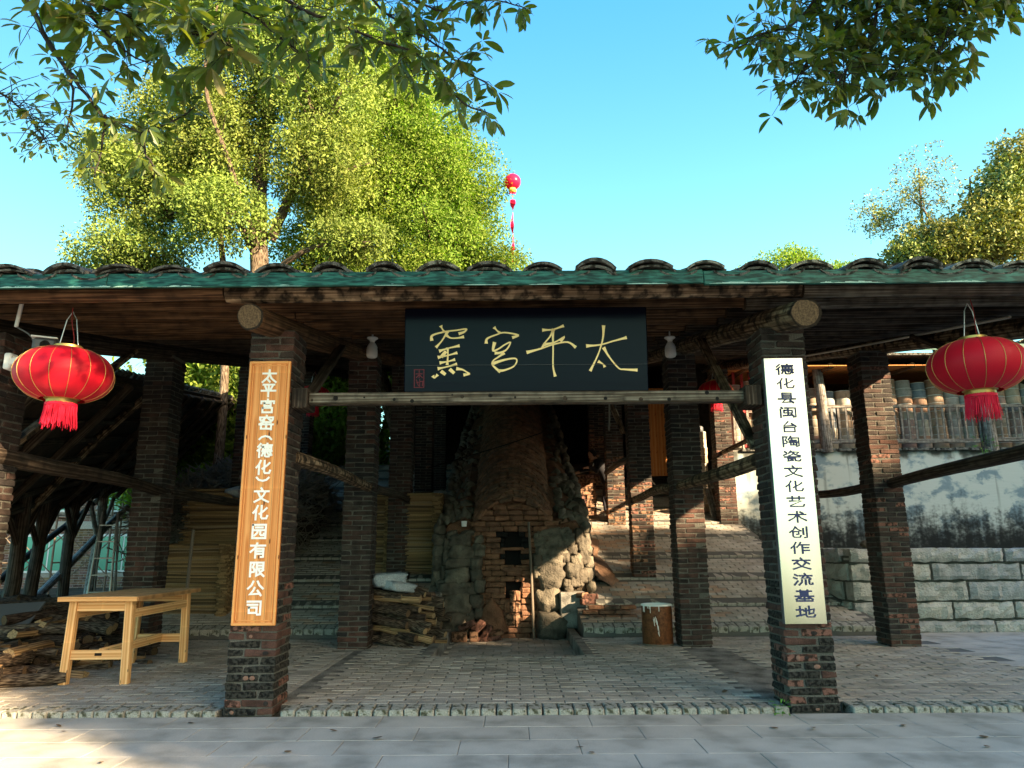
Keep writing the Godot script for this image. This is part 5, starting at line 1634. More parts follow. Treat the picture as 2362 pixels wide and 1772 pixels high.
	solo("round_post", log_mesh(Vector3(8.15, 3.8, -19.0), Vector3(8.08, 6.0, -19.0), 0.145, 0.13, M.gray_wood, M.old_end, 0.02, 14, 6), null, "pale round post of the clay ring store, right of the metal board", "post")
	solo("round_post", log_mesh(Vector3(12.42, 3.8, -19.0), Vector3(12.38, 6.1, -19.0), 0.15, 0.14, M.gray_wood, M.old_end, 0.02, 14, 6), null, "pale round post of the clay ring store below the right lantern", "post")
	# store behind: back wall, ceiling of planks, roof with green fascia
	var s := thing("ring_store_shed", "open shed with plank ceiling and green fascia sheltering the clay rings", "shed", Vector3(5.7, 3.84, -19.0))
	for k in 9:
		part("wall_plank", cbox(Vector3(0.18, 2.6, 0.03), 0.004), M.plank, s, xf(Vector3(-1.7 + k * 0.185, 0.9, -2.4), Vector3(0, rf(-0.04, 0.04), 0)))
	part("added_sun_block_wall", cbox(Vector3(0.25, 6.0, 11.0), 0.0), M.brick2, s, xf(Vector3(-0.1, 2.6, -7.7)))  # added wall, keeps sunlight from reaching the rear of the shelter
	part("back_wall", cbox(Vector3(14.5, 3.2, 0.2), 0.0), M.brick1, s, xf(Vector3(7.2, 1.6, -3.4)))
	part("floor", cbox(Vector3(14.4, 0.03, 3.3), 0.0), M.concrete, s, xf(Vector3(7.2, 0.016, -1.7)))
	var pl := cbox(Vector3(0.19, 0.025, 4.4), 0.004)
	for k in 72:
		part("ceiling_plank", pl, M.plank, s, xf(Vector3(0.1 + k * 0.2, 2.32, -1.5), Vector3(0.1, 0, 0)))
	part("fascia_board", cbox(Vector3(11.6, 0.15, 0.03), 0.004), M.green_paint, s, xf(Vector3(9.0, 2.53, 0.85)))
	part("roof_deck", cbox(Vector3(14.6, 0.06, 4.9), 0.0), M.tile, s, xf(Vector3(7.2, 2.58, -1.5), Vector3(0.1, 0, 0)))
	var cover := tile_mesh(0.12, 0.06, 0.42, 0.02, true)
	for k in 38:
		part("cover_tile", cover, M.tile_lichen, s, xf(Vector3(0.3 + k * 0.37, 2.66, 0.72), Vector3(0.06, 0, 0)))
	for k in 7:
		part("ceiling_beam", log_mesh(Vector3(0.4 + k * 2.1, 2.12, 0.6), Vector3(0.4 + k * 2.1, 2.3, -3.3), 0.08, 0.07, M.brown_wood, M.old_end, 0.02, 8, 4), null, s)
	# stacked saggars
	var ring_lib := []
	for k in 4:
		var r := 0.195 + 0.006 * k
		var h := 0.21
		var bodyg := Geo.new()
		glathe([Vector2(0.0, 0.012), Vector2(r * 0.9, 0.012), Vector2(r * 0.97, 0.004), Vector2(r * 0.995, 0.016), Vector2(r * 0.99, h * 0.5), Vector2(r * 0.995, h - 0.016)], 22, bodyg)
		var rimg := Geo.new()
		glathe([Vector2(r * 0.995, h - 0.016), Vector2(r * 1.012, h - 0.008), Vector2(r * 0.985, h + 0.001), Vector2(r * 0.86, h), Vector2(r * 0.85, 0.05), Vector2(0.0, 0.05)], 22, rimg)
		var am := ArrayMesh.new()
		bodyg.put(am, null)
		rimg.put(am, M.pot_rim)
		ring_lib.append(am)
	x = 6.0
	var i := 0
	while x < 14.2:
		var n := 9
		if x > 6.5 and x < 9.0: n = [8, 8, 5, 6, 7, 8][i % 6]
		if x > 8.85 and x < 9.3: n = 8
		var zz := -19.52 + rf(-0.05, 0.04)
		var tone := rg.randi() % 8
		var sc := rf(0.94, 1.02)
		for k in n:
			if rg.randf() < 0.55: tone = rg.randi() % 8
			var st := "pale" if tone in [0, 2, 5] else "grey" if tone in [3, 4, 7] else "brown"
			var order: String = ["bottom", "second", "third", "fourth", "fifth", "sixth", "seventh", "eighth", "topmost"][k]
			var place := "left of the round post" if x < 8.1 else "just left of the right brick pillar" if x < 9.1 else "between brick pillar and right lantern" if x < 11.6 else "behind the right lantern" if x < 13.2 else "at the right edge"
			solo("clay_ring", ring_lib[rg.randi() % 4], M["pot%d" % tone], st + " clay ring, " + order + " one of a stack " + place, "saggar", xf(Vector3(x + rf(-0.008, 0.008), 3.885 + k * 0.212 * sc, zz + rf(-0.008, 0.008)), Vector3(rf(-0.006, 0.006), rf(0, TAU), rf(-0.006, 0.006)), Vector3(sc, sc, sc)), "fired clay rings stacked behind the railing")
		x += 0.405 + rf(0.0, 0.025)
		i += 1
	# column of rings at the ramp top
	for k in 10:
		solo("clay_ring", ring_lib[k % 4], M["pot%d" % [0, 2, 5, 2, 7, 5][k % 6]], "sunlit clay ring of the single column at the top of the ramp", "saggar", xf(Vector3(5.03 + rf(-0.005, 0.005), 2.33 + k * 0.211, -19.65), Vector3(0, k * 1.0, 0), Vector3(0.86, 1.0, 0.86)), "single ring column at the ramp top")
	solo("glass_jar", lathe([Vector2(0.0, 0.0), Vector2(0.1, 0.0), Vector2(0.11, 0.02), Vector2(0.11, 0.12), Vector2(0.09, 0.15), Vector2(0.0, 0.15)], 16), M.plastic_gray, "dark jar standing on the single ring column", "jar", xf(Vector3(5.03, 4.45, -19.65)))
	for k in 3:
		solo("leaning_board", cbox(Vector3(0.2, 0.75, 0.04), 0.005, 0.003), M.gray_wood, ["short grey board leaning nearest the ring column", "middle short board leaning at the top ramp pillar", "brown short board leaning against the top ramp pillar"][k], "board", xf(Vector3(5.12 + k * 0.16, 2.55, -19.2 + k * 0.04), Vector3(-0.25, 0.2, 0.1)))
	solo("red_window_frame", red_frame_mesh(), M.red_frame, "red timber frame beside the clay rings left of the metal board", "frame", xf(Vector3(5.75, 4.0, -19.4)))
	# leaning pole stand seen between the two ramp pillars
	var ps := thing("leaning_stand", "dark stand with a white pole leaning between the ramp pillars", "stand", Vector3(3.62, 2.25, -19.6))
	part("white_pole", log_mesh(Vector3(0.0, 0.05, 0), Vector3(-0.28, 1.35, -0.1), 0.055, 0.05, M.plastic_white, M.plastic_white, 0.01, 10, 4), null, ps)
	part("thin_rod", log_mesh(Vector3(-0.42, 1.25, -0.1), Vector3(-0.42, 1.9, -0.1), 0.012, 0.01, M.wire, M.wire, 0.01, 6, 3), null, ps)
	part("dark_bundle", rock(2, 44, 0.3, 0.3), M.plastic_gray, ps, xf(Vector3(-0.33, 1.25, -0.05), Vector3(0.3, 0, 0.5), Vector3(0.28, 0.5, 0.3)))
	part("cable", log_mesh(Vector3(-0.25, 1.1, 0), Vector3(0.25, 0.65, 0.1), 0.014, 0.014, M.soot, M.soot, 0.12, 6, 8), null, ps)
	solo("pale_cable", log_mesh(Vector3(3.2, 2.2, -19.0), Vector3(4.3, 2.4, -19.1), 0.02, 0.02, M.pole_wood, M.pole_wood, 0.12, 6, 10), null, "pale hose lying across the top of the sunlit ramp", "hose")
	# pile of bricks the person works at
	var lb := cbox(Vector3(0.26, 0.1, 0.14), 0.008, 0.004)
	for k in 20:
		solo("stacked_brick", lb, M.brick_pale if rg.randf() < 0.7 else M.brick_red, "sunlit brick in the loose pile right below the bending person", "brick", xf(Vector3(1.72 + (k % 2) * 0.27 + rf(-0.03, 0.03), 2.28 + (k / 2) * 0.103, -19.0 + rf(-0.04, 0.04)), Vector3(0, rf(-0.15, 0.15), 0)), "brick pile beside the kiln")

func red_frame_mesh() -> ArrayMesh:
	var g := Geo.new()
	for k in 4: gbox(Vector3(0.07, 2.1, 0.06), 0.005, 0.0, g, xf(Vector3(k * 0.22, 1.05, 0)))
	for y in [0.02, 1.1, 2.08]: gbox(Vector3(0.75, 0.06, 0.05), 0.005, 0.0, g, xf(Vector3(0.33, y, 0.002)))
	return g.mesh()

# rough-faced block: a grid on the front, bulging and pitted
func block_mesh(w: float, h: float, d: float, seed_n: int) -> ArrayMesh:
	var fn := FastNoiseLite.new()
	fn.seed = seed_n
	fn.frequency = 3.4
	fn.fractal_octaves = 4
	var g := Geo.new()
	var nx := maxi(5, int(w / 0.09))
	var ny := 4
	var P := []
	for j in ny + 1:
		var row := []
		for i in nx + 1:
			var u := float(i) / nx
			var v := float(j) / ny
			var edge := minf(minf(u, 1.0 - u) * w, minf(v, 1.0 - v) * h)
			var bul := 0.035 * smoothstep(0.0, 0.05, edge) + 0.09 * fn.get_noise_2d(u * w, v * h) * smoothstep(0.0, 0.05, edge)
			var ex := 0.03 * fn.get_noise_2d(v * 3.0 + 7.0, u * 5.0) if i == 0 or i == nx else 0.0
			var ey := 0.03 * fn.get_noise_2d(u * w * 1.2 + 3.0, v * 9.0) if j == 0 or j == ny else 0.0
			row.append(Vector3((u - 0.5) * w + ex, (v - 0.5) * h + ey, d / 2.0 + bul))
		P.append(row)
	for j in ny:
		for i in nx:
			g.quad(P[j][i], P[j][i + 1], P[j + 1][i + 1], P[j + 1][i], Vector3(0, 0, 1))
	var back := Vector3(0, 0, -d)
	for i in nx:
		for j in [0, ny]:
			g.quad(P[j][i], P[j][i + 1], P[j][i + 1] + back, P[j][i] + back, Vector3(0, -1 if j == 0 else 1, 0))
	for j in ny:
		for i in [0, nx]:
			g.quad(P[j][i], P[j + 1][i], P[j + 1][i] + back, P[j][i] + back, Vector3(-1 if i == 0 else 1, 0, 0))
	return g.mesh()


# ------------------------------------------------------------------ left background
func make_left_side() -> void:
	# low woodshed that runs up the hill beside the kiln shelter
	var s := thing("wood_shed_roof", "low dark tiled roof of the wood shed left of the kiln shelter", "roof", Vector3.ZERO)
	var d := Vector3(-0.231, 0.169, -1.0)
	var a0 := Vector3(-6.3, 4.12, -11.04) - d * 2.6
	var b0 := Vector3(-9.5, 1.94, -13.9) - d * 5.2
	var L := 21.0
	var g := Geo.new()
	var n := (b0 - a0).cross(d).normalized()
	if n.y < 0: n = -n
	var a1 := a0 + d * L
	var b1 := b0 + d * L
	g.quad(a0, a1, b1, b0, n)
	g.quad(a0 - n * 0.05, a1 - n * 0.05, b1 - n * 0.05, b0 - n * 0.05, -n)
	g.quad(a0, a1, a1 - n * 0.05, a0 - n * 0.05, Vector3(1, 0, 0))
	g.quad(b0, b1, b1 - n * 0.05, b0 - n * 0.05, Vector3(-1, 0, 0))
	part("roof_deck", g.mesh(), M.dark_wood, s)
	var cover := tile_mesh(0.13, 0.075, 0.5, 0.022, true)
	var across := (b0 - a0).normalized()
	var bas := Basis(n.cross(across).normalized() * -1.0, n, -across).orthonormalized()
	var near := []
	var rest := []
	for i in 66:
		for k in 9:
			var t := Transform3D(Basis(d.normalized(), n, d.normalized().cross(n)), a0 + d * (i * 0.315 + 0.1) + across * (0.16 + k * 0.42) + n * (0.02 + 0.012 * sin(i * 1.7)))
			if k == 0: near.append(t)
			else: rest.append(t)
	for t in near: part("cover_tile", cover, M.tile, s, t)
	many("cover_tile", cover, M.tile, s, rest)
	for k in 9:
		var o := across * (0.1 + k * 0.44)
		part("purlin", log_mesh(a0 + o - n * 0.12, a1 + o - n * 0.12, 0.06, 0.055, M.dark_wood, M.old_end, 0.05, 8, 8), null, s)
	for k in 13:
		part("rafter", log_mesh(a0 + d * (k * 1.6 + 0.3) - n * 0.22, b0 + d * (k * 1.6 + 0.3) - n * 0.22, 0.075, 0.065, M.old_wood if k == 3 else M.dark_wood, M.old_end, 0.07, 8, 6), null, s)
	# posts with their V braces
	var posts := [
		[Vector3(-8.82, 0.1, -13.3), 2.6, 0.125, "darkest round post of the wood shed at the left edge"],
		[Vector3(-9.2, 0.1, -14.5), 2.5, 0.12, "second round shed post, thick with a lichened foot"],
		[Vector3(-9.95, 0.2, -16.9), 2.8, 0.115, "third round shed post just behind the table's left end"],
		[Vector3(-10.35, 0.3, -18.6), 2.7, 0.115, "pale grey forked shed post next to the ladder"],
	]
	for p in posts:
		var o := thing("shed_post", p[3], "post", p[0], 0.0, "round posts of the wood shed")
		var m: Material = M.gray_wood if p[1] == 2.7 else M.dark_wood
		part("trunk", log_mesh(Vector3.ZERO, Vector3(0.06, p[1], -0.08), p[2], p[2] * 0.9, m, M.old_end, 0.05, 12, 6), null, o)
		for sgn in [-1, 1]:
			part("brace", log_mesh(Vector3(0.04, p[1] * 0.55, -0.04), Vector3(0.04 - 0.25 * sgn, p[1] * 0.55 + 1.0, -0.04 - sgn * 1.05), 0.06, 0.05, m, M.old_end, 0.03, 8, 4), null, o)
	solo("eave_log", log_mesh(Vector3(-8.6, 2.05, -12.6), Vector3(-11.5, 4.1, -24.0), 0.09, 0.08, M.dark_wood, M.old_end, 0.06, 8, 8), null, "log carrying the eave of the wood shed over its posts", "log")
	solo("leaning_pole", log_mesh(Vector3(-9.9, 0.1, -15.2), Vector3(-10.6, 2.6, -20.5), 0.085, 0.075, M.gray_wood, M.old_end, 0.05, 9, 6), null, "grey pole leaning behind the second shed post", "pole")
	solo("leaning_pole", log_mesh(Vector3(-9.2, 0.9, -13.6), Vector3(-10.9, 3.0, -20.0), 0.07, 0.06, M.dark_wood, M.old_end, 0.05, 9, 6), null, "dark pole slanting across the first two shed posts", "pole")
	# felled logs on the ground under the shed
	var lib := []
	for k in 8: lib.append(firewood(k % 2, rf(1.2, 2.0), rf(0.08, 0.12)))
	for k in 46:
		solo("felled_log", lib[rg.randi() % 8], null, "grey log lying in the rough heap between the shed posts", "log", xf(Vector3(rf(-10.4, -7.0), 0.15 + (k % 4) * 0.14, rf(-15.4, -12.4)), Vector3(rf(-0.15, 0.15), PI / 2.0 + rf(-0.6, 0.6), rf(0, 3)), Vector3(0.9, 0.9, 0.9)), "logs heaped under the wood shed")
	solo("dark_board", cbox(Vector3(0.9, 0.03, 0.6), 0.004), M.plastic_gray, "flat dark board lying on the wood heap at far left", "board", xf(Vector3(-6.7, 0.6, -10.0), Vector3(0.5, 0.2, 0.05)))
	# ladder
	var ld := thing("step_ladder", "grey aluminium step ladder standing left of the pillar behind the table", "ladder", Vector3(-7.5, 0.1, -13.8), 0.35)
	for sx in [-1, 1]:
		part("rail", log_mesh(Vector3(sx * 0.2, 0, 0), Vector3(sx * 0.13, 2.05, -0.35), 0.026, 0.024, M.alu, M.alu, 0.0, 6, 2), null, ld)
		part("back_rail", log_mesh(Vector3(sx * 0.2, 0, -0.95), Vector3(sx * 0.13, 2.03, -0.38), 0.02, 0.02, M.alu, M.alu, 0.0, 6, 2), null, ld)
	for k in 6:
		part("rung", cbox(Vector3(0.38 - k * 0.018, 0.025, 0.085), 0.004), M.alu, ld, xf(Vector3(0, 0.3 + k * 0.3, -0.05 - k * 0.051)))
	solo("steel_pole", log_mesh(Vector3(-5.02, 0.05, -11.7), Vector3(-5.0, 1.75, -11.75), 0.025, 0.025, M.rust_pipe, M.rust_pipe, 0.0, 8, 2), null, "thin grey pole upright between table and stick bundles", "pole")
	# house beyond, sunlit
	var h := thing("brick_house", "sunlit brick house with green windows beyond the wood shed", "house", Vector3(-21.5, -0.3, -34.0), 0.12)
	part("wall", cbox(Vector3(14.0, 7.5, 6.0), 0.0), M.house_mortar, h, xf(Vector3(0, 3.75, -3.1)))
	var bx := []
	var tint := []
	for r in 66:
		var x := -6.9 + (0.2 if r % 2 else 0.0)
		while x < 6.9:
			var y := 0.06 + r * 0.112
			var free := true
			for wx in [-4.4, 0.2, 3.4]:
				for wy in [0.75, 3.45]:
					if absf(x - wx) < 1.05 and absf(y - wy - 0.8) < 0.95: free = false
			if absf(y - 2.85) < 0.2: free = false
			if free:
				bx.append(xf(Vector3(x, y, -0.12), Vector3.ZERO, Vector3(0.39 / 0.24, 0.095 / 0.053, 1)))
				var f := rf(0.7, 1.2)
				tint.append(Color(f, f * rf(0.85, 1.15), f * rf(0.8, 1.2)))
			x += 0.41
	many("house_bricks", cbox(Vector3(0.24, 0.053, 0.06), 0.004), M.house_brick, h, bx, tint)
	part("floor_band", cbox(Vector3(14.0, 0.34, 0.12), 0.01), M.house_band, h, xf(Vector3(0, 2.85, -0.06)))
	part("pale_panel", cbox(Vector3(1.4, 3.6, 0.1), 0.01), M.window_frame, h, xf(Vector3(-2.2, 4.9, -0.05)))
	for wx in [-4.4, 0.2, 3.4]:
		for wy in [0.75, 3.45]:
			var fr := part("window", cbox(Vector3(2.0, 1.7, 0.06), 0.01), M.window_frame, h, xf(Vector3(wx, wy + 0.85, -0.08)))
			for q in 3:
				part("pane", cbox(Vector3(0.56, 1.5, 0.02), 0.003), M.window_pane, fr, xf(Vector3(-0.62 + q * 0.62, 0, 0.033)))
	part("roof", cbox(Vector3(15.0, 0.3, 7.5), 0.02), M.tile, h, xf(Vector3(0, 7.65, -3.1)))
	# scaffold in front of it
	var sc := thing("scaffolding", "thin steel scaffolding with crossed braces before the brick house", "scaffold", Vector3(-17.6, -0.2, -27.5), 0.12)
	for k in 4:
		for q in 2:
			part("upright", log_mesh(Vector3(-3.0 + k * 1.9, 0, -q * 0.9), Vector3(-3.0 + k * 1.9, 3.4, -q * 0.9), 0.035, 0.035, M.rust_pipe, M.rust_pipe, 0.0, 6, 2), null, sc)
			part("cross_bar", log_mesh(Vector3(-3.0 + k * 1.9, 1.2 + q * 1.6, 0), Vector3(-3.0 + k * 1.9, 1.2 + q * 1.6, -0.9), 0.03, 0.03, M.rust_pipe, M.rust_pipe, 0.0, 6, 2), null, sc)
	for k in 3:
		for q in 2:
			part("cross_brace", log_mesh(Vector3(-3.0 + k * 1.9, 0.4, -q * 0.9), Vector3(-1.1 + k * 1.9, 2.3, -q * 0.9), 0.022, 0.022, M.rust_pipe, M.rust_pipe, 0.0, 5, 2), null, sc)
			part("cross_brace", log_mesh(Vector3(-3.0 + k * 1.9, 2.3, -q * 0.9), Vector3(-1.1 + k * 1.9, 0.4, -q * 0.9), 0.022, 0.022, M.rust_pipe, M.rust_pipe, 0.0, 5, 2), null, sc)
	part("walkway", cbox(Vector3(6.2, 0.06, 0.9), 0.01), M.gray_wood, sc, xf(Vector3(-0.2, 2.95, -0.45)))


# ------------------------------------------------------------------ leaves and trees
func gleaf(g: Geo, at: Vector3, dir: Vector3, nrm: Vector3, l: float, w: float, droop: float, n := 3) -> void:
	var side := dir.cross(nrm).normalized()
	nrm = side.cross(dir).normalized()
	var prof := [0.0, 0.8, 1.0, 0.0] if n == 3 else [0.0, 0.55, 0.92, 1.0, 0.78, 0.0]
	var cnt := prof.size() - 1
	var mid := []
	var lf := []
	var rt := []
	for i in cnt + 1:
		var f := float(i) / cnt
		var c := at + dir * l * f - Vector3.UP * droop * l * f * f
		var wd: float = prof[i] * w * 0.5
		mid.append(c)
		lf.append(c + side * wd + nrm * wd * 0.28)
		rt.append(c - side * wd + nrm * wd * 0.28)
	for i in cnt:
		for s in 2:
			var a: Array = lf if s == 0 else rt
			var nn := (nrm + (side if s == 1 else -side) * -0.25).normalized()
			g.tri(mid[i], a[i], a[i + 1], nn, nn, nn)
			g.tri(mid[i], a[i + 1], mid[i + 1], nn, nn, nn)

func leaf_ball(n: int, radius: float, l: float, w: float, seed_n: int) -> ArrayMesh:
	var r := RandomNumberGenerator.new()
	r.seed = seed_n
	var g := Geo.new()
	for k in n:
		var d := Vector3(r.randf_range(-1, 1), r.randf_range(-1, 1), r.randf_range(-1, 1)).normalized()
		var at := d * radius * pow(r.randf(), 0.5)
		var dir := (d + Vector3(r.randf_range(-0.8, 0.8), r.randf_range(-0.6, 0.9), r.randf_range(-0.8, 0.8))).normalized()
		var up := Vector3(r.randf_range(-1, 1), r.randf_range(0.0, 1.2), r.randf_range(-1, 1)).normalized()
		gleaf(g, at, dir, up, l * r.randf_range(0.7, 1.2), w * r.randf_range(0.8, 1.2), 0.15)
	return g.mesh()

# trunk: points and radii; blobs: [centre, radii]; count clumps of foliage
func make_tree(called: String, label: String, category: String, at: Vector3, trunks: Array, blobs: Array, count: int, leaf: ArrayMesh, m: StandardMaterial3D, seed_n: int, size := 1.0, shell := 0.45, dark := 0.55, hole := 0.08, group := "") -> Node3D:
	var o := thing(called, label, category, at, 0.0, group)
	var r := RandomNumberGenerator.new()
	r.seed = seed_n
	var fn := FastNoiseLite.new()
	fn.seed = seed_n
	fn.frequency = 0.22
	for t in trunks:
		var g := Geo.new()
		var pts := PackedVector3Array(t[0])
		var fine := PackedVector3Array()
		var rad := []
		for i in pts.size() - 1:
			for k in 4:
				var f := k / 4.0
				fine.append(pts[i].cubic_interpolate(pts[i + 1], pts[maxi(i - 1, 0)], pts[mini(i + 2, pts.size() - 1)], f))
				rad.append(lerpf(t[1], t[2], (i + f) / (pts.size() - 1)))
		fine.append(pts[pts.size() - 1])
		rad.append(t[2])
		gtube(fine, rad, 9, g, null, 0.08)
		part("trunk" if t[1] > 0.15 else "limb", g.mesh(), M.tree_bark, o)
	# twigs out to the clumps
	var tw := Geo.new()
	var xs := []
	var tint := []
	var total := 0.0
	for b in blobs: total += b[1].x * b[1].z + b[1].x * b[1].y
	for b in blobs:
		var c: Vector3 = b[0]
		var q: Vector3 = b[1]
		var n := int(count * (q.x * q.z + q.x * q.y) / total)
		var hue := r.randf_range(0.9, 1.1)
		for k in n:
			var d := Vector3(r.randfn(), r.randfn(), r.randfn()).normalized()
			var f := pow(r.randf(), shell)
			var lump := 1.0 + 0.42 * fn.get_noise_3dv((c + d * q) * 1.3)
			var p := c + d * q * f * lump
			if fn.get_noise_3dv(p * 2.2 + Vector3(40, 0, 0)) < -0.45 + hole: continue
			xs.append(Transform3D(Basis.from_euler(Vector3(r.randf_range(-0.9, 0.9), r.randf_range(0, TAU), r.randf_range(-0.9, 0.9))) * Basis.from_scale(Vector3.ONE * size * r.randf_range(0.7, 1.25)), p))
			var v := lerpf(dark, 1.15, clampf(0.5 + 0.95 * fn.get_noise_3dv(p * 1.6 + Vector3(0, 90, 0)), 0.0, 1.0)) * r.randf_range(0.94, 1.06)
			tint.append(Color(v * hue * r.randf_range(0.92, 1.1), v, v * r.randf_range(0.8, 1.1)))
			if k % 40 == 0:
				var s: Vector3 = c - Vector3(0, q.y * 0.5, 0)
				gtube(PackedVector3Array([s.lerp(p, 0.1), s.lerp(p, 0.55) + Vector3(0, 0.1 * q.y, 0), p]), [0.05 * size, 0.03 * size, 0.01], 5, tw)
	part("branches", tw.mesh(), M.tree_bark, o)
	many("crown", leaf, m, o, xs, tint)
	return o

func make_trees() -> void:
	var ball := leaf_ball(16, 0.3, 0.13, 0.054, 1)
	var ball2 := leaf_ball(14, 0.32, 0.2, 0.075, 2)
	# the two great camphor trees above the roof
	make_tree("camphor_tree", "great olive-green tree with bare pale trunks rising behind the roof at left", "tree", Vector3(-7.7, 2.6, -22.0), [
		[[Vector3(0, 0, 0), Vector3(0.1, 4.0, 0), Vector3(-0.35, 8.0, 0), Vector3(-0.5, 11.5, 0), Vector3(-0.2, 15.0, 0), Vector3(-0.6, 18.0, 0)], 0.42, 0.08],
		[[Vector3(0.1, 7.0, 0), Vector3(-1.2, 9.5, 0.3), Vector3(-2.6, 12.0, 0.5), Vector3(-3.6, 14.5, 0.3)], 0.16, 0.05],
		[[Vector3(0, 8.5, 0), Vector3(0.9, 11.0, 0.2), Vector3(1.4, 14.0, 0.4), Vector3(1.2, 17.0, 0)], 0.17, 0.05],
		[[Vector3(-1.0, 0, 0.3), Vector3(-1.0, 4.0, 0.3), Vector3(-1.5, 8.6, 0.3), Vector3(-2.6, 11.0, 0)], 0.17, 0.05],
		[[Vector3(0.1, 7.3, 0.1), Vector3(1.6, 8.0, 0.6), Vector3(3.4, 8.0, 0.9)], 0.1, 0.04],
		[[Vector3(-0.3, 8.2, 0.4), Vector3(-0.9, 10.4, 1.6), Vector3(-1.5, 12.6, 2.3), Vector3(-1.2, 15.0, 2.6)], 0.11, 0.03],
	], [
		[Vector3(-3.6, 10.0, 0), Vector3(2.3, 1.6, 2.2)], [Vector3(-4.4, 7.9, 0), Vector3(1.9, 0.9, 1.8)], [Vector3(-2.4, 12.6, 0), Vector3(2.7, 2.0, 2.4)], [Vector3(-0.6, 15.4, 0), Vector3(2.8, 2.2, 2.6)], [Vector3(0.6, 17.8, 0), Vector3(2.2, 1.6, 2.2)],
		[Vector3(1.5, 13.2, 0.4), Vector3(1.9, 2.3, 2.2)], [Vector3(1.6, 10.6, 0.6), Vector3(1.9, 1.5, 1.8)], [Vector3(-1.4, 8.9, 1.2), Vector3(1.9, 1.2, 1.4)], [Vector3(-2.7, 17.0, 0), Vector3(2.2, 1.6, 2.0)], [Vector3(-5.2, 11.2, 0.2), Vector3(1.5, 0.9, 1.5)], [Vector3(-1.6, 11.2, 0.8), Vector3(1.7, 1.5, 1.6)], [Vector3(2.6, 8.3, 0.5), Vector3(1.4, 0.8, 1.2)],
	], 15000, ball, M.camphor_dull, 51, 0.92, 0.45, 0.6, 0.17)
	make_tree("camphor_tree", "great bright yellow-green tree behind the roof at centre left", "tree", Vector3(-3.2, 3.2, -25.5), [
		[[Vector3(0, 0, 0), Vector3(-1.4, 4.0, 0), Vector3(-2.2, 8.0, 0), Vector3(-2.0, 13.0, 0)], 0.32, 0.08],
		[[Vector3(0, 0, -0.6), Vector3(0.4, 5.0, -0.5), Vector3(0.6, 10.0, -0.5), Vector3(0.2, 14.0, -0.5)], 0.3, 0.06],
	], [
		[Vector3(-1.6, 15.6, 0), Vector3(2.3, 2.2, 2.2)], [Vector3(-0.5, 13.2, 0.3), Vector3(2.6, 2.2, 2.4)], [Vector3(0.7, 11.6, 0.3), Vector3(2.2, 2.0, 2.2)], [Vector3(-1.6, 10.6, 0.6), Vector3(2.6, 2.3, 2.2)], [Vector3(0.4, 9.3, 0.5), Vector3(2.2, 1.8, 2.0)], [Vector3(1.5, 9.9, 0), Vector3(1.5, 1.6, 1.6)],
		[Vector3(-3.4, 12.2, -0.3), Vector3(2.0, 2.6, 2.0)], [Vector3(-2.0, 17.6, 0), Vector3(1.6, 1.2, 1.6)], [Vector3(2.5, 8.5, 0.0), Vector3(1.3, 0.75, 1.2)], [Vector3(-3.8, 8.6, 0.2), Vector3(2.0, 1.8, 1.8)], [Vector3(-0.6, 7.7, 0.8), Vector3(2.2, 1.0, 1.6)],
	], 15000, ball, M.camphor, 52, 0.92, 0.45, 0.58, 0.13)
	# smaller trees behind and at the sides
	make_tree("small_tree", "light green tree top peeping over the roof right of centre", "tree", Vector3(12.1, 5.0, -31.0), [[[Vector3(0, 0, 0), Vector3(0.1, 4.5, 0), Vector3(0, 8.8, 0)], 0.18, 0.06]],
		[[Vector3(0.5, 8.3, 0), Vector3(1.7, 1.3, 1.5)], [Vector3(2.2, 7.9, 0), Vector3(1.5, 1.0, 1.2)], [Vector3(-1.0, 7.8, 0), Vector3(1.2, 0.8, 1.0)]], 1900, ball, M.camphor, 53, 1.0, 0.6, 0.8, 0.12)
	make_tree("autumn_tree", "yellowing tree rising at the right edge above the roof", "tree", Vector3(20.5, 4.0, -30.0), [
		[[Vector3(0, 0, 0), Vector3(0.2, 6.0, 0), Vector3(0.3, 12.0, 0)], 0.26, 0.07], [[Vector3(0.1, 7.0, 0), Vector3(-1.4, 9.5, 0.2), Vector3(-2.5, 11.8, 0.2)], 0.1, 0.04], [[Vector3(0.2, 10.0, 0), Vector3(-0.2, 12.0, 0), Vector3(-0.1, 13.4, 0)], 0.08, 0.03]],
		[[Vector3(1.6, 12.2, 0), Vector3(2.2, 1.8, 2.0)], [Vector3(0.4, 10.6, 0.3), Vector3(2.3, 1.6, 2.0)], [Vector3(-2.0, 10.0, 0.2), Vector3(2.0, 1.2, 1.8)], [Vector3(2.6, 14.0, 0), Vector3(1.6, 1.3, 1.6)], [Vector3(-3.2, 9.4, 0.4), Vector3(1.3, 0.8, 1.2)]], 4200, ball2, M.autumn, 54, 1.0, 0.6, 0.6, 0.12)
	make_tree("bare_topped_tree", "thin grey-leaved twigs rising above the yellowing tree at the right edge", "tree", Vector3(19.8, 4.0, -33.0), [[[Vector3(0, 0, 0), Vector3(-0.2, 8.0, 0), Vector3(0.2, 15.5, 0)], 0.2, 0.03]],
		[[Vector3(0.2, 14.4, 0), Vector3(2.0, 2.2, 1.6)], [Vector3(-1.9, 12.8, 0), Vector3(1.8, 1.2, 1.4)]], 420, ball2, M.autumn, 55, 0.7, 0.8, 0.8, 0.1)
	var back := [[-10.5, 3.6, -30.0, 61], [-14.5, 1.0, -33.0, 62], [-6.0, 6.0, -34.0, 63], [-18.0, 0.0, -44.0, 64], [-1.0, 8.5, -40.0, 65], [-8.6, 3.2, -27.0, 66], [-10.6, 1.5, -25.5, 67], [-8.0, 1.0, -29.0, 68]]
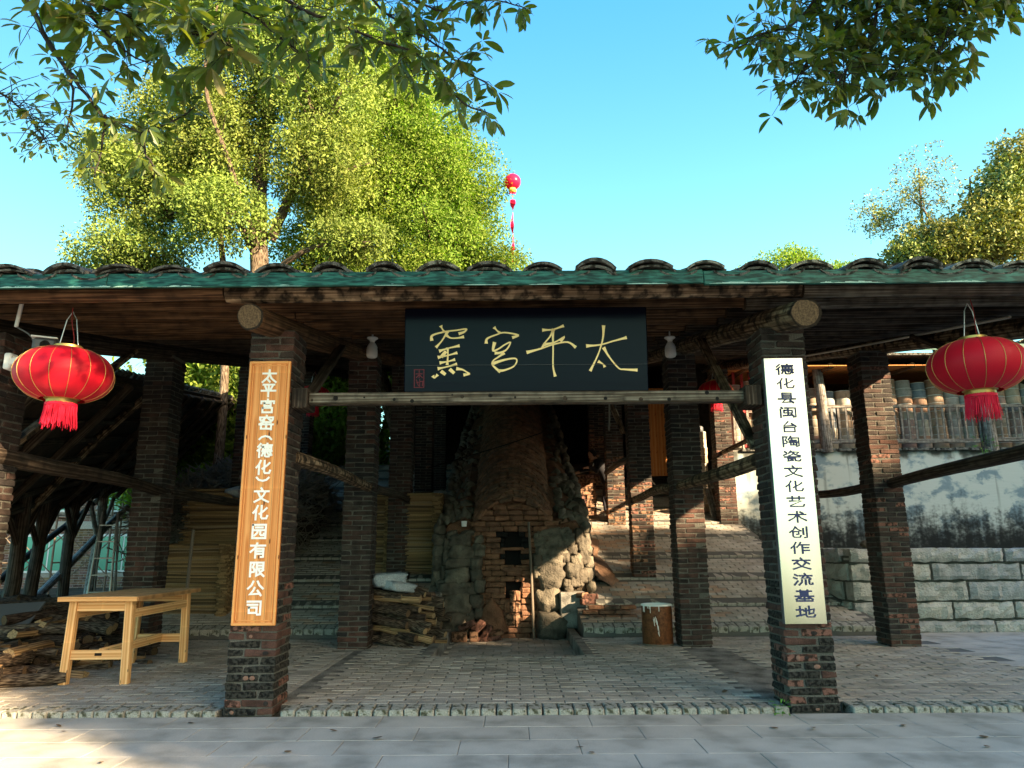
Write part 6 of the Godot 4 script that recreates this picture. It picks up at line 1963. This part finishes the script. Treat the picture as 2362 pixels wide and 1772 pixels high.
	var bl := ["dark leafy tree behind the wood shed, seen through the gap left of the orange board", "leafy tree farther left behind the wood shed", "tree behind the first great tree, seen low under the roof", "far tree behind the brick house", "tree up the hill behind the kiln", "bushy tree low on the slope, seen between the left pillars", "bushy tree beside the wood shed, seen under the shelter roof", "low dark bushes at the foot of the slope behind the left pillars"]
	for i in 8:
		var b: Array = back[i]
		make_tree("hill_tree", bl[i], "tree", Vector3(b[0], b[1], b[2]), [[[Vector3(0, 0, 0), Vector3(0.3, 3.0, 0), Vector3(0, 6.0, 0)], 0.22, 0.07]],
			[[Vector3(0, 5.2, 0), Vector3(3.0, 2.6, 2.4)], [Vector3(1.8, 3.4, 0.4), Vector3(2.2, 1.8, 1.8)], [Vector3(-1.8, 3.8, 0.2), Vector3(2.2, 2.0, 1.8)]], 2200, ball2, M.camphor, b[3], 1.1, 0.5, 0.45, 0.08)

# boughs that hang into the picture from trees beside the viewer
func make_boughs() -> void:
	var lv := []
	for k in 6:
		var g := Geo.new()
		gleaf(g, Vector3.ZERO, Vector3(0, 1, 0), Vector3(0, 0, 1), 1.0, 0.29 + 0.03 * (k % 3), 0.0, 5)
		var curl := Geo.new()
		for i in g.v.size():
			var p := g.v[i]
			p.z -= (0.12 + 0.1 * (k % 3)) * p.y * p.y
			curl.v.append(p)
			curl.n.append(g.n[i])
			curl.u.append(g.u[i])
		lv.append(curl.mesh())
	var round_leaf := Geo.new()
	gleaf(round_leaf, Vector3.ZERO, Vector3(0, 1, 0), Vector3(0, 0, 1), 1.0, 0.62, 0.0, 5)
	var rl := round_leaf.mesh()
	var tints := []
	for k in 5:
		var m: StandardMaterial3D = M.chestnut.duplicate()
		m.vertex_color_use_as_albedo = false
		m.albedo_color = [Color(0.055, 0.085, 0.014), Color(0.042, 0.07, 0.016), Color(0.075, 0.1, 0.016), Color(0.1, 0.085, 0.018), Color(0.036, 0.056, 0.018)][k].linear_to_srgb()
		tints.append(m)
	# path, spread, whorls per metre, leaf length, start radius
	var left := [
		[[Vector3(-3.61, 5.63, -4.60), Vector3(-3.44, 5.23, -4.65), Vector3(-3.22, 4.86, -4.70), Vector3(-3.10, 4.73, -4.60), Vector3(-2.95, 4.54, -4.65), Vector3(-2.91, 4.48, -4.70), Vector3(-2.55, 4.26, -4.60)], 0.12, 6.0, 0.13, 0.026],
		[[Vector3(-3.10, 4.73, -4.60), Vector3(-3.10, 4.58, -4.65), Vector3(-3.14, 4.32, -4.70)], 0.1, 8.0, 0.1, 0.012],
		[[Vector3(-3.96, 4.88, -4.90), Vector3(-3.79, 4.78, -4.95), Vector3(-3.64, 4.65, -5.00), Vector3(-3.41, 4.37, -4.90)], 0.17, 40.0, 0.062, 0.01],
		[[Vector3(-2.83, 4.41, -4.60), Vector3(-2.84, 4.22, -4.65), Vector3(-2.90, 3.98, -4.70)], 0.08, 9.0, 0.12, 0.01],
		[[Vector3(-2.55, 4.26, -4.60), Vector3(-2.40, 4.37, -4.65), Vector3(-2.22, 4.54, -4.70)], 0.05, 8.0, 0.12, 0.01],
		[[Vector3(-2.55, 4.26, -4.60), Vector3(-2.5, 4.1, -4.6), Vector3(-2.42, 3.95, -4.62)], 0.06, 10.0, 0.13, 0.01],
		[[Vector3(-3.17, 5.38, -4.40), Vector3(-2.81, 5.14, -4.45), Vector3(-2.52, 5.07, -4.50), Vector3(-2.07, 4.87, -4.40), Vector3(-1.84, 4.79, -4.45)], 0.2, 22.0, 0.2, 0.016],
		[[Vector3(-3.0, 5.2, -4.5), Vector3(-2.75, 4.9, -4.5), Vector3(-2.5, 4.75, -4.55)], 0.14, 14.0, 0.17, 0.012],
		[[Vector3(-2.25, 5.64, -4.70), Vector3(-1.86, 5.27, -4.75), Vector3(-1.60, 5.08, -4.80), Vector3(-1.44, 4.86, -4.70)], 0.13, 17.0, 0.15, 0.014],
		[[Vector3(-1.83, 5.58, -4.60), Vector3(-1.51, 5.29, -4.65), Vector3(-1.33, 5.24, -4.70), Vector3(-1.02, 5.02, -4.60), Vector3(-0.68, 4.91, -4.65), Vector3(-0.48, 4.77, -4.70)], 0.15, 17.0, 0.15, 0.018],
		[[Vector3(-0.47, 4.70, -4.60), Vector3(-0.40, 4.58, -4.65), Vector3(-0.24, 4.49, -4.70), Vector3(-0.15, 4.40, -4.60)], 0.05, 9.0, 0.13, 0.009],
		[[Vector3(-1.29, 5.67, -4.70), Vector3(-1.03, 5.45, -4.75), Vector3(-0.84, 5.30, -4.80), Vector3(-0.56, 5.04, -4.70), Vector3(-0.31, 4.84, -4.75), Vector3(-0.16, 4.76, -4.80)], 0.14, 14.0, 0.15, 0.014],
		[[Vector3(-0.81, 5.50, -4.60), Vector3(-0.53, 5.27, -4.65), Vector3(-0.38, 5.36, -4.70), Vector3(-0.09, 5.31, -4.60), Vector3(0.12, 5.28, -4.65)], 0.08, 10.0, 0.14, 0.01],
	]
	bough_tree("chestnut_tree", "broad-leaved tree whose dark bough hangs in from the upper left", Vector3(-6.6, 0, -1.6), [Vector3(0, 0, 0), Vector3(0.2, 2.5, -0.2), Vector3(0.8, 4.8, -0.8), Vector3(1.6, 6.2, -1.6), Vector3(3.0, 6.6, -2.6), Vector3(4.6, 6.4, -3.0), Vector3(6.0, 6.2, -3.0)], left, lv, rl, tints, 71, 2.2, [[Vector3(0.8, 7.7, -1.5), Vector3(1.7, 1.1, 1.5), 240], [Vector3(2.8, 7.5, -1.3), Vector3(1.7, 1.1, 1.5), 240], [Vector3(4.6, 7.6, -1.1), Vector3(1.5, 1.0, 1.4), 130]])
	var right := [
		[[Vector3(2.99, 6.17, -5.20), Vector3(2.52, 5.60, -5.25), Vector3(2.31, 5.39, -5.30), Vector3(2.02, 5.24, -5.20), Vector3(1.82, 5.14, -5.25)], 0.17, 20.0, 0.14, 0.016],
		[[Vector3(2.89, 6.22, -5.30), Vector3(2.73, 5.47, -5.35), Vector3(2.51, 5.18, -5.40), Vector3(2.26, 4.82, -5.30)], 0.2, 24.0, 0.15, 0.016],
		[[Vector3(3.00, 6.04, -5.10), Vector3(2.94, 5.32, -5.15), Vector3(2.75, 5.00, -5.20), Vector3(2.54, 4.71, -5.10)], 0.22, 24.0, 0.15, 0.016],
		[[Vector3(3.48, 6.12, -5.20), Vector3(3.54, 5.51, -5.25), Vector3(3.35, 5.19, -5.30), Vector3(3.00, 4.79, -5.20)], 0.23, 26.0, 0.15, 0.016],
		[[Vector3(3.63, 5.94, -5.00), Vector3(3.66, 5.51, -5.05), Vector3(3.52, 5.27, -5.10), Vector3(3.28, 4.86, -5.00)], 0.2, 24.0, 0.15, 0.014],
		[[Vector3(3.97, 5.94, -5.00), Vector3(3.87, 5.55, -5.05), Vector3(3.85, 5.43, -5.10)], 0.14, 18.0, 0.15, 0.012],
		[[Vector3(2.64, 6.22, -5.30), Vector3(2.37, 5.88, -5.35), Vector3(2.28, 5.84, -5.40)], 0.13, 16.0, 0.14, 0.012],
		[[Vector3(3.2, 6.0, -5.3), Vector3(3.1, 5.6, -5.4), Vector3(2.95, 5.2, -5.4)], 0.25, 26.0, 0.15, 0.012],
	]
	bough_tree("chestnut_tree", "broad-leaved tree whose leafy bough hangs in from the upper right", Vector3(6.6, 0, -2.2), [Vector3(0, 0, 0), Vector3(-0.1, 2.6, -0.2), Vector3(-0.6, 5.0, -0.9), Vector3(-1.6, 6.6, -1.8), Vector3(-2.8, 6.9, -2.6), Vector3(-3.9, 6.6, -3.0)], right, lv, rl, tints, 72, 3.0, [[Vector3(5.4, 8.6, -3.2), Vector3(2.2, 1.5, 1.8), 110]], 0.24)

func bough_tree(called: String, label: String, at: Vector3, spine: Array, paths: Array, lv: Array, rl: ArrayMesh, tints: Array, seed_n: int, thick: float, crown: Array, lift := 0.0) -> void:
	var o := thing(called, label, "tree", at)
	var r := RandomNumberGenerator.new()
	r.seed = seed_n
	var g := Geo.new()
	var rad := []
	for i in spine.size(): rad.append(lerpf(0.2, 0.035, sqrt(float(i) / (spine.size() - 1))))
	gtube(PackedVector3Array(spine), rad, 10, g, null, 0.05)
	part("trunk", g.mesh(), M.tree_bark, o)
	var leaves := []
	var tw := Geo.new()
	for p in paths:
		var pts := PackedVector3Array()
		for q in p[0]: pts.append(q - at + Vector3(0, lift, 0))
		# join the path to the spine
		var best := Vector3.ZERO
		var bd := 1e9
		if p[0][0].y > 5.3:
			for q in spine:
				var dd: float = (q - pts[0]).length()
				if dd < bd:
					bd = dd
					best = q
			pts.insert(0, best)
		var fine := PackedVector3Array()
		var rr := []
		for i in pts.size() - 1:
			for k in 4:
				fine.append(pts[i].cubic_interpolate(pts[i + 1], pts[maxi(i - 1, 0)], pts[mini(i + 2, pts.size() - 1)], k / 4.0) + Vector3(r.randf_range(-0.01, 0.01), r.randf_range(-0.01, 0.01), 0))
				rr.append(lerpf(p[4], 0.004, (i + k / 4.0) / (pts.size() - 1)))
		fine.append(pts[pts.size() - 1])
		rr.append(0.003)
		var bg := Geo.new()
		gtube(fine, rr, 7, bg)
		part("bough", bg.mesh(), M.twig, o)
		var first := 4 if p[0][0].y > 5.3 else 0
		for i in range(first, fine.size() - 1):
			var seg := fine[i].distance_to(fine[i + 1])
			var want: float = seg * p[2] * thick
			var n := int(want) + (1 if r.randf() < want - int(want) else 0)
			if i == fine.size() - 2: n += 1
			for k in n:
				var base := fine[i].lerp(fine[i + 1], r.randf())
				var sp: float = p[1]
				var off := Vector3(r.randfn() * sp, r.randfn() * sp * 0.6 - sp * 0.05, r.randfn() * sp * 0.8)
				if i == fine.size() - 2 and k == n - 1: off = Vector3.ZERO
				var tip := base + off
				if off.length() > 0.02:
					gtube(PackedVector3Array([base, base + off * 0.5 + Vector3(0, 0.02, 0), tip]), [0.004, 0.003, 0.002], 5, tw)
				var cnt := r.randi_range(3, 6)
				if p[3] < 0.08: cnt = 4
				var heading := off.normalized() if off.length() > 0.02 else (fine[i + 1] - fine[i]).normalized()
				for q in cnt:
					var dir := (heading * 0.5 + Vector3(r.randf_range(-1, 1), r.randf_range(-1.0, 0.35), r.randf_range(-1, 1))).normalized()
					var up := Vector3(r.randf_range(-0.6, 0.6), r.randf_range(0.2, 1.0), r.randf_range(-0.6, 0.9)).normalized()
					var x := dir.cross(up).normalized()
					var b := Basis(x, dir, x.cross(dir))
					var l: float = p[3] * r.randf_range(0.65, 1.15)
					leaves.append([Transform3D(b * Basis.from_scale(Vector3.ONE * l), tip + dir * 0.012), p[3] < 0.08])
	part("twigs", tw.mesh(), M.twig, o)
	var rest := [[], [], [], [], []]
	# the largest ones are parts of their own
	for i in leaves.size():
		var e: Array = leaves[i]
		var mi := r.randi() % 5
		if mi == 3 and r.randf() < 0.4: mi = 0
		if i % maxi(1, leaves.size() / 290) == 0 and i / maxi(1, leaves.size() / 290) < 290:
			part("leaf", rl if e[1] else lv[r.randi() % 6], tints[mi], o, e[0])
		else:
			rest[mi].append(e[0])
	for i in 5: many("leaf", lv[i], tints[i], o, rest[i])
	var over := [[], []]
	for e in crown:
		var c: Vector3 = e[0] - at
		var q: Vector3 = e[1]
		for k in int(e[2]):
			var dd := Vector3(r.randfn(), r.randfn(), r.randfn()).normalized() * pow(r.randf(), 0.45)
			over[k % 2].append(Transform3D(Basis.from_euler(Vector3(r.randf_range(-1, 1), r.randf_range(0, TAU), r.randf_range(-1, 1))), c + dd * q))
	var ball := leaf_ball(13, 0.3, 0.15, 0.05, seed_n)
	for i in 2: many("crown", ball, tints[i], o, over[i])

# trees outside the picture, on the sun's side of the yard, whose crowns shade the forecourt
func make_shade_trees() -> void:
	var ball := leaf_ball(14, 0.42, 0.34, 0.15, 4)
	# s runs across the sun's rays, measured from the viewer; top is the height of the crown
	var list := [[5.4, 18.0, 2.5, 4600], [8.4, 17.0, 1.5, 2600], [10.6, 12.3, 1.7, 2600], [12.2, 12.3, 1.7, 2600], [13.8, 13.4, 1.7, 2600], [15.5, 14.5, 1.7, 2600], [17.6, 13.6, 1.7, 2600], [21.0, 16.0, 2.4, 2600], [25.5, 16.0, 3.0, 2600]]
	for i in list.size():
		var t: Array = list[i]
		var a := 24.0
		var s: float = t[0]
		var top: float = t[1]
		var r: float = t[2]
		var blobs := []
		var y := top - 1.6
		while y > 2.2:
			blobs.append([Vector3(0.3 * sin(y * 1.3), y, 0.3 * cos(y * 1.7)), Vector3(r, 1.7, r)])
			y -= 2.2
		make_tree("yard_tree", "leafy yard tree standing outside the picture on the sunny side, " + ["first", "second", "third", "fourth", "fifth", "sixth", "seventh", "eighth", "ninth"][i] + " in the row", "tree", Vector3(a * 0.781 + s * 0.625, 0, a * 0.625 - s * 0.781), [[[Vector3.ZERO, Vector3(0.1, top * 0.5, 0), Vector3(0, top - 1.0, 0)], 0.25, 0.08]],
			blobs, t[3], ball, M.camphor, 81 + i, 1.0, 0.5, 0.5, 0.0, "yard trees beside the viewer")


# ------------------------------------------------------------------ balloon and person
func make_litter() -> void:
	var g := Geo.new()
	gleaf(g, Vector3.ZERO, Vector3(0, 0, 1), Vector3(0.1, 1, 0), 0.1, 0.045, -0.15, 5)
	var m := g.mesh()
	for k in 26:
		var yard := k < 14
		var p := Vector3(rf(-3.8, 3.8), 0.006, rf(-6.85, -5.5)) if yard else Vector3(rf(-4.0, 4.4), 0.056, rf(-10.0, -7.2))
		solo("fallen_leaf", m, M.dry_leaf, "small dry brown leaf fallen on the " + ("grey paving in front of the step" if yard else "brick floor under the roof"), "leaf", xf(p, Vector3(rf(-0.15, 0.15), rf(0, TAU), rf(-0.2, 0.2)), Vector3.ONE * rf(0.6, 1.1)), "fallen leaves on the ground")

func make_balloon() -> void:
	var b := thing("lantern_balloon", "small red lantern balloon with a ribbon floating above the roof", "balloon", Vector3(0.06, 14.65, -25.0))
	var prof := []
	for i in 13:
		var an := -1.35 + 2.9 * i / 12.0
		prof.append(Vector2(maxf(0.0, 0.315 * cos(an)), 0.3 * sin(an)))
	var g := Geo.new()
	glathe(prof, 36, g, 12, 0.03)
	part("globe", g.mesh(), M.balloon, b)
	part("gold_skirt", lathe([Vector2(0.09, -0.42), Vector2(0.15, -0.36), Vector2(0.13, -0.28)], 16), M.balloon_yellow, b)
	for k in 5:
		part("tail", cbox(Vector3(0.05, 0.12, 0.012), 0.002), M.balloon, b, xf(Vector3(-0.1 + k * 0.05, -0.44, 0.05 * (k % 2)), Vector3(0, k, 0.2 * (k - 2))))
	part("string", log_mesh(Vector3(0, -0.4, 0), Vector3(0, -0.75, 0), 0.006, 0.006, M.balloon, M.balloon, 0.0, 5, 2), null, b)
	var rb := Geo.new()
	var prev := []
	for k in 25:
		var y := -0.72 - k * 0.1
		var w := (0.05 + 0.03 * sin(k * 0.7)) * (1.6 if k < 3 else 1.0)
		var c := Vector3(0.02 * sin(k * 0.5), y, 0.03 * cos(k * 0.6))
		var dv := Vector3(cos(k * 0.35), 0, sin(k * 0.35)) * w
		if k > 0:
			rb.quad(prev[0], prev[1], c + dv, c - dv, Vector3(0, 0, 1))
			rb.quad(prev[0] - Vector3(0, 0, 0.006), prev[1] - Vector3(0, 0, 0.006), c + dv - Vector3(0, 0, 0.006), c - dv - Vector3(0, 0, 0.006), Vector3(0, 0, -1))
		prev = [c - dv, c + dv]
	part("ribbon", rb.mesh(), M.balloon, b)

# smooth union of tapered capsules, meshed as surface nets
func body_mesh(bones: Array, cell: float, k: float) -> Geo:
	var field := {}
	for b in bones:
		var a: Vector3 = b[0]
		var c: Vector3 = b[1]
		var rm: float = maxf(b[2], b[3]) + cell * 2.5 + k
		var lo := Vector3(minf(a.x, c.x), minf(a.y, c.y), minf(a.z, c.z)) - Vector3.ONE * rm
		var hi := Vector3(maxf(a.x, c.x), maxf(a.y, c.y), maxf(a.z, c.z)) + Vector3.ONE * rm
		for x in range(int(floor(lo.x / cell)), int(ceil(hi.x / cell)) + 1):
			for y in range(int(floor(lo.y / cell)), int(ceil(hi.y / cell)) + 1):
				for z in range(int(floor(lo.z / cell)), int(ceil(hi.z / cell)) + 1):
					var p := Vector3(x, y, z) * cell
					var h := clampf((p - a).dot(c - a) / maxf(1e-9, (c - a).length_squared()), 0.0, 1.0)
					var d := p.distance_to(a.lerp(c, h)) - lerpf(b[2], b[3], h)
					var key := Vector3i(x, y, z)
					var e = field.get(key)
					if e == null:
						field[key] = [d, d, b[4]]
					else:
						var f := clampf(0.5 + 0.5 * (e[0] - d) / k, 0.0, 1.0)
						var m: float = lerpf(e[0], d, f) - k * f * (1.0 - f)
						field[key] = [m, minf(e[1], d), b[4] if d < e[1] else e[2]]
	var vert := {}
	var col := {}
	var cubes := [Vector3i(0, 0, 0), Vector3i(1, 0, 0), Vector3i(0, 1, 0), Vector3i(1, 1, 0), Vector3i(0, 0, 1), Vector3i(1, 0, 1), Vector3i(0, 1, 1), Vector3i(1, 1, 1)]
	var edges := [[0, 1], [2, 3], [4, 5], [6, 7], [0, 2], [1, 3], [4, 6], [5, 7], [0, 4], [1, 5], [2, 6], [3, 7]]
	var val := func(q: Vector3i) -> float:
		var e = field.get(q)
		return 1.0 if e == null else e[0]
	for key in field:
		var s := []
		var any_in := false
		var any_out := false
		for cc in cubes:
			var v: float = val.call(key + cc)
			s.append(v)
			if v < 0.0: any_in = true
			else: any_out = true
		if not (any_in and any_out): continue
		var sum := Vector3.ZERO
		var n := 0
		for e in edges:
			var v0: float = s[e[0]]
			var v1: float = s[e[1]]
			if (v0 < 0.0) != (v1 < 0.0):
				sum += Vector3(cubes[e[0]]).lerp(Vector3(cubes[e[1]]), v0 / (v0 - v1))
				n += 1
		vert[key] = (Vector3(key) + sum / n) * cell
		col[key] = field[key][2]
	var faces := []
	var norm := {}
	var ax := [Vector3i(1, 0, 0), Vector3i(0, 1, 0), Vector3i(0, 0, 1)]
	for key in field:
		var v0: float = field[key][0]
		for a in 3:
			var v1: float = val.call(key + ax[a])
			if (v0 < 0.0) == (v1 < 0.0): continue
			var u: Vector3i = ax[(a + 1) % 3]
			var w: Vector3i = ax[(a + 2) % 3]
			var q := [key, key - u, key - u - w, key - w]
			if not (vert.has(q[0]) and vert.has(q[1]) and vert.has(q[2]) and vert.has(q[3])): continue
			var out := Vector3(ax[a]) if v0 < 0.0 else -Vector3(ax[a])
			var nn: Vector3 = (vert[q[1]] - vert[q[0]]).cross(vert[q[3]] - vert[q[0]])
			if nn.dot(out) < 0.0: nn = -nn
			for x in q: norm[x] = norm.get(x, Vector3.ZERO) + nn
			faces.append(q)
	var g := Geo.new()
	for q in faces:
		for t in [[0, 1, 2], [0, 2, 3]]:
			var i0 = q[t[0]]
			var i1 = q[t[1]]
			var i2 = q[t[2]]
			var before := g.v.size()
			g.tri(vert[i0], vert[i1], vert[i2], norm[i0].normalized(), norm[i1].normalized(), norm[i2].normalized())
			var swapped: bool = g.v[before + 1] != vert[i1]
			g.c.append(col[i0])
			g.c.append(col[i2] if swapped else col[i1])
			g.c.append(col[i1] if swapped else col[i2])
	return g

func make_person() -> void:
	var o := thing("person", "person in a dark jacket bending over bricks between the kiln and a pillar", "person", Vector3(2.42, 2.2, -19.75))
	var jk := Color(0.018, 0.019, 0.022)
	var tr := Color(0.02, 0.022, 0.03)
	var sh := Color(0.03, 0.025, 0.02)
	var sk := Color(0.5, 0.29, 0.2)
	var bones := [
		# legs (standing, knees slightly bent), hips, bent trunk towards -x, neck
		[Vector3(0.1, 0.92, 0.09), Vector3(0.06, 0.5, 0.11), 0.095, 0.065, tr], [Vector3(0.06, 0.5, 0.11), Vector3(0.12, 0.1, 0.11), 0.06, 0.045, tr], [Vector3(0.12, 0.05, 0.11), Vector3(-0.08, 0.04, 0.12), 0.05, 0.038, sh],
		[Vector3(0.1, 0.92, -0.09), Vector3(0.02, 0.5, -0.11), 0.095, 0.065, tr], [Vector3(0.02, 0.5, -0.11), Vector3(0.06, 0.1, -0.11), 0.06, 0.045, tr], [Vector3(0.06, 0.05, -0.11), Vector3(-0.14, 0.04, -0.12), 0.05, 0.038, sh],
		[Vector3(0.1, 0.95, 0.0), Vector3(0.02, 1.2, 0.0), 0.15, 0.145, jk], [Vector3(0.02, 1.2, 0.0), Vector3(-0.12, 1.42, 0.0), 0.15, 0.15, jk], [Vector3(-0.1, 1.44, 0.15), Vector3(-0.1, 1.44, -0.15), 0.085, 0.085, jk], [Vector3(-0.14, 1.48, 0.0), Vector3(-0.21, 1.57, 0.01), 0.058, 0.052, sk],
		# near arm reaching down to the bricks, far arm stretched to the kiln
		[Vector3(-0.1, 1.44, 0.18), Vector3(-0.2, 1.2, 0.26), 0.062, 0.052, jk], [Vector3(-0.2, 1.2, 0.26), Vector3(-0.4, 1.3, 0.3), 0.05, 0.038, jk], [Vector3(-0.4, 1.3, 0.3), Vector3(-0.48, 1.3, 0.3), 0.034, 0.032, sk],
		[Vector3(-0.1, 1.44, -0.18), Vector3(-0.36, 1.3, -0.2), 0.062, 0.052, jk], [Vector3(-0.36, 1.3, -0.2), Vector3(-0.62, 1.22, -0.12), 0.05, 0.036, jk], [Vector3(-0.62, 1.22, -0.12), Vector3(-0.7, 1.2, -0.1), 0.034, 0.03, sk],
	]
	for f in 4:   # fingers curled over the brick edge, and the thumbs
		var dz := -0.026 + f * 0.017
		var ln: float = [0.05, 0.06, 0.056, 0.044][f]
		bones.append([Vector3(-0.49, 1.3, 0.3 + dz), Vector3(-0.49 - ln, 1.29, 0.3 + dz), 0.0095, 0.0085, sk])
		bones.append([Vector3(-0.49 - ln, 1.29, 0.3 + dz), Vector3(-0.5 - ln, 1.255, 0.3 + dz), 0.0085, 0.0075, sk])
		bones.append([Vector3(-0.71, 1.2, -0.1 + dz), Vector3(-0.71 - ln, 1.18, -0.1 + dz), 0.0095, 0.0085, sk])
		bones.append([Vector3(-0.71 - ln, 1.18, -0.1 + dz), Vector3(-0.72 - ln, 1.145, -0.1 + dz), 0.0085, 0.0075, sk])
	bones.append([Vector3(-0.45, 1.31, 0.33), Vector3(-0.5, 1.285, 0.345), 0.012, 0.009, sk])
	bones.append([Vector3(-0.67, 1.2, -0.07), Vector3(-0.72, 1.175, -0.055), 0.012, 0.009, sk])
	part("body", body_mesh(bones, 0.016, 0.03).mesh(), M.figure, o)
	# head looking down and to the left
	var hb := [
		[Vector3(0, 0.03, 0), Vector3(-0.015, 0.05, 0), 0.088, 0.092, sk], [Vector3(-0.03, -0.02, 0), Vector3(-0.06, -0.075, 0), 0.068, 0.045, sk],
		[Vector3(-0.1, 0.015, 0), Vector3(-0.118, -0.02, 0), 0.012, 0.016, sk], [Vector3(-0.092, 0.035, 0.03), Vector3(-0.092, 0.035, -0.03), 0.014, 0.014, sk], [Vector3(-0.096, -0.062, 0.018), Vector3(-0.096, -0.062, -0.018), 0.011, 0.011, Color(0.4, 0.16, 0.13)],
		[Vector3(0.005, 0.01, 0.088), Vector3(0.005, -0.02, 0.086), 0.018, 0.012, sk], [Vector3(0.005, 0.01, -0.088), Vector3(0.005, -0.02, -0.086), 0.018, 0.012, sk],
		[Vector3(-0.098, 0.016, 0.032), Vector3(-0.098, 0.016, 0.036), 0.007, 0.007, Color(0.02, 0.015, 0.012)], [Vector3(-0.098, 0.016, -0.032), Vector3(-0.098, 0.016, -0.036), 0.007, 0.007, Color(0.02, 0.015, 0.012)],
	]
	var head := part("head", body_mesh(hb, 0.006, 0.016).mesh(), M.figure, o, xf(Vector3(-0.27, 1.66, 0.02), Vector3(0, -0.45, 0.5)))
	part("hair", body_mesh([[Vector3(0.02, 0.065, 0), Vector3(0.03, 0.03, 0), 0.088, 0.088, sh], [Vector3(-0.04, 0.105, 0.02), Vector3(-0.03, 0.1, -0.03), 0.045, 0.045, sh], [Vector3(0.05, -0.02, 0), Vector3(0.04, 0.03, 0), 0.06, 0.07, sh]], 0.008, 0.02).mesh(), M.hair, head)
	part("shirt_collar", cbox(Vector3(0.03, 0.1, 0.06), 0.012), M.white_print, o, xf(Vector3(-0.255, 1.4, 0.05), Vector3(0, 0, -0.4)))


func _ready() -> void:
	rg.seed = 20240
	ready_stage()
	make_materials()
	make_ground()
	make_terrain()
	make_posts()
	make_roof()
	make_ties()
	make_kiln()
	make_right_side()
	make_left_side()
	make_trees()
	make_boughs()
	make_shade_trees()
	make_boards()
	make_lamps()
	make_table()
	make_drum()
	make_wood()
	make_litter()
	make_balloon()
	make_person()
